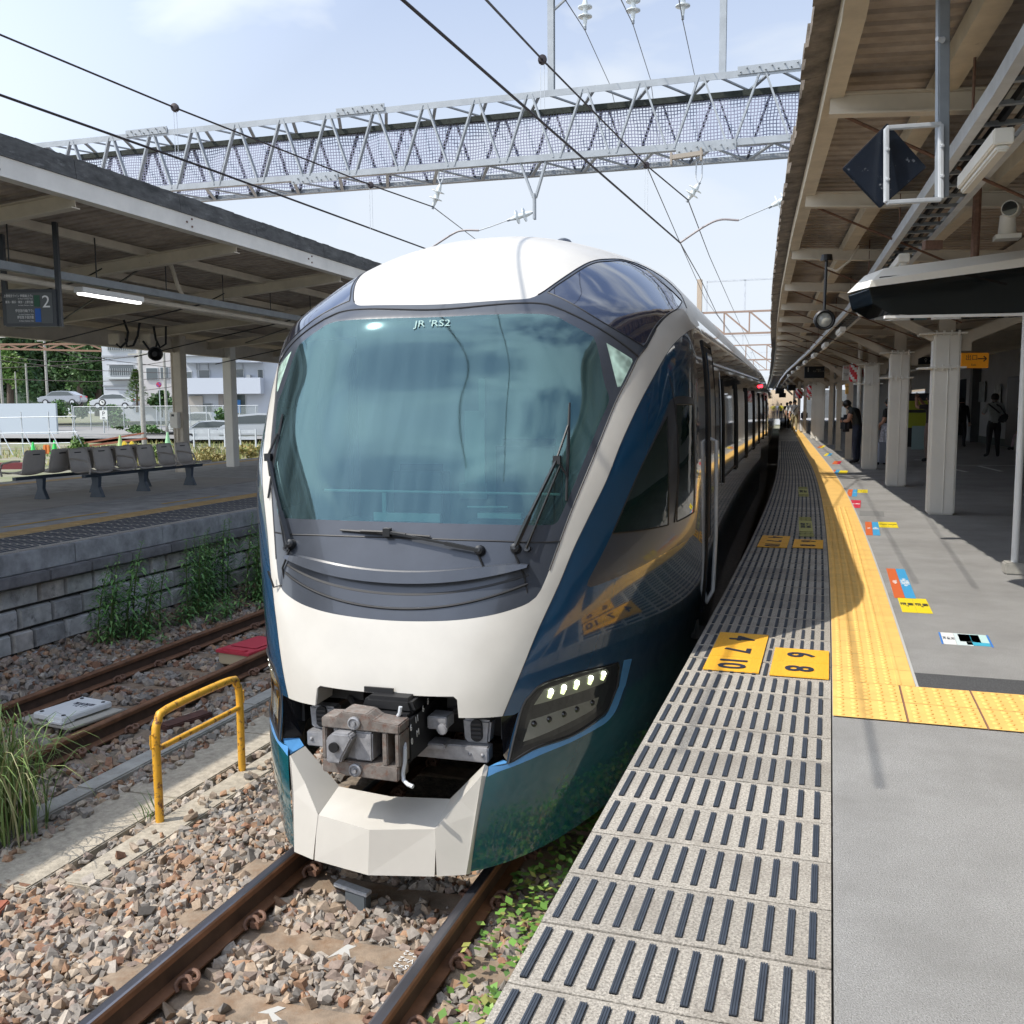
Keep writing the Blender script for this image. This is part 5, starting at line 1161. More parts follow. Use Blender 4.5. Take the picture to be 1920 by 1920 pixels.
mb = MB(); mb.bar((a_.x, GYN+.1, a_.z+.05), (b_.x, GYN+.1, a_.z+.10), .09, .07); mb.bar((a_.x, GYN+.1, a_.z-.2), (a_.x+.35, GYN+.1, a_.z+.05), .05, .03); mb.build('cross_arm', M['gantry'], gt)
mb = MB(); mb.hbeam((GX0+.3, (GYN+GYF)/2, -1.4), (GX0+.3, (GYN+GYF)/2, GT), .3, .3, .02, up=(0, 1, 0)); mb.build('mast', M['gantry'], gt)
mb = MB(); mb.hbeam((GX1-.3, (GYN+GYF)/2, 3.4), (GX1-.3, (GYN+GYF)/2, GT), .3, .3, .02, up=(0, 1, 0)); mb.build('mast', M['gantry'], gt)
pa = ry(1000, 300, GYN); pz = ry(995, 412, GYN).z
mb = MB(); mb.bar((pa.x-.24, GYN, gz(pa.x, GB)), (pa.x-.0, GYN, gz(pa.x, GB)-.62), .035, .08, up=(0, 1, 0)); mb.bar((pa.x+.24, GYN, gz(pa.x, GB)), (pa.x+.04, GYN, gz(pa.x, GB)-.62), .035, .08, up=(0, 1, 0)); mb.bar((pa.x+.02, GYN-.01, gz(pa.x, GB)-.55), (pa.x+.02, GYN-.01, pz), .035, .11, up=(0, 1, 0)); mb.build('drop_bracket', M['gantry'], gt)
p2_ = ry(1480, 275, GYN); mb = MB(); mb.bar((p2_.x+.05, GYN, p2_.z+.1), (p2_.x+.35, GYN, p2_.z-1.0), .035, .09, up=(0, 1, 0)); mb.build('drop_bracket', M['gantry'], gt)
def wire(name, pts, r, label, cat='wire', grp=None, n=6):
    mb = MB(); mb.tube([Vector(p) for p in pts], r, n); return tag(mb.build(name, M['wire'], smooth=True), label, cat, grp)
def insul(p0, p1, label, n=2, grp='white porcelain insulators on the overhead line'):
    p0, p1 = Vector(p0), Vector(p1); d = p1-p0; L = d.length; t = thing('insulator', label, 'insulator', p0, 0, grp)
    mb = MB(); pr = [(.02, 0), (.03, L*.05)]
    for k in range(n):
        z = L*(.18+.62*k/n); pr += [(.045, z), (.05, z+L*.10), (.125, z+L*.14), (.125, z+L*.17), (.045, z+L*.20), (.04, z+L*.26)]
    pr += [(.03, L*.9), (.018, L)]; mb.lathe(pr, (0, 0, 0), d, 16); mb.build('discs', M['insul'], t, smooth=True)
    mb = MB(); mb.lathe([(.025, -.03), (.025, .02)], (0, 0, 0), d, 8); mb.lathe([(.025, L-.02), (.025, L+.04)], (0, 0, 0), d, 8); mb.build('clamp', M['galvdk'], t); return t
# track-2 line: messenger and contact wire; track-1 line the same
def ln(pix, d0, d1):
    n = len(pix); return [at(px, py, d0+(d1-d0)*i/(n-1)) for i, (px, py) in enumerate(pix)]
m2 = [rx(0, 65, -8.3), rx(328, 202, -7.6), rx(695, 347, -6.9), ry(812, 388, 17.)]
v0 = (m2[0]-m2[1]); m2.insert(0, m2[0]+v0*1.2)
wire('messenger_wire', m2, .011, 'thin dark messenger wire above the empty track, held by the left hanging insulator', 'overhead wire')
m2b = [ry(812, 388, 17.), ry(900, 455, 26)]; wire('messenger_wire', m2b, .009, 'short visible piece of messenger wire between the left insulator and the train roof', 'overhead wire')
k2_ = [rx(0, 178, -7.4), rx(400, 320, -6.8), ry(800, 467, 17.)]; v0 = k2_[0]-k2_[1]; k2_.insert(0, k2_[0]+v0); k2_.append(k2_[-1]+Vector((-.3, 6, .0)))
wire('contact_wire', k2_, .013, 'dark contact wire over the empty track, sloping from the left edge to the train roof', 'overhead wire')
m1 = [ry(880, -34, 7.), ry(1017, 112, 10.4), ry(1212, 310, 14.8), ry(1290, 375, 17.)]; v0 = m1[0]-m1[1]; m1.insert(0, m1[0]+v0*1.5)
wire('messenger_wire', m1, .011, 'thin dark messenger wire above the train, held by the right hanging insulator', 'overhead wire')
k1_ = [ry(735, -18, 6.6), ry(1080, 285, 11.5), ry(1275, 455, 17.)]; v0 = k1_[0]-k1_[1]; k1_.insert(0, k1_[0]+v0)
wire('contact_wire', k1_, .014, 'thick dark contact wire running diagonally over the train', 'overhead wire')
far = [ry(1275, 455, 17.), ry(1312, 520, 26), ry(1345, 590, 38), ry(1420, 690, 90)]; wire('contact_wire', far, .012, 'contact wire beyond the gantry dropping behind the train roof', 'overhead wire')
wire('messenger_wire', [ry(1290, 375, 17.), ry(1330, 480, 26), ry(1370, 570, 40), ry(1425, 690, 90)], .010, 'messenger wire beyond the right insulator converging into the distance', 'overhead wire')
wire('feeder_wire', [ry(1212, 310, 14.8), ry(1275, 455, 21), ry(1322, 560, 34), ry(1380, 640, 70)], .008, 'thin wire branching below the round clamp toward the far gantries', 'overhead wire')
FG = 'high feeder wires above the gantry'
for (a_, b_, c_, lb) in (((1055, -8), (1097, 57), (1145, 162), 'left'), ((1160, -10), (1187, 46), (1220, 150), 'middle'), ((1268, -30), (1280, 38), (1302, 140), 'right')):
    p = ry(*b_, GYN+.1); q = ry(*a_, 12.); r2 = ry(*c_, 24.); r3 = p+(r2-p)*3.5+Vector((-.3, 0, -1.0))
    wire('feeder_wire', [q+(q-p)*1.2, q, p, r2, r3], .008, 'thin feeder wire clamped under the %s of the three top insulators' % lb, 'overhead wire', FG)
    insul(p+Vector((0, 0, .55)), p+Vector((0, 0, .05)), 'grey insulator string hanging from the cross arm, the %s of three' % lb, 2)
for (a_, b_, lb) in (((826, 345), (812, 388), 'left'), ((1310, 345), (1290, 375), 'right')):
    p, q = ry(*a_, GYN), ry(*b_, GYN); insul(p, q, 'white insulator hanging below the gantry on a wire loop, the %s one' % lb)
    u = ry(a_[0]+2, 300, GYN); mb = MB(); mb.tube([p+Vector((0, 0, -.02)), p+Vector((-.05, 0, .1)), Vector((u.x-.05, GYN, gz(u.x, GB)))], .012, 6); mb.tube([p+Vector((0, 0, -.02)), p+Vector((.05, 0, .1)), Vector((u.x+.05, GYN, gz(u.x, GB)))], .012, 6); tag(mb.build('insulator_loop', M['galv'], smooth=True), 'thin wire loop holding the %s insulator under the gantry' % lb, 'wire loop')
mb = MB(); q = ry(1290, 293, GYN-.1); mb.bar((q.x-.3, q.y, q.z), (q.x+.25, q.y, q.z+.03), .09, .07); mb.box((q.x-.28, q.y, q.z-.02), (.03, .1, .2)); mb.box((q.x+.22, q.y, q.z+.01), (.03, .1, .2)); tag(mb.build('loop_bracket', cm((.30, .26, .21), .6)), 'small beige bracket bolted under the gantry above the right insulator', 'bracket')
for (px, y0, y1, Y, lb) in ((328, 202, 300, 11.5, 'above the opposite canopy'), (695, 347, 430, 14.8, 'near the train roof'), (1017, 112, 205, 10.4, 'in front of the gantry'), (1212, 310, 395, 14.8, 'below the gantry')):
    if px in (328, 695): p, q = rx(px, y0, -7.6 if px == 328 else -6.9), None; Yp = p.y; q = ry(px+2, y1, Yp)
    else: p = ry(px, y0, Y); q = ry(px+1, y1, Y)
    t = thing('wire_dropper', 'thin double dropper wire with a dark round clamp, %s' % lb, 'dropper', p, 0, 'dropper wires on the overhead line')
    mb = MB(); mb.tube([(-.02, 0, 0), (-.022, 0, q.z-p.z)], .0035, 5); mb.tube([(.02, 0, 0), (.022, 0, q.z-p.z)], .0035, 5); mb.build('wires', M['galv'], t)
    mb = MB(); mb.lathe([(.01, -.035), (.045, -.03), (.05, 0), (.045, .03), (.01, .035)], (0, 0, 0), (.3, -1, .2), 14); mb.build('clamp', M['wire'], t, smooth=True)
for pix, lb in (([(998, 398), (975, 404), (955, 412), (920, 425), (898, 432)], 'left'), ([(1482, 368), (1465, 378), (1445, 387), (1415, 400), (1385, 413)], 'right')):
    P = [ry(px, py, GYN) for px, py in pix]; insul(P[0], P[2], 'short grey insulator at the end of the %s steady arm' % lb)
    pix2 = [(898, 432), (870, 432), (850, 438), (805, 467)] if lb == 'left' else [(1385, 413), (1350, 412), (1320, 425), (1275, 455)]
    t = thing('steady_arm', 'curved steady arm holding the contact wire, the %s one' % lb, 'steady arm', P[2], 0, 'steady arms of the overhead line')
    mb = MB(); mb.tube([P[2]-P[2], P[3]-P[2], P[4]-P[2]], .009, 6); mb.build('link_rod', M['galvdk'], t)
    mb = MB(); mb.tube(smooth_line([ry(px, py, GYN)-P[2] for px, py in pix2], False, .05, 170), .018, 8); mb.build('arm', cm((.24, .21, .21), .45), t, smooth=True)
# far portal gantries down the line
GP_ = 'rusty portal gantries far down the line'
for (Y, xl, xr, zt_, zb, lb) in ((42., -6.2, .2, 8.2, 6.4, 'nearest of the far portals'), (62., -7.6, -.6, 9.0, 6.9, 'middle one of the far portals'), (90., -9., -1.5, 10, 7.2, 'farthest of the far portals')):
    t = thing('portal_gantry', 'rusty open portal gantry beyond the train roof, %s' % lb, 'gantry', (0, Y, 0), 0, GP_); rust = cm((.30, .21, .16), .7)
    l_, r_ = ry(1312, 540, Y).x if Y < 50 else xl, ry(1432, 585, Y).x+1.5
    zt2 = ry(1370, 526 if Y < 50 else (630 if Y < 80 else 662), Y).z; zb2 = ry(1370, 585 if Y < 50 else (648 if Y < 80 else 676), Y).z
    mb = MB(); mb.bar((l_, 0, zb2), (r_, 0, zb2), .08, .08); mb.bar((l_, 0, zb2-.9), (r_+.6, 0, zb2-.9), .08, .08); mb.build('beam', rust, t)
    mb = MB(); mb.bar((l_+.3, 0, zt2), (r_-.7, 0, zt2), .06, .06)
    for q in range(3): mb.bar((l_+.3+q*(r_-l_-1)/2, 0, zb2), (l_+.3+q*(r_-l_-1)/2, 0, zt2), .06, .06)
    mb.build('top_frame', M['galv'], t)
    mb = MB(); nn = 4
    for q in range(nn): xa = l_+(r_-l_)*q/nn; xb = l_+(r_-l_)*(q+1)/nn; mb.bar((xa, 0, zb2), (xb, 0, zb2-.9), .07, .07); mb.bar((xb, 0, zb2), (xb, 0, zb2-.9), .06, .06)
    mb.build('lattice', rust, t)
    mb = MB(); mb.bar((l_, 0, -1.4), (l_, 0, zt2+.1), .2, .2); mb.build('post', cm((.45, .36, .27), .7), t)
# ------------------------------------------------------------------ near canopy
EDG = [(-12, .62), (-6, .36), (-1, .20), (4.43, -.02), (6.08, -.135), (9.86, -.42), (14.5, -.735), (20, -1.07), (30, -1.62), (45, -2.5), (65, -3.75), (100, -6.1)]
def ex(y):
    for (y0, a), (y1, b) in zip(EDG, EDG[1:]):
        if y <= y1: return a+(b-a)*(y-y0)/(y1-y0)
    return EDG[-1][1]
ZE = 3.06; WID = 9.2
def rz2(u): return ZE+.075+(-.055*u if u < 2.2 else -.121+.07*(u-2.2))    # roof underside height, u = distance from the edge
def cp2(u, dz, y): return Vector((ex(y)+u, y, rz2(u)+dz))
cn2 = thing('platform_canopy', 'low canopy with a ragged eave, brown corrugated underside and cream beams over the near platform', 'canopy', (0, 0, 0))
Y2 = [y for y, _ in EDG]
mb = MB(); us = [-.05, 1.1, 2.2, 4.5, WID]; ysw = [y0_+d_ for y0_ in np.arange(-11.5, 26, .14) for d_ in (0, .08, .11, .139)]+list(np.arange(26.02, 60, .15))+list(np.arange(60, 100, 2.))
for j, y in enumerate(ysw):
    wv = .05 if y < 26 and j % 4 == 2 else 0.
    for u in us: mb.v.append(tuple(cp2(u, wv, y)))
n = len(us)
for j in range(len(ysw)-1):
    for k in range(n-1): mb.f.append((j*n+k, j*n+k+1, (j+1)*n+k+1, (j+1)*n+k)); mb.m.append(0)
sh2 = mb.build('roof_sheet', M['slate'], cn2, recalc=False)
mb = MB()
for y in ysw[::6]:
    for u in us: mb.v.append(tuple(cp2(u, .05, y)))
m_ = len(ysw[::6])
for j in range(m_-1):
    for k in range(n-1): mb.f.append((j*n+k, j*n+k+1, (j+1)*n+k+1, (j+1)*n+k)); mb.m.append(0)
mb.build('roof_top', M['canopyed'], cn2, recalc=False)
mb = MB(); yy = -11.5                                      # ragged eave
while yy < 95:
    st2 = .16 if yy < 26 else 3.
    h = random.uniform(.07, .10); e_ = random.uniform(.02, .05)
    a_, b_ = cp2(0, 0, yy), cp2(0, 0, yy+st2)
    mb.add([a_+Vector((-.06-e_, 0, -.035)), b_+Vector((-.06-e_, 0, -.035)), b_+Vector((.03, 0, -.02)), a_+Vector((.03, 0, -.02)), a_+Vector((-.05-e_, 0, h)), b_+Vector((-.05-e_, 0, h)), b_+Vector((.03, 0, h)), a_+Vector((.03, 0, h))], [(0, 3, 2, 1), (4, 5, 6, 7), (0, 1, 5, 4), (2, 3, 7, 6), (1, 2, 6, 5), (3, 0, 4, 7)]); yy += st2
mb.build('eave', mat('ragged_eave', (.17, .145, .12), .95, var=.55, vscale=7, bump=.8, bscale=30), cn2, recalc=False)
def along(name, u, dz, w, h, m):
    mb = MB()
    for a_, b_ in zip(Y2, Y2[1:]): mb.bar(cp2(u, dz, a_), cp2(u, dz, b_), w, h)
    return mb.build(name, m, cn2)
beamm = mat('canopy_beam_peeling_cream', (.56, .48, .36), .6, var=.15, vscale=4, stain=((.17, .11, .07), .66, .78, 9))
along('edge_beam', .07, -.075, .095, .105, beamm); along('purlin', .60, -.075, .11, .10, beamm); along('purlin', 1.35, -.07, .10, .10, beamm); along('purlin', 2.2, -.10, .12, .12, M['canopy']); along('purlin', 3.4, -.07, .10, .10, M['canopy']); along('purlin', 4.6, -.07, .10, .10, M['canopy']); along('purlin', 6., -.07, .10, .10, M['canopy'])
rf_y = [-6.5, -4.1, -1.7, .7, 3.1, 5.5, 7.9, 10.6, 13.4, 16, 18.3, 20.6, 23, 25.3, 27.6, 30, 32.5, 35, 38, 41, 45, 50]
for y in rf_y:
    mb = MB(); mb.hbeam(cp2(.05, -.16, y), cp2(2.2, -.19, y), .08, .11, .01); mb.hbeam(cp2(2.2, -.19, y), cp2(WID-.2, -.16, y), .08, .11, .01); mb.build('rafter', M['canopy'], cn2)
for y in rf_y[4:14]:
    mb = MB(); mb.tube([cp2(.12, -.20, y+.05), cp2(1.9, -.72, y+1.2)], .009, 6); mb.build('brace_rod', M['clip'], cn2)
# columns
colG = 'thick white box columns of the near platform'
def column(y, xl, label, w=.325, zt=2.31, kind='box'):
    x = xl+w/2; t = thing('column', label, 'column', (x, y+w/2, 0), 0, colG if kind == 'box' else 'slim cream steel posts of the near platform')
    top = cp2(x-ex(y), -.18, y).z
    if kind == 'box':
        mb = MB(); mb.box((0, 0, zt/2), (w, w, zt)); mb.build('casing', M['column'], t, bevel=.022)
        mb = MB(); mb.tube([(.02, -w/2-.002, .0), (.02, -w/2-.002, zt)], .007, 6); mb.build('weld_seam', M['column'], t, smooth=True)
        for z in (zt-.43, zt):
            mb = MB(); mb.box((0, 0, z), (w+.13, w+.10, .022)); mb.box((-w/2-.10, -w/2+.04, z), (.14, .09, .02)); mb.box((-w/2-.10, w/2-.04, z), (.14, .09, .02))
            mb.build('collar', M['column'], t, bevel=.004)
            mb = MB()
            for q in range(4):
                for d_ in (-1, 1): mb.lathe([(.014, -.035), (.014, .035)], (-w/2+.03+q*(w-.06)/3, d_*(w/2+.028), z), (0, 0, 1), 6)
            mb.build('collar_bolts', M['column'], t)
        mb = MB(); mb.hbeam((0, 0, zt), (0, 0, top), .19, .19, .02, .02, up=(0, 1, 0)); mb.build('upper_post', M['canopy'], t)
    else:
        mb = MB(); mb.hbeam((0, 0, 0), (0, 0, top), w, w, .016, .016, up=(0, 1, 0)); mb.build('post', M['canopy'], t)
        mb = MB(); mb.box((0, 0, .012), (w+.14, w+.14, .024)); mb.build('base_plate', M['canopy'], t)
    # inclined struts to the roof
    mb = MB(); z0 = zt-.15 if kind == 'box' else 2.05
    l_ = cp2(.75, -.2, y); mb.hbeam((-.12, 0, z0+.1), (l_.x-x, 0, l_.z), .11, .12, .012, up=(0, 1, 0)); mb.build('strut', M['canopy'], t)
    mb = MB(); r_ = cp2(x-ex(y)+1.9, -.2, y); mb.hbeam((.16, 0, z0+.06), (r_.x-x, 0, r_.z), .13, .15, .014, up=(0, 1, 0)); mb.box((.22, 0, z0+.03), (.14, .14, .20)); mb.build('strut', M['canopy'], t)
    return t
ords = ['nearest', 'second', 'third']
for i, (y, xl) in enumerate(((13.46, 1.223), (18.02, .957), (22.74, .687))): column(y, xl, '%s of the three thick white box columns with bolted collars' % ords[i])
for (px, py, w, kind, lb) in ((1590, 861, .16, 'slim', 'slim cream post with a red and white striped drum high on it'), (1571, 845, .15, 'slim', 'slim cream post with a grey switch box at mid height'), (1556, 834, .15, 'slim', 'slim cream post just beyond the one with the switch box'), (1537, 827, .32, 'box', 'fourth thick column, pale grey in its lower half, nearer of the far pair'), (1527, 823, .32, 'box', 'fifth thick column, pale grey, farther of the far pair'), (1508, 812, .16, 'slim', 'slim cream post beyond the pair of pale grey columns'), (1497, 806, .16, 'slim', 'slim far post with a small red and white drum'), (1488, 800, .16, 'slim', 'slim far post next to the walking people')):
    p = gnd(px, py); column(p.y, p.x-w/2, lb, w, 2.31, kind)
# white pipe next to the slim post
p = gnd(1607, 868); mb = MB(); mb.tube([(p.x, p.y, 0), (p.x, p.y, 3.0)], .055, 12); tag(mb.build('drain_pipe', M['column'], smooth=True), 'round white drain pipe standing behind the slim post with the striped drum', 'pipe')
p = gnd(1560, 833); mb = MB(); mb.tube([(p.x, p.y, 0), (p.x, p.y, 3.0)], .07, 12); tag(mb.build('drain_pipe', M['galv'], smooth=True), 'round grey drain pipe farther along beside a slim post', 'pipe')
# thin post with a concrete foot at the right edge
t = thing('support_post', 'thin white post on a small concrete foot at the right edge of the photo', 'post', (1.50, 8.9, 0))
mb = MB(); mb.tube([(0, 0, 0), (0, 0, 3.0)], .03, 12); mb.build('pole', M['white'], t, smooth=True)
mb = MB(); mb.box((0, 0, .05), (.17, .17, .10)); mb.build('foot', M['concrete'], t, bevel=.012)
# ladder-type cable tray with lamps
t = thing('cable_tray', 'long ladder cable tray hung below the near canopy along the platform', 'cable tray', (0, 0, 0))
TY = [-6, 0, 4.5, 9, 14, 19, 24, 30, 38, 50, 70]
def tx(y):
    P = [(-6, .82), (4.56, .60), (13.9, .185), (23.4, -.465), (38, -1.6), (50, -2.4), (70, -3.6)]
    for (a, b), (c, d) in zip(P, P[1:]):
        if y <= c: return b+(d-b)*(y-a)/(c-a)
    return P[-1][1]
ZT2 = 2.70
for s_ in (0, .27):
    mb = MB()
    for a_, b_ in zip(TY, TY[1:]): mb.bar((tx(a_)+s_, a_, ZT2), (tx(b_)+s_, b_, ZT2), .012, .075); mb.bar((tx(a_)+s_+(.018 if s_ == 0 else -.018), a_, ZT2-.034), (tx(b_)+s_+(.018 if s_ == 0 else -.018), b_, ZT2-.034), .045, .007)
    mb.build('side_rail', M['galv'], t)
mb = MB(); y = -2.
while y < 45: mb.bar((tx(y), y, ZT2-.01), (tx(y)+.27, y, ZT2-.01), .03, .02); y += .32 if y < 25 else .8
q = mb.build('rungs', M['galvdk'], t); q['kind'] = 'stuff'
for s_, r_ in ((.06, .017), (.12, .022), (.19, .015)):
    mb = MB(); mb.tube([(tx(y)+s_+.01*math.sin(y*1.3+s_*9), y, ZT2+.01) for y in np.arange(-2, 45, .8)], r_, 6); mb.build('cable', M['black'], t, smooth=True)
for y in (2.2, 5.0, 7.9, 10.6, 13.4, 16, 18.3, 20.6, 23, 25.3):
    mb = MB(); mb.tube([(tx(y), y, ZT2-.03), (tx(y), y, cp2(tx(y)-ex(y), -.02, y).z)], .007, 6); mb.tube([(tx(y)+.27, y, ZT2-.03), (tx(y)+.27, y, cp2(tx(y)+.27-ex(y), -.02, y).z)], .007, 6); mb.build('hanger', M['clip'], t)
LG = 'unlit white tube lamps under the near cable tray'
for i, y in enumerate((5.28, 8.9, 12.6, 16.3, 20, 23.8, 27.5, 31.3, 35, 39)):
    nm = ['nearest and largest', 'second', 'third', 'fourth', 'fifth', 'sixth', 'seventh', 'eighth', 'ninth', 'farthest'][i]
    tube_lamp('tube_lamp', (tx(y-.46)+.10, y-.46, ZT2-.12), (tx(y+.46)+.10, y+.46, ZT2-.12), .085, .07, 'white tube lamp under the near cable tray, %s in the row' % nm, LG, False)
# diamond signal plate on its pole
c0 = at(1712, 307, 3.55)
t = thing('signal_plate', 'dark blue diamond plate in a white metal frame on a grey hanging pole', 'signal plate', c0, R(20))
inv = Matrix.Rotation(R(-20), 3, 'Z')
L_ = lambda px, py, d=3.55: inv @ (at(px, py, d)-c0)
fr4 = [L_(1662, 240), L_(1764, 233), L_(1764, 374), L_(1662, 380)]
mb = MB()
for a_, b_ in ((0, 1), (1, 2), (3, 2), (0, 3)): mb.bar(fr4[a_], fr4[b_], (.0165), .02, up=(0, 1, 0))
for q in (0, 3): mb.lathe([(.008, 0), (.008, .02)], (fr4[0].lerp(fr4[3], .3 if q else .7)), (0, -1, 0), 8); mb.lathe([(.008, 0), (.008, .02)], (fr4[1].lerp(fr4[2], .3 if q else .7)), (0, -1, 0), 8)
mb.build('frame', M['galv'], t, bevel=.004)
dp4 = [L_(1580, 316, 3.58), L_(1662, 232, 3.58), L_(1740, 312, 3.58), L_(1655, 388, 3.58)]
mb = MB(); mb.prism([(p.x, p.z) for p in dp4], dp4[0].y, dp4[0].y+.012, lambda u, v, tt: Vector((u, tt, v))); mb.build('diamond', mat('scuffed_navy_plate', (.012, .017, .028), .35, stain=((.35, .37, .40), .62, .72, 22), var=.2), t, bevel=.003)
mb = MB(); mb.bar(L_(1766, 372, 3.57), L_(1768, -20, 3.57), .044, .03, up=(0, 1, 0)); mb.build('pole', M['galvdk'], t, bevel=.004)
mb = MB(); mb.lathe([(.012, 0), (.008, .018), (.008, .03)], L_(1768, 75, 3.55), (-1, -.4, 0), 10); mb.build('pole_bolt', M['galv'], t)
# big display housing
c0 = at(1780, 540, 6.5); hx = Vector((1, .32, 0)).normalized(); hy = Vector((-.32, 1, 0)).normalized()
t = thing('display_housing', 'long black-faced equipment housing with a white sloping lid under the near canopy', 'display housing', c0, math.atan2(hx.y, hx.x))
k = 6.5/F
mb = MB(); mb.prism([(-150*k, 0), (-142*k, -28*k), (-108*k, -47*k), (-76*k, -49*k), (-70*k, -50*k), (240*k, -44*k), (240*k, 50*k), (-130*k, 22*k)], 0, .42, lambda u, v, tt: Vector((u, tt, v))); mb.build('glass_body', M['blackgl'], t, bevel=.012)
mb = MB(); mb.add([(-152*k, -.02, 2*k), (240*k, -.02, 50*k), (240*k, -.02, 68*k), (-148*k, -.02, 14*k), (-110*k, .12, 42*k), (240*k, .12, 84*k), (240*k, .5, 84*k), (-110*k, .5, 42*k), (-150*k, .44, 6*k), (240*k, .44, 50*k)], [(0, 1, 2, 3), (3, 2, 5, 4), (4, 5, 6, 7), (0, 3, 4, 7, 8), (7, 6, 9, 8), (1, 9, 6, 5, 2)]); mb.build('lid', M['column'], t)
mb = MB(); mb.box((60*k, -.005, -51*k), (360*k, .03, .018), Matrix.Rotation(R(-.6), 3, 'Y')); mb.build('rim', M['white'], t)
mb = MB(); mb.box((.0, .3, .33), (.12, .06, .06)); mb.build('bracket', M['clip'], t)
for x_ in (.3, .8): mb = MB(); mb.tube([(x_, .3, .15), (x_, .3, .9)], .03, 8); mb.build('hanger_rod', M['clip'], t)
c0 = at(1893, 392, 6.6)
t = thing('surveillance_camera', 'white camera with a dark round lens on the lid of the display housing', 'camera', c0)
mb = MB(); mb.lathe([(.055, -.02), (.06, .02), (.06, .16), (.05, .19)], (0, -.02, 0), (.25, .95, .12), 18); mb.build('body', M['column'], t, smooth=True)
mb = MB(); mb.lathe([(.048, -.028), (.05, .01)], (0, -.02, 0), (.25, .95, .12), 18); mb.build('lens', M['blackgl'], t, smooth=True)
mb = MB(); mb.tube([(0, .06, -.03), (0, .06, -.17)], [.05, .06], 12); mb.box((0, .06, -.18), (.16, .14, .03)); mb.build('stand', M['column'], t, smooth=True)
t = thing('round_signal_lamp', 'round black signal lamp with a pale lens hanging on a black rod from the canopy', 'lamp', ry(1545, 600, 10.))
mb = MB(); mb.tube([(.0, 0, .07), (.01, 0, .60)], .014, 8); mb.lathe([(.06, .56), (.05, .62)], (0.01, 0, 0), (0, 0, 1), 12); mb.build('rod', M['blackm'], t)
mb = MB(); mb.lathe([(.06, .05), (.10, .0), (.10, -.05), (.085, -.06), (.075, -.02)], (0, 0, 0), (-.15, 1, .05), 22); mb.build('hood', M['blackm'], t, smooth=True)
mb = MB(); mb.lathe([(.068, -.022), (.05, -.035), (.001, -.042)], (0, 0, 0), (-.15, 1, .05), 22); mb.build('lens', cm((.40, .40, .36), .2), t, smooth=True)
mb = MB(); mb.tube([(0.01, 0, .5), (.1, 0, .46), (.22, 0, .55), (.3, .1, .7)], .012, 6); mb.build('cable', M['canopy'], t, smooth=True)
# signs, drums, boards along the platform
def drum(px, py, d, r, h, label):
    t = thing('striped_drum', label, 'drum', at(px, py, d), 0, 'red and white striped drums on platform posts'); mb = MB(); n = 20; tw = 3.2
    for i in range(9):
        z = -h/2+h*i/8; rr = r*(1 if 0 < i < 8 else .8)
        for j in range(n): an = 2*math.pi*j/n; mb.v.append((rr*math.cos(an), rr*math.sin(an), z))
    for i in range(8):
        for j in range(n): mb.f.append((i*n+j, i*n+(j+1) % n, (i+1)*n+(j+1) % n, (i+1)*n+j)); mb.m.append(0 if ((j*2+i*2) % 10) < 6 else 1)
    mb.build('drum', [M['red'], M['white']], t, smooth=True); return t
def board(px, py, d, w, h, m, label, cat, txts=(), rz=0., grp=None, th=.03, name='sign_board'):
    t = thing(name, label, cat, at(px, py, d), rz+YAW, grp); mb = MB(); mb.box((0, 0, 0), (w, th, h)); mb.build('panel', m, t, bevel=.004)
    for tx_, s_, x, z, m2_ in txts: textm('text', tx_, s_, m2_, t, frame_m((x, -th/2-.003, z), (1, 0, 0), (0, 0, 1)))
    return t
_dd = (gnd(1607, 868)-Vector((0, 0, CH))).dot(fw)+.02
drum(1606, 698, _dd, .17, .47, 'largest red and white striped drum, next to the white emergency notice')
drum(1521, 734, 44., .20, .55, 'smaller red and white striped drum farther down the platform')
drum(1498, 738, 56., .20, .55, 'farthest tiny red and white striped drum')
ND = cm((.04, .04, .05))
board(1586, 699, _dd-.1, .15, .36, M['white'], 'white emergency stop notice with red heading next to the largest striped drum', 'notice', (('非常', .065, 0, .12, M['red']), ('停止ボタン\nここを押す\nSTOP', .026, 0, -.04, ND)))
board(1514, 733, 44., .17, .40, M['white'], 'small white and red notice beside the smaller striped drum', 'notice', (('非常', .11, 0, .12, M['red']), ('停止', .06, 0, -.05, ND)))
board(1494, 737, 56., .2, .4, M['white'], 'tiny white notice beside the farthest striped drum', 'notice', (('非常', .11, 0, .10, M['red']),))
board(1588, 729, _dd-.1, .068, .25, M['yellow'], 'yellow emergency button box on the slim post under the white notice', 'button box', (('非常', .035, 0, .05, ND),), name='button_box', th=.06)
board(1517, 744, 44., .075, .28, M['yellow'], 'yellow emergency button box farther down the platform', 'button box', (), name='button_box', th=.06)
board(1576, 757, 31.5, .24, .17, M['canopy'], 'grey switch box fixed at mid height on a slim post', 'switch box', (), name='switch_box', th=.12)
board(1527, 698, 30., .62, .36, M['signblk'], 'dark hanging platform 1 sign with a blue square seen far along the platform', 'sign', (('1', .2, -.2, .07, M['txtwhite']), ('伊東線\n熱海・東京方面', .05, .12, .05, cm((.35, .36, .36)))), name='platform_sign')
t_ = board(1826, 676, 13.2, .375, .205, M['orange'], 'orange exit sign with black characters and an arrow pointing right', 'sign', (('出口', .085, -.05, .034, ND), ('Exit', .04, -.02, -.06, ND)), name='exit_sign', th=.07)
mb = MB(); mb.bar((.035, -.038, .022), (.15, -.038, .022), .013, .006, up=(0, 1, 0)); mb.bar((.115, -.038, .057), (.155, -.038, .022), .013, .006, up=(0, 1, 0)); mb.bar((.115, -.038, -.013), (.155, -.038, .022), .013, .006, up=(0, 1, 0)); mb.build('arrow', ND, t_)
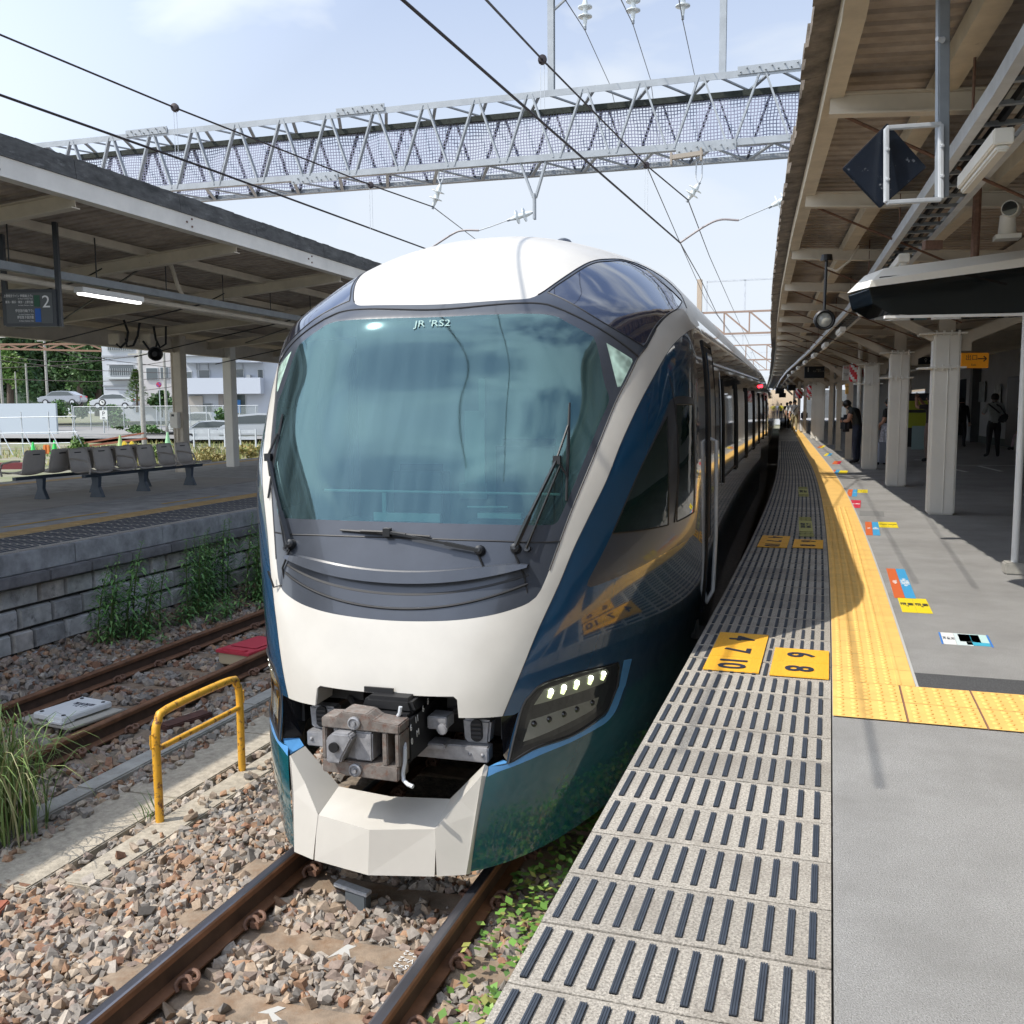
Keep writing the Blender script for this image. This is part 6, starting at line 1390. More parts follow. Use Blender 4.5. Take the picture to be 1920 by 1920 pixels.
board(1735, 676, 30., .8, .22, M['signblk'], 'dark hanging sign with white pictograms between the columns', 'sign', (('♀ ♂', .12, .1, 0, M['txtwhite']),), name='toilet_sign')
for (px, py, d, s_) in ((1462, 733, 60, .5), (1484, 727, 50, .4), (1467, 741, 75, .5)):
    board(px, py, d, s_, s_*.7, M['blackm'], 'small dark monitor hanging far along the platform', 'monitor', (), 0, 'dark monitors far along the near platform', .2, 'monitor')
# ------------------------------------------------------------------ station building along the platform
st = thing('station_building', 'dim station building with pale wall panels and dark openings behind the near platform', 'building', (0, 0, 0))
LATF = 6.9
def fx(y): return LATF-off(y)*1.05-max(0, (y-25))*.022
def wallrun(name, y0, y1, z0, z1, m, dx=0., parent=None, th=.12):
    mb = MB(); ys_ = np.linspace(y0, y1, max(2, int((y1-y0)/3)+1))
    for a_, b_ in zip(ys_, ys_[1:]): mb.add([(fx(a_)+dx, a_, z0), (fx(b_)+dx, b_, z0), (fx(b_)+dx, b_, z1), (fx(a_)+dx, a_, z1), (fx(a_)+dx+th, a_, z0), (fx(b_)+dx+th, b_, z0), (fx(b_)+dx+th, b_, z1), (fx(a_)+dx+th, a_, z1)], [(0, 1, 2, 3), (4, 7, 6, 5), (3, 2, 6, 7), (0, 3, 7, 4), (1, 5, 6, 2)])
    return mb.build(name, m, parent or st)
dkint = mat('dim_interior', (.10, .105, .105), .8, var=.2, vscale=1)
wallrun('wall', -12, 41.9, 0, 3.2, M['swall']); wallrun('wall', 46.5, 95, 0, 3.2, M['swall'])
wallrun('lintel', 41.9, 46.5, 2.45, 3.2, M['swall']); wallrun('plinth', -12, 41.9, 0, .25, cm((.10, .12, .11), .8), -.015)
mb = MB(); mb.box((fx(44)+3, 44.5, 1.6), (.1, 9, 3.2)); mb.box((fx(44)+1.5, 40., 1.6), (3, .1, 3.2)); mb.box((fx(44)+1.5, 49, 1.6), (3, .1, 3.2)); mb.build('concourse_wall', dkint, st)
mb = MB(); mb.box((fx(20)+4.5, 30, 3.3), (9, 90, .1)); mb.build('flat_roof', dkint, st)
wallrun('pilaster', 29.2, 31.0, 0, 3.0, M['swall'], -.35, th=.35); wallrun('pilaster', 41.3, 41.9, 0, 3.0, M['swall'], -.12)
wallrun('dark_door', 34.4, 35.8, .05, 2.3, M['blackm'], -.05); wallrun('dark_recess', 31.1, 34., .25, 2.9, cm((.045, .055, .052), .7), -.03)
wallrun('window', 20, 28, 1.0, 2.3, M['pane'], -.04); wallrun('window', 52, 58, .9, 2.2, M['pane'], -.04); wallrun('dark_door', 61, 64, .05, 2.3, M['blackm'], -.05)
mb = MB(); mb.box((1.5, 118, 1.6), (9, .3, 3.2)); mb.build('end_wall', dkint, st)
wallrun('handrail', 36, 37.2, .8, .86, M['galvdk'], -.1, th=.05)
for y0, y1, z0, z1, c, lb in ((38.9, 40.4, 1.5, 2.25, (.30, .33, .32), 'framed poster on the pale station wall, the upper one left of the dark door'), (36.6, 37.6, .9, 2.1, (.45, .47, .45), 'tall white poster on the station wall between two dark doors'), (33.5, 34.3, 1.3, 2.4, (.5, .5, .5), 'white notice sheets on the station wall behind the man with the shoulder bag')):
    mb = MB(); mb.box((fx((y0+y1)/2)-.06, (y0+y1)/2, (z0+z1)/2), (.03, y1-y0, z1-z0), R(3)); o = mb.build('poster', mat('poster_print', c, .5, var=.5, vscale=3.5), bevel=.004); tag(o, lb, 'poster', 'posters on the station wall')
t = thing('vending_machine', 'dim vending machine with a yellow-green front in the dark concourse', 'vending machine', at(1712, 822, 42) if 0 else gnd(1712, 838))
mb = MB(); mb.box((.1, .3, .9), (.95, .7, 1.8)); mb.build('cabinet', M['blackm'], t, bevel=.02)
mb = MB(); mb.box((.1, -.06, .9), (.8, .02, .5)); mb.box((.1, -.06, 1.4), (.8, .02, .3)); mb.build('front', cm((.45, .50, .03), .5), t)
for (px0, py, w, h, lb) in ((1722, 843, .42, .75, 'nearer'), ):
    p = gnd(px0, py); mb = MB(); mb.box((p.x, p.y, h/2), (w, .05, h)); tag(mb.build('information_stand', cm((.35, .48, .48), .6), bevel=.01), 'small pale blue information stand in the dark concourse', 'stand')
p = gnd(1704, 822); mb = MB(); mb.box((p.x, p.y, 1.2), (.09, .09, 2.4)); tag(mb.build('white_post', M['column']), 'thin white post standing in the concourse between the second and nearest columns', 'post')
# far end of the platform
mb = MB(); p = gnd(1455, 786); mb.box((p.x-2.5, p.y+12, 1.6), (9, 1, 3.4)); tag(mb.build('far_building', cm((.55, .42, .28), .8)), 'warm beige wall of a low building at the far end of the platform', 'building')
mb = MB(); mb.box((p.x-5, p.y+40, 2.2), (14, 1, 7.)); tag(mb.build('far_building', M['bwall']), 'pale building beyond the far end of the railway line', 'building')
# ------------------------------------------------------------------ people
def person(name_label, loc, h, face, J, cols, cat='person', extras=None, hair=True):
    """J: joint dict in units of standing height, facing +Y; cols: top, bottom, shoe, sleeve"""
    t = thing('person', name_label, 'person', loc, face)
    base = dict(pel=(0, 0, .52), wai=(0, 0, .60), che=(0, .0, .74), nec=(0, 0, .835), chn=(0, .01, .865), hea=(0, .015, .925), top=(0, .005, .975),
                lsh=(-.105, 0, .80), lel=(-.135, .01, .64), lwr=(-.14, .05, .51), lha=(-.14, .06, .455), rsh=(.105, 0, .80), rel=(.135, .01, .64), rwr=(.14, .05, .51), rha=(.14, .06, .455),
                lhi=(-.055, 0, .50), lkn=(-.06, .015, .275), lan=(-.06, 0, .045), lto=(-.065, .085, .018), rhi=(.055, 0, .50), rkn=(.06, .015, .275), ran=(.06, 0, .045), rto=(.065, .085, .018))
    base.update(J)
    rad = dict(pel=.075, wai=.068, che=.082, nec=.036, chn=.040, hea=.055, top=.038, lsh=.045, lel=.030, lwr=.021, lha=.024, rsh=.045, rel=.030, rwr=.021, rha=.024, lhi=.062, lkn=.042, lan=.028, lto=.024, rhi=.062, rkn=.042, ran=.028, rto=.024)
    ed = [('pel', 'wai'), ('wai', 'che'), ('che', 'nec'), ('nec', 'chn'), ('chn', 'hea'), ('hea', 'top'), ('che', 'lsh'), ('lsh', 'lel'), ('lel', 'lwr'), ('lwr', 'lha'), ('che', 'rsh'), ('rsh', 'rel'), ('rel', 'rwr'), ('rwr', 'rha'), ('pel', 'lhi'), ('lhi', 'lkn'), ('lkn', 'lan'), ('lan', 'lto'), ('pel', 'rhi'), ('rhi', 'rkn'), ('rkn', 'ran'), ('ran', 'rto')]
    names = list(base); me = bpy.data.meshes.new('body'); me.from_pydata([Vector(base[k])*h for k in names], [(names.index(a), names.index(b)) for a, b in ed], [])
    o = bpy.data.objects.new('tmp', me); COL.objects.link(o); sk_ = o.modifiers.new('s', 'SKIN'); sk_.use_smooth_shade = True
    for i, k in enumerate(names):
        v = me.skin_vertices[0].data[i]; r_ = rad[k]*h; v.radius = (r_*(1.12 if k in ('che', 'wai', 'pel') else 1), r_*(.78 if k in ('che', 'wai', 'pel') else 1)); v.use_root = (k == 'pel')
    ss = o.modifiers.new('u', 'SUBSURF'); ss.levels = 2; ss.render_levels = 2
    bpy.context.view_layer.update(); m2 = bpy.data.meshes.new_from_object(o.evaluated_get(bpy.context.evaluated_depsgraph_get())); bpy.data.objects.remove(o)
    top, bottom, shoe, sleeve = cols
    for m_ in (top, bottom, M['skin'], shoe): m2.materials.append(m_)
    def seg(p, a, b):
        a, b = Vector(base[a])*h, Vector(base[b])*h; d = b-a; tt = max(0, min(1, (p-a).dot(d)/max(d.length_squared, 1e-9))); return (p-a-d*tt).length, tt
    for f in m2.polygons:
        p = f.center; best = min(((seg(p, a, b)[0]/(max(rad[a], rad[b])), a, b) for a, b in ed), key=lambda q: q[0]); a, b = best[1], best[2]; tt = seg(p, a, b)[1]
        if a in ('nec', 'chn', 'hea') or b == 'chn': mi = 2
        elif b in ('lha', 'rha'): mi = 2
        elif b in ('lwr', 'rwr'): mi = 0 if sleeve > 1 else 2
        elif b in ('lel', 'rel'): mi = 0 if tt < sleeve or sleeve > 1 else 2
        elif b in ('lto', 'rto'): mi = 3
        elif b in ('lan', 'ran'): mi = 1 if tt < .93 else 3
        elif b in ('lhi', 'rhi', 'lkn', 'rkn'): mi = 1
        elif a == 'pel': mi = 0 if tt > -.1 and p.z > (base['pel'][2]-.02)*h else 1
        else: mi = 0
        f.material_index = mi; f.use_smooth = True
    b = bpy.data.objects.new('body', m2); COL.objects.link(b); b.parent = t
    H_ = Vector(base['hea'])*h; ax = (Vector(base['top'])-Vector(base['chn'])).normalized()
    mb = MB(); mb.lathe([(.002, .064), (.03, .060), (.050, .042), (.060, .012), (.058, -.018), (.044, -.035)], H_/h+Vector((0, -.012, .004)), ax, 16); mb.v = [tuple(Vector(v)*h) for v in mb.v]; mb.build('hair', M['hair'], t, smooth=True)
    fwd = Vector((0, 1, 0)); mb = MB(); n0 = H_+fwd*.052*h-ax*.008*h
    mb.tube([n0+ax*.012*h, n0+fwd*.012*h-ax*.006*h], .007*h, 6); mb.build('nose', M['skin'], t, smooth=True)
    mb = MB()
    for s_ in (-1, 1): mb.lathe([(.006*h, 0), (.001, .004*h)], H_+fwd*.050*h+Vector((s_*.021*h, 0, .006*h)), (0, 1, 0), 8)
    mb.build('eyes', M['hair'], t)
    # five fingers per hand
    for s_ in ('l', 'r'):
        wv, hv = Vector(base[s_+'wr'])*h, Vector(base[s_+'ha'])*h; d = (hv-wv).normalized(); sd = d.cross(Vector((0, 1, .2))).normalized() if abs(d.y) < .8 else d.cross(Vector((1, 0, 0))).normalized(); nn = d.cross(sd)
        mb = MB()
        for q in range(4): b0 = hv+sd*((q-1.5)*.0115*h)+d*.008*h; mb.tube([b0, b0+d*(.020 if q in (1, 2) else .016)*h+nn*.002*h, b0+d*(.036 if q in (1, 2) else .028)*h+nn*.012*h], [.0062*h, .0056*h, .0042*h], 6)
        b0 = hv+sd*.024*h-d*.012*h; mb.tube([b0, b0+sd*.010*h+d*.014*h, b0+sd*.009*h+d*.028*h+nn*.008*h], [.007*h, .006*h, .0045*h], 6); mb.build('fingers', M['skin'], t, smooth=True)
    return t
def cloth(c): return cm(c, .85, var=.2, vscale=9)
BK, NV = cloth((.02, .02, .022)), cloth((.03, .04, .07)); SH = cloth((.02, .02, .02))
def gp(px, py, dx=0.): p = gnd(px, py); return (p.x+dx, p.y, 0)
# man with shoulder bag, seen from behind
t = person('man in pale grey shirt and black trousers with a black bag slung across his back', gp(1861, 857), 1.72, R(10), dict(lel=(-.15, .05, .68), lwr=(-.10, .14, .70), lha=(-.08, .17, .72), rel=(.15, .05, .66), rwr=(.08, .14, .67), rha=(.06, .17, .69), lan=(-.075, 0, .045), lto=(-.10, .08, .018), ran=(.075, 0, .045), rto=(.10, .08, .018)), (cloth((.30, .32, .31)), BK, SH, .9))
mb = MB(); mb.prism([(.0, .95), (.17, .92), (.27, 1.06), (.22, 1.18), (.06, 1.12)], -.26, -.15, lambda u, v, tt: Vector((u+.02, tt, v))); o = mb.build('shoulder_bag', BK, bevel=.03); o.location = gp(1861, 857); o.rotation_euler = (0, 0, R(10)); tag(o, 'black bag hanging on the back of the man in the pale grey shirt', 'bag')
mb = MB(); mb.tube([(-.17, -.02, 1.42), (-.08, -.12, 1.33), (.08, -.15, 1.18)], .02, 8); mb.tube([(-.05, .0, 1.46), (.1, -.12, 1.35), (.24, -.17, 1.12)], .02, 8); s2_ = mb.build('strap', BK, o, smooth=True)
# backpack person half hidden by the nearest column
person('person in black with a black backpack, half hidden behind the nearest thick column', gp(1800, 838), 1.66, R(-25), dict(lan=(-.09, -.06, .05), lto=(-.10, .02, .018), lkn=(-.07, .0, .28), rkn=(.06, .05, .28), ran=(.06, .02, .045)), (BK, BK, SH, 2))
p = gp(1800, 838); mb = MB(); mb.box((0, -.17, 1.10), (.34, .22, .52)); mb.box((0, -.30, 1.02), (.24, .08, .26)); mb.tube([(.1, -.3, .9), (.16, -.33, .8), (.1, -.32, .72)], .012, 6); o = mb.build('backpack', BK, bevel=.05); o.location = (p[0]+.12, p[1], 0); o.rotation_euler = (0, 0, R(-60)); tag(o, 'black backpack worn by the person behind the nearest column', 'backpack')
# photographer
t = person('person in a dark shirt and tan trousers raising a phone to take a picture', gp(1742, 866), 1.70, R(58), dict(lel=(-.13, .15, .80), lwr=(-.05, .20, .91), lha=(-.035, .215, .945), rel=(.13, .15, .80), rwr=(.05, .20, .91), rha=(.035, .215, .945), rkn=(.06, .05, .28), ran=(.06, .03, .045), rto=(.065, .11, .018)), (cloth((.045, .035, .035)), cloth((.27, .19, .16)), SH, .7))
p = gp(1742, 866); mb = MB(); mb.box((0, .385, 1.64), (.085, .012, .16)); o = mb.build('phone', cm((.6, .6, .58), .3), bevel=.006); o.location = p; o.rotation_euler = (0, 0, R(58)); tag(o, 'pale phone held up by the person taking a picture', 'phone')
# suitcase person behind the second column
t = person('person in a black top and long pale patterned skirt behind the second thick column', gp(1664, 869), 1.60, R(60), dict(lwr=(-.12, .09, .58), lha=(-.115, .10, .54)), (BK, cloth((.42, .44, .52)), SH, .6))
mb = MB(); mb.lathe([(.13, .98), (.17, .86), (.23, .45), (.27, .12), (.25, .12)], (0, 0, 0), (0, 0, 1), 24); mb.build('skirt', mat('patterned_skirt', (.48, .50, .58), .9, var=.45, vscale=22), t, smooth=True)
def suitcase(px, py, h, w, m, label):
    t = thing('suitcase', label, 'suitcase', gp(px, py), R(25)); mb = MB(); mb.box((0, 0, h/2+.04), (w, w*.6, h)); mb.build('shell', m, t, bevel=.035)
    mb = MB()
    for q in range(4): mb.box(((q-1.5)*w*.2, -w*.305, h/2+.04), (.012, .012, h*.86))
    mb.build('ribs', m, t); mb = MB(); mb.tube([(-w*.22, .03, h), (-w*.22, .03, h+.32), (w*.22, .03, h+.32), (w*.22, .03, h)], .011, 6); mb.build('handle', M['galvdk'], t)
    for x in (-1, 1):
        for y in (-1, 1): mb = MB(); mb.lathe([(.03, -.012), (.03, .012)], (x*w*.36, y*w*.2, .03), (1, 0, 0), 10); mb.build('wheel', M['black'], t)
    return t
suitcase(1652, 871, .50, .30, cm((.50, .54, .64), .4), 'pale blue suitcase standing at the foot of the second thick column')
# leaning person with a bag in front
t = person('person in black bending over a phone beside the third thick column', gp(1606, 869), 1.66, R(68), dict(wai=(0, .0, .60), che=(0, .05, .73), nec=(0, .11, .80), chn=(0, .14, .82), hea=(0, .175, .865), top=(0, .20, .91), lsh=(-.10, .06, .78), rsh=(.10, .06, .78), lel=(-.13, .09, .63), lwr=(-.06, .21, .62), lha=(-.03, .24, .63), rel=(.13, .09, .63), rwr=(.06, .21, .62), rha=(.03, .24, .63)), (cloth((.04, .045, .045)), NV, SH, .35))
p = gp(1606, 869); mb = MB(); mb.box((0, .28, .98), (.34, .22, .42)); o = mb.build('front_bag', cloth((.025, .03, .04)), bevel=.07); o.location = p; o.rotation_euler = (0, 0, R(68)); tag(o, 'dark rucksack worn on the chest of the bending person', 'backpack')
mb = MB(); mb.tube([(-.1, .02, 1.30), (-.11, .14, 1.28), (-.1, .24, 1.16)], .018, 6); mb.tube([(.1, .02, 1.30), (.11, .14, 1.28), (.1, .24, 1.16)], .018, 6); mb.build('strap', BK, o)
# people walking towards the camera, far
wk = dict(lkn=(-.055, .06, .285), lan=(-.05, .10, .05), lto=(-.05, .18, .03), rkn=(.055, -.01, .275), ran=(.055, -.10, .06), rto=(.055, -.03, .02))
t = person('walking person in a white shirt and khaki trousers with a strap across the chest', gp(1489, 811), 1.74, R(185), dict(wk, rwr=(.16, .03, .5)), (cloth((.70, .70, .69)), cloth((.30, .26, .15)), cm((.6, .6, .58)), .9))
mb = MB(); mb.tube([(-.14, .1, 1.38), (0, .145, 1.2), (.15, .12, .98)], .016, 6); mb.build('strap', BK, t)
person('person in a white shirt walking just behind the one in khaki trousers', gp(1481, 804), 1.72, R(180), wk, (cloth((.62, .62, .62)), BK, SH, .9))
suitcase(1507, 811, .62, .42, cm((.62, .63, .64), .4), 'white suitcase pulled along by the walking person far down the platform')
p = gp(1507, 811); mb = MB(); mb.box((0, 0, 0), (.34, .26, .42)); o = mb.build('travel_bag', NV, bevel=.07); o.location = (p[0], p[1], .90); tag(o, 'dark blue bag sitting on top of the white suitcase', 'bag')
person('tiny far person in a yellow top at the end of the platform', gp(1464, 788), 1.70, R(180), wk, (cloth((.62, .55, .05)), NV, SH, .9))
person('tiny far person in a white top at the end of the platform', gp(1455, 787), 1.70, R(180), wk, (cloth((.60, .60, .62)), NV, SH, .9))
person('far dark-clothed person beside the walking group', gp(1475, 798), 1.68, R(0), {}, (BK, BK, SH, 2))
# seated person's leg at the right edge
t = person('seated person mostly outside the right edge, only a lower leg and shoe in view', gp(1932, 845), 1.66, R(60), dict(pel=(0, 0, .28), wai=(0, -.01, .36), che=(0, .0, .50), nec=(0, 0, .595), chn=(0, .01, .625), hea=(0, .015, .685), top=(0, .005, .735), lsh=(-.105, 0, .56), rsh=(.105, 0, .56), lel=(-.13, .03, .40), rel=(.13, .03, .40), lwr=(-.08, .16, .33), rwr=(.08, .16, .33), lha=(-.06, .2, .33), rha=(.06, .2, .33), lhi=(-.055, .03, .28), rhi=(.055, .03, .28), lkn=(-.06, .25, .28), rkn=(.06, .25, .28), lan=(-.06, .30, .05), ran=(.06, .27, .05), lto=(-.065, .38, .02), rto=(.065, .36, .02)), (cloth((.5, .4, .45)), cloth((.5, .35, .4)), SH, .5))
p = gp(1932, 845); mb = MB(); mb.box((p[0], p[1], .22), (1.4, .45, .44), R(60)); tag(mb.build('bench', M['seat'], bevel=.02), 'low bench carrying the seated person at the right edge', 'bench')
# ------------------------------------------------------------------ vegetation
def leafmesh(name, quads, cols, m=None, parent=None):
    me = bpy.data.meshes.new(name); V = np.concatenate(quads); me.from_pydata([tuple(v) for v in V], [], [tuple(range(i*4, i*4+4)) for i in range(len(V)//4)]); me.materials.append(m or M['leaf'])
    ca = me.color_attributes.new('Col', 'FLOAT_COLOR', 'POINT'); C_ = np.repeat(np.array(cols), 4, 0); ca.data.foreach_set('color', np.c_[C_, np.ones(len(C_))].astype(np.float32).ravel())
    o = bpy.data.objects.new(name, me); COL.objects.link(o)
    if parent: o.parent = parent
    return o
def lance(base, d, L, w, droop):
    d = Vector(d).normalized(); sd = d.cross(Vector((0, 0, 1))); sd = sd.normalized() if sd.length > .01 else Vector((1, 0, 0)); b = Vector(base); m_ = b+d*L*.55; tip = b+d*L*.95+Vector((0, 0, -droop*L))
    return [np.array([b, m_+sd*w, tip, m_-sd*w])]
def weed(x, y, z0, h, label, grp, lean=.0, shade=1.):
    t = thing('tall_weed', label, 'weed', (x, y, z0), 0, grp); mb = MB(); ly = random.uniform(-.12, .12); lx = lean+random.uniform(.0, .10); pts = [(lx*(q/6)**2*h, ly*(q/6)*h, h*q/6) for q in range(7)]; mb.tube(pts, [.010, .009, .008, .007, .006, .004, .002], 5); mb.build('stem', cm((.10, .14, .04), .7), t)
    qs, cs = [], []; n = int(h*135); a = random.uniform(0, 6)
    for k in range(n):
        f = (k+.5)/n; f = .06+.94*f; p = Vector((lx*f*f*h, ly*f*h, h*f)); a += 2.4+random.uniform(-.3, .3); L = (.18 if f < .8 else .12)*random.uniform(.65, 1.15)*(1-.45*max(0, f-.7)/.3); el_ = random.uniform(.1, .55)+(.5 if f > .93 else 0)
        qs += lance(p, (math.cos(a), math.sin(a), el_), L, L*.08, random.uniform(.15, .5)); c = np.array(random.choice([(.10, .22, .06), (.13, .27, .075), (.075, .18, .055), (.19, .33, .10)]))*(shade*random.uniform(.8, 1.2)); cs.append(c)
    leafmesh('foliage', qs, cs, parent=t); return t
WG = 'tall weeds crowded against the stone wall'
for k in range(26):
    y = 9.75+k*.125+random.uniform(-.05, .05); x = XL+.18+random.uniform(0, .38); weed(cx(x, y), y, bz(x, y)-.02, random.uniform(.85, 1.28), 'tall leafy green weed in the dense clump against the stone wall', WG)
for k in range(10):
    y = 8.35+k*.10; x = XL+.15+random.uniform(0, .3); weed(x, y, bz(x, y)-.02, random.uniform(.6, 1.25), 'dark drooping weed in the smaller clump at the left of the dense weeds', 'weeds in the smaller clump on the wall', .16, 1.)
for k in range(16):
    y = 8.6+random.uniform(0, 4.2); x = XL+.45+random.uniform(0, .35); weed(x, y, bz(x, y)-.02, random.uniform(.12, .35), 'low dry weed at the foot of the wall plants', 'low weeds at the foot of the wall', .1, 1.2)
# pampas-like grass clump
t = thing('grass_clump', 'big clump of long arching grass blades at the left edge beside the track', 'grass', (-4.86, 4.42, -1.25)); mbq = []; cs = []
for k in range(430):
    a = random.uniform(0, 6.28); L = random.uniform(.4, 1.05); sp = random.uniform(.15, .75); b = Vector((random.gauss(0, .10), random.gauss(0, .13), 0)); w = random.uniform(.003, .0062); d = Vector((math.cos(a), math.sin(a), 0)); sd = Vector((-d.y, d.x, 0)); prev = None; col = np.array(random.choice([(.20, .28, .08), (.14, .22, .06), (.28, .34, .13), (.10, .17, .05), (.34, .33, .17)]))*random.uniform(.8, 1.2)
    for q in range(8):
        f = q/7; p = b+d*(sp*L*f**1.5)+Vector((0, 0, L*.92*(math.sin(min(1, f*1.0)*1.9)*.98)*(1-.15*sp)-(.55*sp*L*f**3))); ww = w*(1-f**2)+.0008
        if prev: mbq.append(np.array([prev[0]-sd*prev[1], prev[0]+sd*prev[1], p+sd*ww, p-sd*ww])); cs.append(col)
        prev = (p, ww)
leafmesh('blades', mbq, cs, parent=t)
t = thing('grass_tuft', 'small bright green grass tuft by the left leg of the yellow guard rail', 'grass', (-4.12, 5.0, -1.23)); mbq, cs = [], []
for k in range(26):
    a = random.uniform(0, 6.28); L = random.uniform(.1, .26); b = Vector((random.gauss(0, .025), random.gauss(0, .05), 0)); d = Vector((math.cos(a), math.sin(a), 2.2)).normalized(); mbq += lance(b, d, L, .004, .1); cs.append(np.array((.12, .24, .06))*random.uniform(.8, 1.3))
leafmesh('blades', mbq, cs, parent=t)
# ground cover between the rail and the platform
qs, cs = [], []
for k in range(5200):
    y = random.uniform(2.6, 8.5); x = random.uniform(-1.58, -.74)
    dens = .10 if y < 3.5 else (.55 if y < 4.0 else 1.)
    if random.random() > dens*(1 if x > -1.45+.1*math.sin(y*5) else .35): continue
    h = random.uniform(.0, .16)*(1.15 if y > 3.9 else .5)*(1.5 if x > -1.1 else .8); a = random.uniform(0, 6.28); L = random.uniform(.028, .066); d = Vector((math.cos(a), math.sin(a), random.uniform(-.1, .7))).normalized(); sd = d.cross(Vector((0, 0, 1))).normalized(); b = Vector((x, y, -1.235+h)); w = L*.36
    qs.append(np.array([b, b+d*L*.5+sd*w, b+d*L, b+d*L*.5-sd*w])); cs.append(np.array(random.choice([(.10, .20, .035), (.13, .26, .05), (.07, .15, .03), (.20, .30, .07), (.26, .27, .07)]))*random.uniform(.8, 1.2))
struct(leafmesh('ground_cover', qs, cs), 'stuff')
# strips of dry grass beyond the opposite platform
def tufts(name, regs, n, hmin, hmax, pal, kind='stuff'):
    qs, cs = [], []
    for k in range(n):
        x0, x1, y0, y1 = random.choice(regs); x, y = random.uniform(x0, x1), random.uniform(y0, y1); L = random.uniform(hmin, hmax); a = random.uniform(0, 6.28); d = Vector((math.cos(a)*.5, math.sin(a)*.5, 1)).normalized(); w = L*.10; sd = Vector((math.cos(YAW), math.sin(YAW), 0)); b = Vector((x, y, -1.40))
        qs.append(np.array([b-sd*w, b+sd*w, b+d*L+sd*w*.2, b+d*L-sd*w*.2])); cs.append(np.array(random.choice(pal))*random.uniform(.75, 1.2))
    struct(leafmesh(name, qs, cs), kind)
# ------------------------------------------------------------------ background beyond the opposite platform
tufts('dry_grass', [(-24, -17.5, 24, 60), (-40, -30, 40, 75), (-56, -40, 45, 95)], 9000, .12, .42, [(.26, .24, .08), (.20, .22, .06), (.34, .27, .10), (.14, .19, .05)])
for (xc, lb) in ((-18.2, 'nearer'), (-19.3, 'farther')):
    o = rail(xc, 'rusty rail of the far track behind the seats, the %s one' % lb, 0, 90, RZ, 4., 'rails of the far track'); o.data.materials[1] = M['railside']
lane('far_ballast', -20.6, -16.6, -1.24, M['soil'], [-4, 10, 20, 30, 45, 60, 90], .1)
g2 = gnd(0, 815, -1.4)
def blk(name, px0, px1, pyb, pyt, d, th, m, parent=None, ang=YAW):
    "box whose front spans the pixels at depth d"
    a_, b_ = at(px0, pyb, d), at(px1, pyb, d); h = (pyb-pyt)*d/F; w = (b_-a_).length; c = (a_+b_)/2
    mb = MB(); mb.box((0, th/2, h/2), (w, th, h)); o = mb.build(name, m, parent); return o, c, w, h
# apartment-style white building
bd = 96.
def bpt(px, py, d=bd): return at(px, py, d)
B0_ = bpt(200, 784); t = thing('white_building', 'long white three storey building with balconies behind the opposite platform', 'building', B0_, YAW)
sc_ = bd/F
def bloc(px, py, dy=0.): return Vector(((px-200)*sc_, dy, (784-py)*sc_))
def bbox_(name, px0, px1, py0, py1, y0, y1, m, par=t):
    a_, b_ = bloc(px0, py1), bloc(px1, py0); mb = MB(); mb.box(((a_.x+b_.x)/2, (y0+y1)/2, (a_.z+b_.z)/2), (b_.x-a_.x, y1-y0, b_.z-a_.z)); return mb.build(name, m, par)
bbox_('wall', 197, 345, 560, 790, 0, 14, M['bwall']); bbox_('wall', 345, 560, 570, 790, -.6, 13, cm((.46, .485, .53), .8))
bbox_('wall', 270, 332, 655, 760, -1.2, 0, cm((.50, .475, .46), .8))
for (py0, py1) in ((640, 656), (672, 684), (712, 741)): bbox_('balcony', 357, 500, py0, py1, -2.0, -.6, cm((.53, .56, .61), .8))
bbox_('parapet', 352, 470, 664, 672, -2.4, -.6, M['bwall'])
wins = [(210, 257, 644, 658), (211, 256, 686, 705), (288, 308, 693, 714), (314, 328, 692, 712), (208, 225, 741, 752), (359, 403, 648, 661), (358, 367, 700, 712), (378, 400, 697, 711), (442, 463, 696, 710), (372, 402, 758, 778), (440, 465, 742, 778), (486, 500, 645, 655), (490, 499, 697, 712)]
for (a_, b_, c_, d_) in wins:
    y0 = -.05 if b_ < 345 else -.65
    if 280 < a_ < 330: y0 = -1.25
    f_ = bbox_('window', a_-1, b_+1, c_-1, d_+1, y0-.06, y0+.04, cm((.55, .57, .58), .6)); bbox_('pane', a_, b_, c_, d_, y0-.09, y0-.05, M['pane'], f_)
bbox_('blue_door', 446, 456, 752, 776, -.8, -.7, cm((.03, .16, .42), .6)); bbox_('shutter', 360, 386, 744, 778, -.8, -.66, cm((.42, .39, .35), .8)); bbox_('awning', 208, 256, 708, 712, -1., 0, cm((.5, .52, .52), .7))
bbox_('stair_recess', 415, 424, 740, 780, -.75, -.62, cm((.30, .27, .25), .8))
for k in range(5): bbox_('conduit', 350+k*30, 351+k*30, 600, 745, -.75, -.65, cm((.5, .52, .55), .7)) if k % 2 else None
for (px, py) in ((262, 752), (350, 775), (410, 770), (470, 706), (405, 656)): bbox_('air_conditioner', px, px+7, py, py+6, -1.1, -.6, cm((.55, .55, .52), .7))
for (py0, a_, b_) in ((700, 210, 257), (655, 210, 257)):
    for k in range(12): bbox_('railing_bar', a_+k*4, a_+k*4+.6, py0-8, py0+6, -.35, -.3, cm((.42, .44, .45), .6))
for px in (376, 398, 438, 462): bbox_('wall_seam', px, px+.7, 684, 712, -.68, -.6, cm((.30, .31, .33), .8))
bbox_('floor_band', 197, 345, 668, 671, -.12, 0, cm((.36, .37, .39), .8)); bbox_('floor_band', 197, 345, 722, 725, -.12, 0, cm((.36, .37, .39), .8))
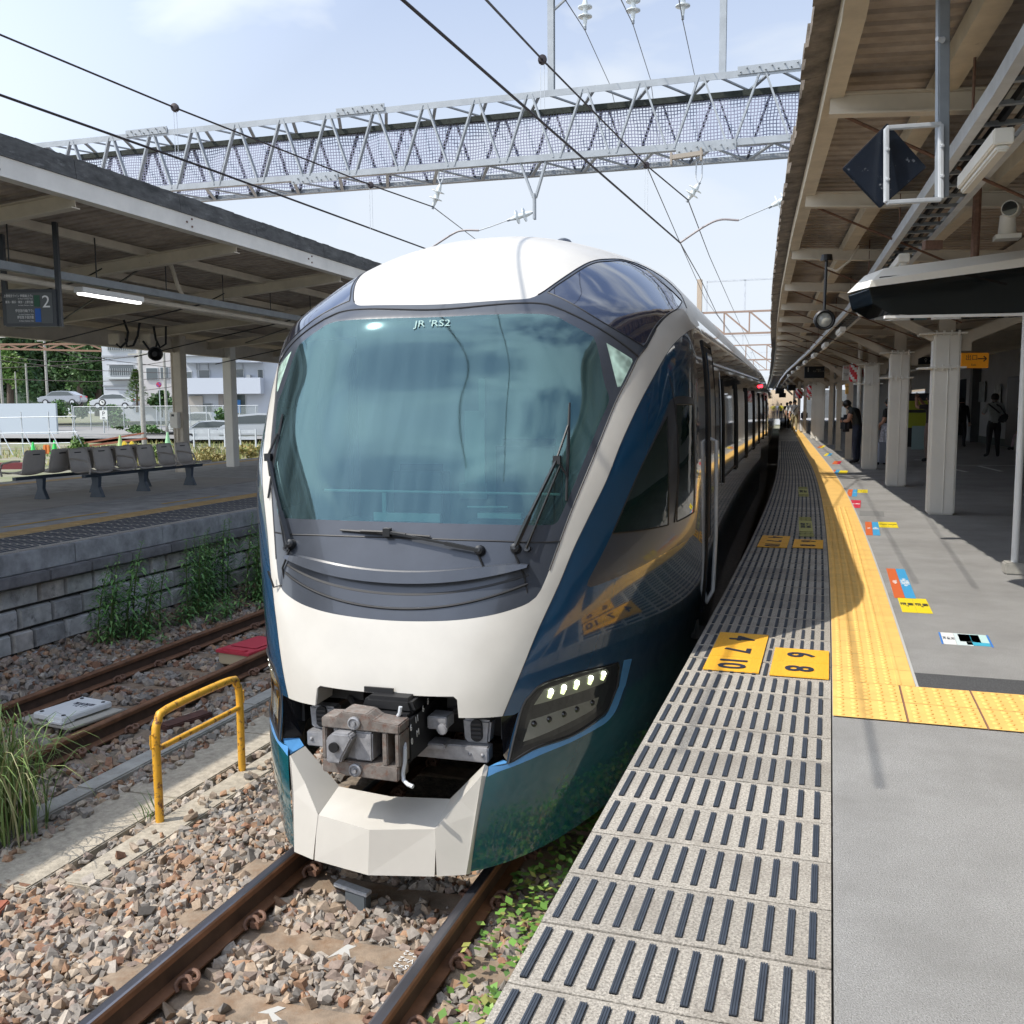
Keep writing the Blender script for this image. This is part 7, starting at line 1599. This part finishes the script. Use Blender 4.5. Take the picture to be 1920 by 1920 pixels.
# trees
def leaf_cloud(n, rad, c, size, pal, flat=1., clump=9):
    qs, cs = [], []; cen = []
    for k in range(clump): v = Vector(RNG.normal(size=3)).normalized()*random.uniform(.25, .85); cen.append((Vector((v.x*rad[0], v.y*rad[1], v.z*rad[2])), random.uniform(.30, .52), random.uniform(.7, 1.25)))
    for k in range(n):
        cc, rr, br = random.choice(cen); v = Vector(RNG.normal(size=3)).normalized()*random.uniform(.35, 1.1)*rr; p = Vector(c)+cc+Vector((v.x*rad[0], v.y*rad[1], v.z*rad[2])); d = Vector(RNG.normal(size=3)).normalized(); sd = d.cross(Vector(RNG.normal(size=3))).normalized(); s_ = size*random.uniform(.6, 1.3)
        qs.append(np.array([p-d*s_, p+sd*s_*.6, p+d*s_, p-sd*s_*.6])); cs.append(np.array(random.choice(pal))*br*random.uniform(.8, 1.2))
    return qs, cs
DK = [(.030, .070, .022), (.045, .095, .030), (.06, .12, .035), (.035, .08, .03)]; LT = [(.10, .19, .04), (.14, .23, .05), (.08, .15, .035), (.18, .25, .07)]; MD = [(.06, .13, .035), (.08, .16, .04), (.05, .10, .03)]
def tree(px, pyb, pyt, wpx, d, label, pal, n, grp=None, trunk=.35, cone=False):
    b = at(px, pyb, d); b.z = max(b.z, -1.4) if False else b.z; h = (pyb-pyt)*d/F; w = wpx*d/F; t = thing('tree', label, 'tree', b, 0, grp)
    mb = MB(); mb.tube([(0, 0, -.5), (.02*h, 0, h*.4), (0, 0, h*.8)], [h*.035, h*.024, h*.008], 8)
    for k in range(4): a = k*1.7; mb.tube([(.01*h, 0, h*(.35+.1*k)), (math.cos(a)*w*.25, math.sin(a)*w*.25, h*(.5+.1*k))], [h*.013, h*.004], 6)
    mb.build('trunk', M['bark'], t, smooth=True)
    if cone:
        qs, cs = [], []
        for k in range(n): f = random.random()**.75; rr = (1-f)*w*.5*random.uniform(.5, 1.05)+.1; a = random.uniform(0, 6.28); p = Vector((math.cos(a)*rr, math.sin(a)*rr, h*(.12+.88*f))); dd = Vector((math.cos(a), math.sin(a), .35)).normalized(); sd = Vector((-math.sin(a), math.cos(a), 0)); s_ = h*.05*random.uniform(.6, 1.3); qs.append(np.array([p-dd*s_*.5, p+sd*s_*.45, p+dd*s_, p-sd*s_*.45])); cs.append(np.array(random.choice(pal))*random.uniform(.7, 1.3))
    else: qs, cs = leaf_cloud(n, (w/2, w/2, h*(1-trunk)/2), (0, 0, h*(trunk+(1-trunk)/2)), max(.12, d/F*4.2), pal, clump=14)
    leafmesh('crown', qs, cs, parent=t); return t
TG = 'dark trees of the wooded slope'
for (px, pyb, pyt, w, d, pal, lb) in ((20, 770, 560, 130, 150, DK, 'leftmost'), (90, 772, 540, 120, 165, DK, 'second from the left'), (150, 770, 590, 120, 140, MD, 'one in front with a visible pale trunk'), (185, 775, 560, 110, 170, DK, 'one touching the white building')):
    tree(px, pyb, pyt, w, d, 'large dark tree on the wooded slope, the %s' % lb, pal, 7500, TG, trunk=.08)
tree(18, 775, 655, 70, 120, 'lighter green tree at the far left edge before the dark wood', LT, 1800, None)
hb = at(100, 760, 190); mb = MB(); nn = 22
for i in range(nn+1):
    for j in range(5): an = math.pi*j/4; mb.v.append(tuple(at(-260+i*24, 765, 190)+Vector((0, 40*(1-math.cos(an)), (14+3*math.sin(i*.9))*math.sin(an)))))
for i in range(nn):
    for j in range(4): mb.f.append((i*5+j, i*5+5+j, i*5+6+j, i*5+1+j)); mb.m.append(0)
struct(mb.build('hill', mat('wooded_hill', (.012, .026, .011), .95, var=.6, vscale=.35, bump=1., bscale=1.2), smooth='all'))
tree(257, 762, 693, 52, 80, 'bright green conical conifer in front of the white building', LT, 1600, None, cone=True)
tree(304, 772, 730, 58, 84, 'round dark shrub between the conifer and the station canopy column', MD, 1200, None, .1)
for (px, pyb, pyt, w, d, pal, lb) in ((118, 778, 745, 62, 90, MD, 'clipped green hedge bush left of the bright bush'), (152, 780, 752, 44, 88, DK, 'dark hedge bush between the clipped hedge and the bright bush'), (214, 778, 758, 40, 84, MD, 'low hedge bush in front of the white car by the building'), (178, 770, 742, 36, 92, LT, 'bright yellow-green bush next to the clock sign'), (420, 800, 770, 40, 70, MD, 'scruffy dark bush beside the parked white cars'), (220, 806, 772, 50, 78, MD, 'bush growing behind the chain link fence'), (150, 858, 812, 46, 50, LT, 'yellow-green grass bush behind the row of seats'), (265, 812, 796, 90, 66, MD, 'low dark bush on the bank by the fence'), (300, 858, 828, 60, 52, LT, 'yellowish weeds between the cones and the canopy column'), (395, 866, 838, 90, 46, [(.34, .27, .10), (.26, .24, .09)], 'dry orange grass in front of the parked cars'), (460, 860, 830, 60, 47, [(.34, .27, .10), (.22, .24, .08)], 'dry grass near the train nose behind the platform')):
    b = at(px, pyb, d); h = (pyb-pyt)*d/F; wv = w*d/F; q, c = leaf_cloud(900, (wv/2, wv/2.5, h*.55), (0, 0, h*.45), d/F*3.2, pal, clump=10); o = leafmesh('bush', q, c); o.location = b; tag(o, lb, 'bush')
# utility poles and wires
PG = 'grey utility poles beyond the opposite platform'
for (px, pyb, pyt, r, d, lb) in ((270, 818, 640, .16, 62, 'thickest one, in front of the conifer'), (313, 792, 640, .13, 80, 'one by the round no parking sign'), (90, 760, 620, .14, 100, 'one before the dark trees left of the building'), (4, 746, 615, .14, 95, 'one at the extreme left edge'), (52, 745, 682, .10, 90, 'short grey one near the left edge'), (31, 742, 697, .07, 85, 'shortest thin one near the left edge')):
    b, tp_ = at(px, pyb, d), at(px, pyt, d); mb = MB(); mb.tube([(0, 0, -1), (0, 0, tp_.z-b.z)], [r, r*.8], 10); 
    if r > .12: mb.bar((-.9, 0, (tp_.z-b.z)*.86), (.9, 0, (tp_.z-b.z)*.86), .1, .1)
    o = mb.build('utility_pole', M['concrete']); o.location = b; tag(o, 'grey utility pole in the background, %s' % lb, 'utility pole', PG)
for k, (a_, b_) in enumerate((((0, 668), (196, 676)), ((0, 676), (330, 700)), ((90, 650), (330, 690)), ((0, 690), (270, 665)), ((95, 655), (196, 672)), ((200, 684), (345, 672)), ((0, 711), (345, 708)), ((196, 730), (345, 722)))):
    p, q = at(*a_, 74), at(*b_, 74); mdl = (p+q)/2-Vector((0, 0, .25)); wire('power_line', [p, mdl, q], .022, 'thin grey power line across the background, number aside, sagging between utility poles', 'power line', 'background power lines', 4)
for o_ in list(bpy.data.objects):
    if o_.name.startswith('power_line'): o_['label'] = 'thin grey power line sagging between the background utility poles'
# rusty far trusses at the left edge
rust = cm((.26, .15, .10), .7); p0_ = at(-10, 646, 40); t = thing('portal_gantry', 'rusty lattice beam seen at the left under the opposite canopy', 'gantry', p0_, YAW)
mb = MB(); kx = 40/F; mb.bar((0, 0, 0), (200*kx, 0, -.0), .06, .08); mb.bar((0, 0, -.17), (200*kx, 0, -.3), .05, .07)
for q in range(8): mb.bar((q*25*kx, 0, 0 if q % 2 else -.19), ((q+1)*25*kx, 0, -.22 if q % 2 else 0), .045, .06)
mb.build('lattice', rust, t)
# chain link fence
fm = bpy.data.materials.new('chain_link'); fm.use_nodes = True; n_ = fm.node_tree.nodes; b = n_['Principled BSDF']; b.inputs['Base Color'].default_value = (.42, .46, .44, 1); b.inputs['Alpha'].default_value = .34
t = thing('chain_link_fence', 'grey chain link fence with posts in front of the white building', 'fence', at(140, 800, 76), YAW); kx = 76/F
mb = MB(); mb.quad((0, 0, 0), (345*kx, 0, 0), (345*kx, 0, 36*kx), (0, 0, 36*kx)); mb.build('mesh', fm, t, recalc=False)
for q in range(12): mb = MB(); mb.tube([(q*31*kx, 0, -.3), (q*31*kx, 0, 38*kx)], .035, 6); mb.build('post', M['galv'], t)
mb = MB(); mb.tube([(0, 0, 37*kx), (345*kx, 0, 37*kx)], .03, 6); mb.build('rail', M['galv'], t)
# site hoarding and scaffold
o, c, w, h = blk('site_hoarding', -60, 107, 814, 757, 70, .25, cm((.50, .55, .62), .7)); o.location = c; o.rotation_euler = (0, 0, YAW); tag(o, 'pale blue-white site hoarding at the left edge behind the scaffold', 'hoarding')
t = thing('scaffold', 'galvanised tube scaffold fence with diagonal props near the hoarding', 'scaffold', at(0, 853, 50), YAW); kx = 50/F
mb = MB()
for px in (-40, 2, 44, 95, 140): mb.tube([(px*kx, 0, 0), (px*kx, 0, (80 if px < 120 else 92)*kx)], .03, 6); mb.tube([(px*kx, 0, 50*kx), ((px+28)*kx, -.3, 0)], .025, 6)
mb.build('uprights', M['galv'], t)
mb = MB()
for z in (69, 40, 20): mb.tube([(-40*kx, -.05, z*kx), (148*kx, -.05, (z+2)*kx)], .025, 6)
mb.build('ledgers', M['galv'], t)
# cones, barriers
def cone(px, py, d, col, label, grp=None):
    t = thing('traffic_cone', label, 'traffic cone', at(px, py, d), 0, grp); hh = 24*d/F; mb = MB(); mb.lathe([(hh*.24, .03), (hh*.06, hh), (.01, hh)], (0, 0, 0), (0, 0, 1), 14); mb.build('cone', cm(col, .5), t, smooth=True)
    mb = MB(); mb.lathe([(hh*.175, hh*.35), (hh*.125, hh*.6)], (0, 0, 0), (0, 0, 1), 14); mb.build('white_band', M['white'], t, smooth=True); mb = MB(); mb.box((0, 0, .02), (hh*.55, hh*.55, .04)); mb.build('base', cm(col, .5), t); return t
cone(63, 853, 49.5, (.05, .62, .12), 'green traffic cone at the far left, left of the orange barrier'); cone(103, 850, 50, (.05, .62, .12), 'green traffic cone right of the orange barrier'); cone(315, 834, 54, (.30, .55, .30), 'pale green cone beside the canopy column'); cone(226, 840, 55, (.35, .5, .2), 'small yellow-green cone left of the yellow barriers')
for (px, lb) in ((234, 'left'), (248, 'right')):
    t = thing('yellow_barrier', 'small yellow rounded barrier stand, the %s one of the pair' % lb, 'barrier', at(px, 844, 54), YAW); kx = 54/F; mb = MB(); mb.prism([(-5*kx, 0), (5*kx, 0), (4*kx, 12*kx), (1.5*kx, 17*kx), (-1.5*kx, 17*kx), (-4*kx, 12*kx)], -.1, .1, lambda u, v, tt: Vector((u, tt, v))); mb.build('body', cm((.80, .58, .05), .5), t, bevel=.03); mb = MB(); mb.tube([(-6*kx, -.12, 6*kx), (6*kx, -.12, 6*kx)], .04, 6); mb.build('bar', M['blackm'], t)
t = thing('orange_barrier', 'pair of orange plastic barrier blocks between the two green cones', 'barrier', at(89, 851, 50), YAW); kx = 50/F
for x in (-3.4, 3.4): mb = MB(); mb.prism([(-3*kx, 0), (3*kx, 0), (2.6*kx, 17*kx), (-2.6*kx, 17*kx)], -.12, .12, lambda u, v, tt: Vector((u+x*kx, tt, v))); mb.build('block', cm((.72, .22, .05), .5), t, bevel=.03)
# road signs
t = thing('parking_sign', 'white parking sign with a black P under a small round clock sign', 'sign', at(195, 800, 74), YAW); kx = 74/F
mb = MB(); mb.tube([(0, 0, -.5), (0, 0, 50*kx)], .05, 8); mb.build('pole', M['galv'], t)
mb = MB(); mb.box((1*kx, -.05, 22*kx), (14*kx, .05, 17*kx)); mb.build('panel', M['white'], t); textm('letter', 'P', .45, ND, t, frame_m((1*kx, -.08, 24*kx), (1, 0, 0), (0, 0, 1))); mb = MB(); mb.box((1*kx, -.085, 16.5*kx), (5*kx, .01, 1.6*kx)); mb.build('arrow', ND, t)
mb = MB(); mb.lathe([(6.5*kx, -.04), (6.5*kx, .04)], (0, -.05, 45*kx), (0, 1, 0), 22); mb.build('clock_plate', M['blackm'], t); mb = MB(); mb.lathe([(4.5*kx, -.02), (4.5*kx, .02)], (0, -.10, 45*kx), (0, 1, 0), 22); mb.build('clock_face', M['white'], t); mb = MB(); mb.bar((0, -.14, 45*kx), (2.5*kx, -.14, 45*kx), .06, .02, up=(0, 1, 0)); mb.bar((0, -.14, 45*kx), (0, -.14, 48*kx), .06, .02, up=(0, 1, 0)); mb.build('hands', M['blackm'], t)
t = thing('no_parking_sign', 'round blue no parking sign with a red ring on a thin pole', 'sign', at(302, 800, 78), YAW); kx = 78/F
mb = MB(); mb.tube([(0, 0, -.5), (0, 0, 82*kx)], .04, 8); mb.build('pole', M['galv'], t); mb = MB(); mb.lathe([(5*kx, -.03), (5*kx, .0)], (0, -.06, 78*kx), (0, 1, 0), 22); mb.build('ring', cm((.45, .03, .08), .5), t); mb = MB(); mb.lathe([(3.8*kx, -.02), (3.8*kx, .02)], (0, -.09, 78*kx), (0, 1, 0), 22); mb.build('disc', cm((.02, .10, .45), .5), t); mb = MB(); mb.bar((-2.7*kx, -.12, 80.7*kx), (2.7*kx, -.12, 75.3*kx), .18, .02, up=(0, 1, 0)); mb.build('slash', cm((.45, .03, .08), .5), t)
# cars
def car(px, pyb, d, L, col, label, yaw, van=False):
    t = thing('parked_car', label, 'car', at(px, pyb, d), yaw, 'white cars parked beyond the tracks'); h = 1.5 if not van else 1.75; s_ = L/4.4
    pr = [(-2.15, .32), (-2.2, .62), (-2.0, .86), (-1.35, .95), (-.75, 1.38), (.2, h-.04), (1.0, h-.10), (1.75, 1.02), (2.15, .92), (2.2, .5), (2.12, .3)] if not van else [(-2.15, .32), (-2.2, .7), (-1.9, .98), (-1.5, 1.08), (-1.0, 1.62), (.5, h), (1.9, h-.05), (2.18, 1.1), (2.2, .5), (2.12, .3)]
    mb = MB(); mb.prism([(x*s_, z) for x, z in pr], -.84, .84, lambda u, v, tt: Vector((u, tt, v))); bo = mb.build('body', cm(col, .25, coat=.6), t, bevel=.07)
    gp_ = [(-1.2, .98), (-.7, 1.32), (.2, h-.11), (.95, h-.16), (1.5, 1.0)] if not van else [(-1.3, 1.08), (-.9, 1.52), (.5, h-.12), (1.75, h-.14), (1.95, 1.1)]
    for y in (-.852, .852): mb = MB(); mb.prism([(x*s_, z) for x, z in gp_], y-.006, y+.006, lambda u, v, tt: Vector((u, tt, v))); mb.build('side_window', M['pane'], bo); 
    mb = MB(); a_, b2_ = gp_[0], gp_[2]; mb.quad((a_[0]*s_-.16, -.70, a_[1]+.02), (a_[0]*s_-.16, .70, a_[1]+.02), ((gp_[1][0]-.06)*s_, .62, gp_[1][1]+.06), ((gp_[1][0]-.06)*s_, -.62, gp_[1][1]+.06)); mb.build('front_window', M['pane'], bo, solid=.02)
    for x in (-1.35, 1.35):
        for y in (-.80, .80): mb = MB(); mb.lathe([(.20, -.10), (.31, -.09), (.31, .09), (.20, .10)], (x*s_, y, .31), (0, 1, 0), 18); w_ = mb.build('wheel', M['rubber'], t); mb = MB(); mb.lathe([(.19, -.105), (.19, .105)], (x*s_, y, .31), (0, 1, 0), 14); mb.build('rim', M['galv'], w_)
    for y in (-.62, .62): mb = MB(); mb.box((-2.16*s_, y, .70), (.08, .3, .12)); mb.build('headlight', M['chrome'], t); mb = MB(); mb.box((2.17*s_, y, .85), (.06, .25, .14)); mb.build('tail_light', M['red'], t)
    return t
WC = (.50, .52, .54)
car(402, 829, 64, 4.4, WC, 'white saloon car seen side-on behind the pale canopy column', YAW+R(3)); car(368, 813, 78, 4.0, WC, 'white car half hidden behind the saloon, left of it', YAW-R(10), True); car(475, 826, 62, 4.2, (.46, .48, .50), 'white van partly hidden by the train nose', YAW+R(5), True); car(216, 767, 92, 4.2, WC, 'white car parked by the building to the right of the clock sign', YAW); car(118, 760, 98, 4.4, (.30, .32, .36), 'dark roofed car behind the clipped hedge', YAW)
mb = MB(); a_, b_ = at(335, 832, 60), at(480, 832, 60); mb.bar(a_+Vector((0, 0, .75)), b_+Vector((0, 0, .75)), .06, .22); mb.bar(a_+Vector((0, 0, .35)), b_+Vector((0, 0, .35)), .06, .2)
for q in range(6): p = a_.lerp(b_, q/5); mb.bar(p+Vector((0, 0, -.2)), p+Vector((0, 0, .9)), .08, .08)
tag(mb.build('guardrail_fence', M['galv']), 'low pale roadside guardrail in front of the parked white cars', 'guardrail')
o, c, w, h = blk('road', 100, 500, 800, 799, 86, 1, M['asphdk']); bpy.data.objects.remove(o)
mb = MB(); mb.quad((-105, 70, -1.0), (-30, 70, -1.0), (-40, 130, -1.0), (-140, 130, -1.0)); struct(mb.build('road', mat('far_road', (.22, .215, .205), .9, var=.1, vscale=.3), recalc=False))
mb = MB(); mb.bar(at(150, 838, 60), at(275, 822, 60), .3, .12); mb.bar(at(150, 832, 61), at(270, 812, 61), .1, .1); tag(mb.build('low_rusty_fence', cm((.28, .10, .06), .8)), 'low rusty barrier running past the pole behind the seats', 'barrier')
o, c, w, h = blk('red_beam_stack', -30, 75, 880, 868, 38, .4, cm((.16, .025, .03), .7)); o.location = c; o.rotation_euler = (0, 0, YAW); tag(o, 'long dark red beam lying behind the seats at the left edge', 'beam')
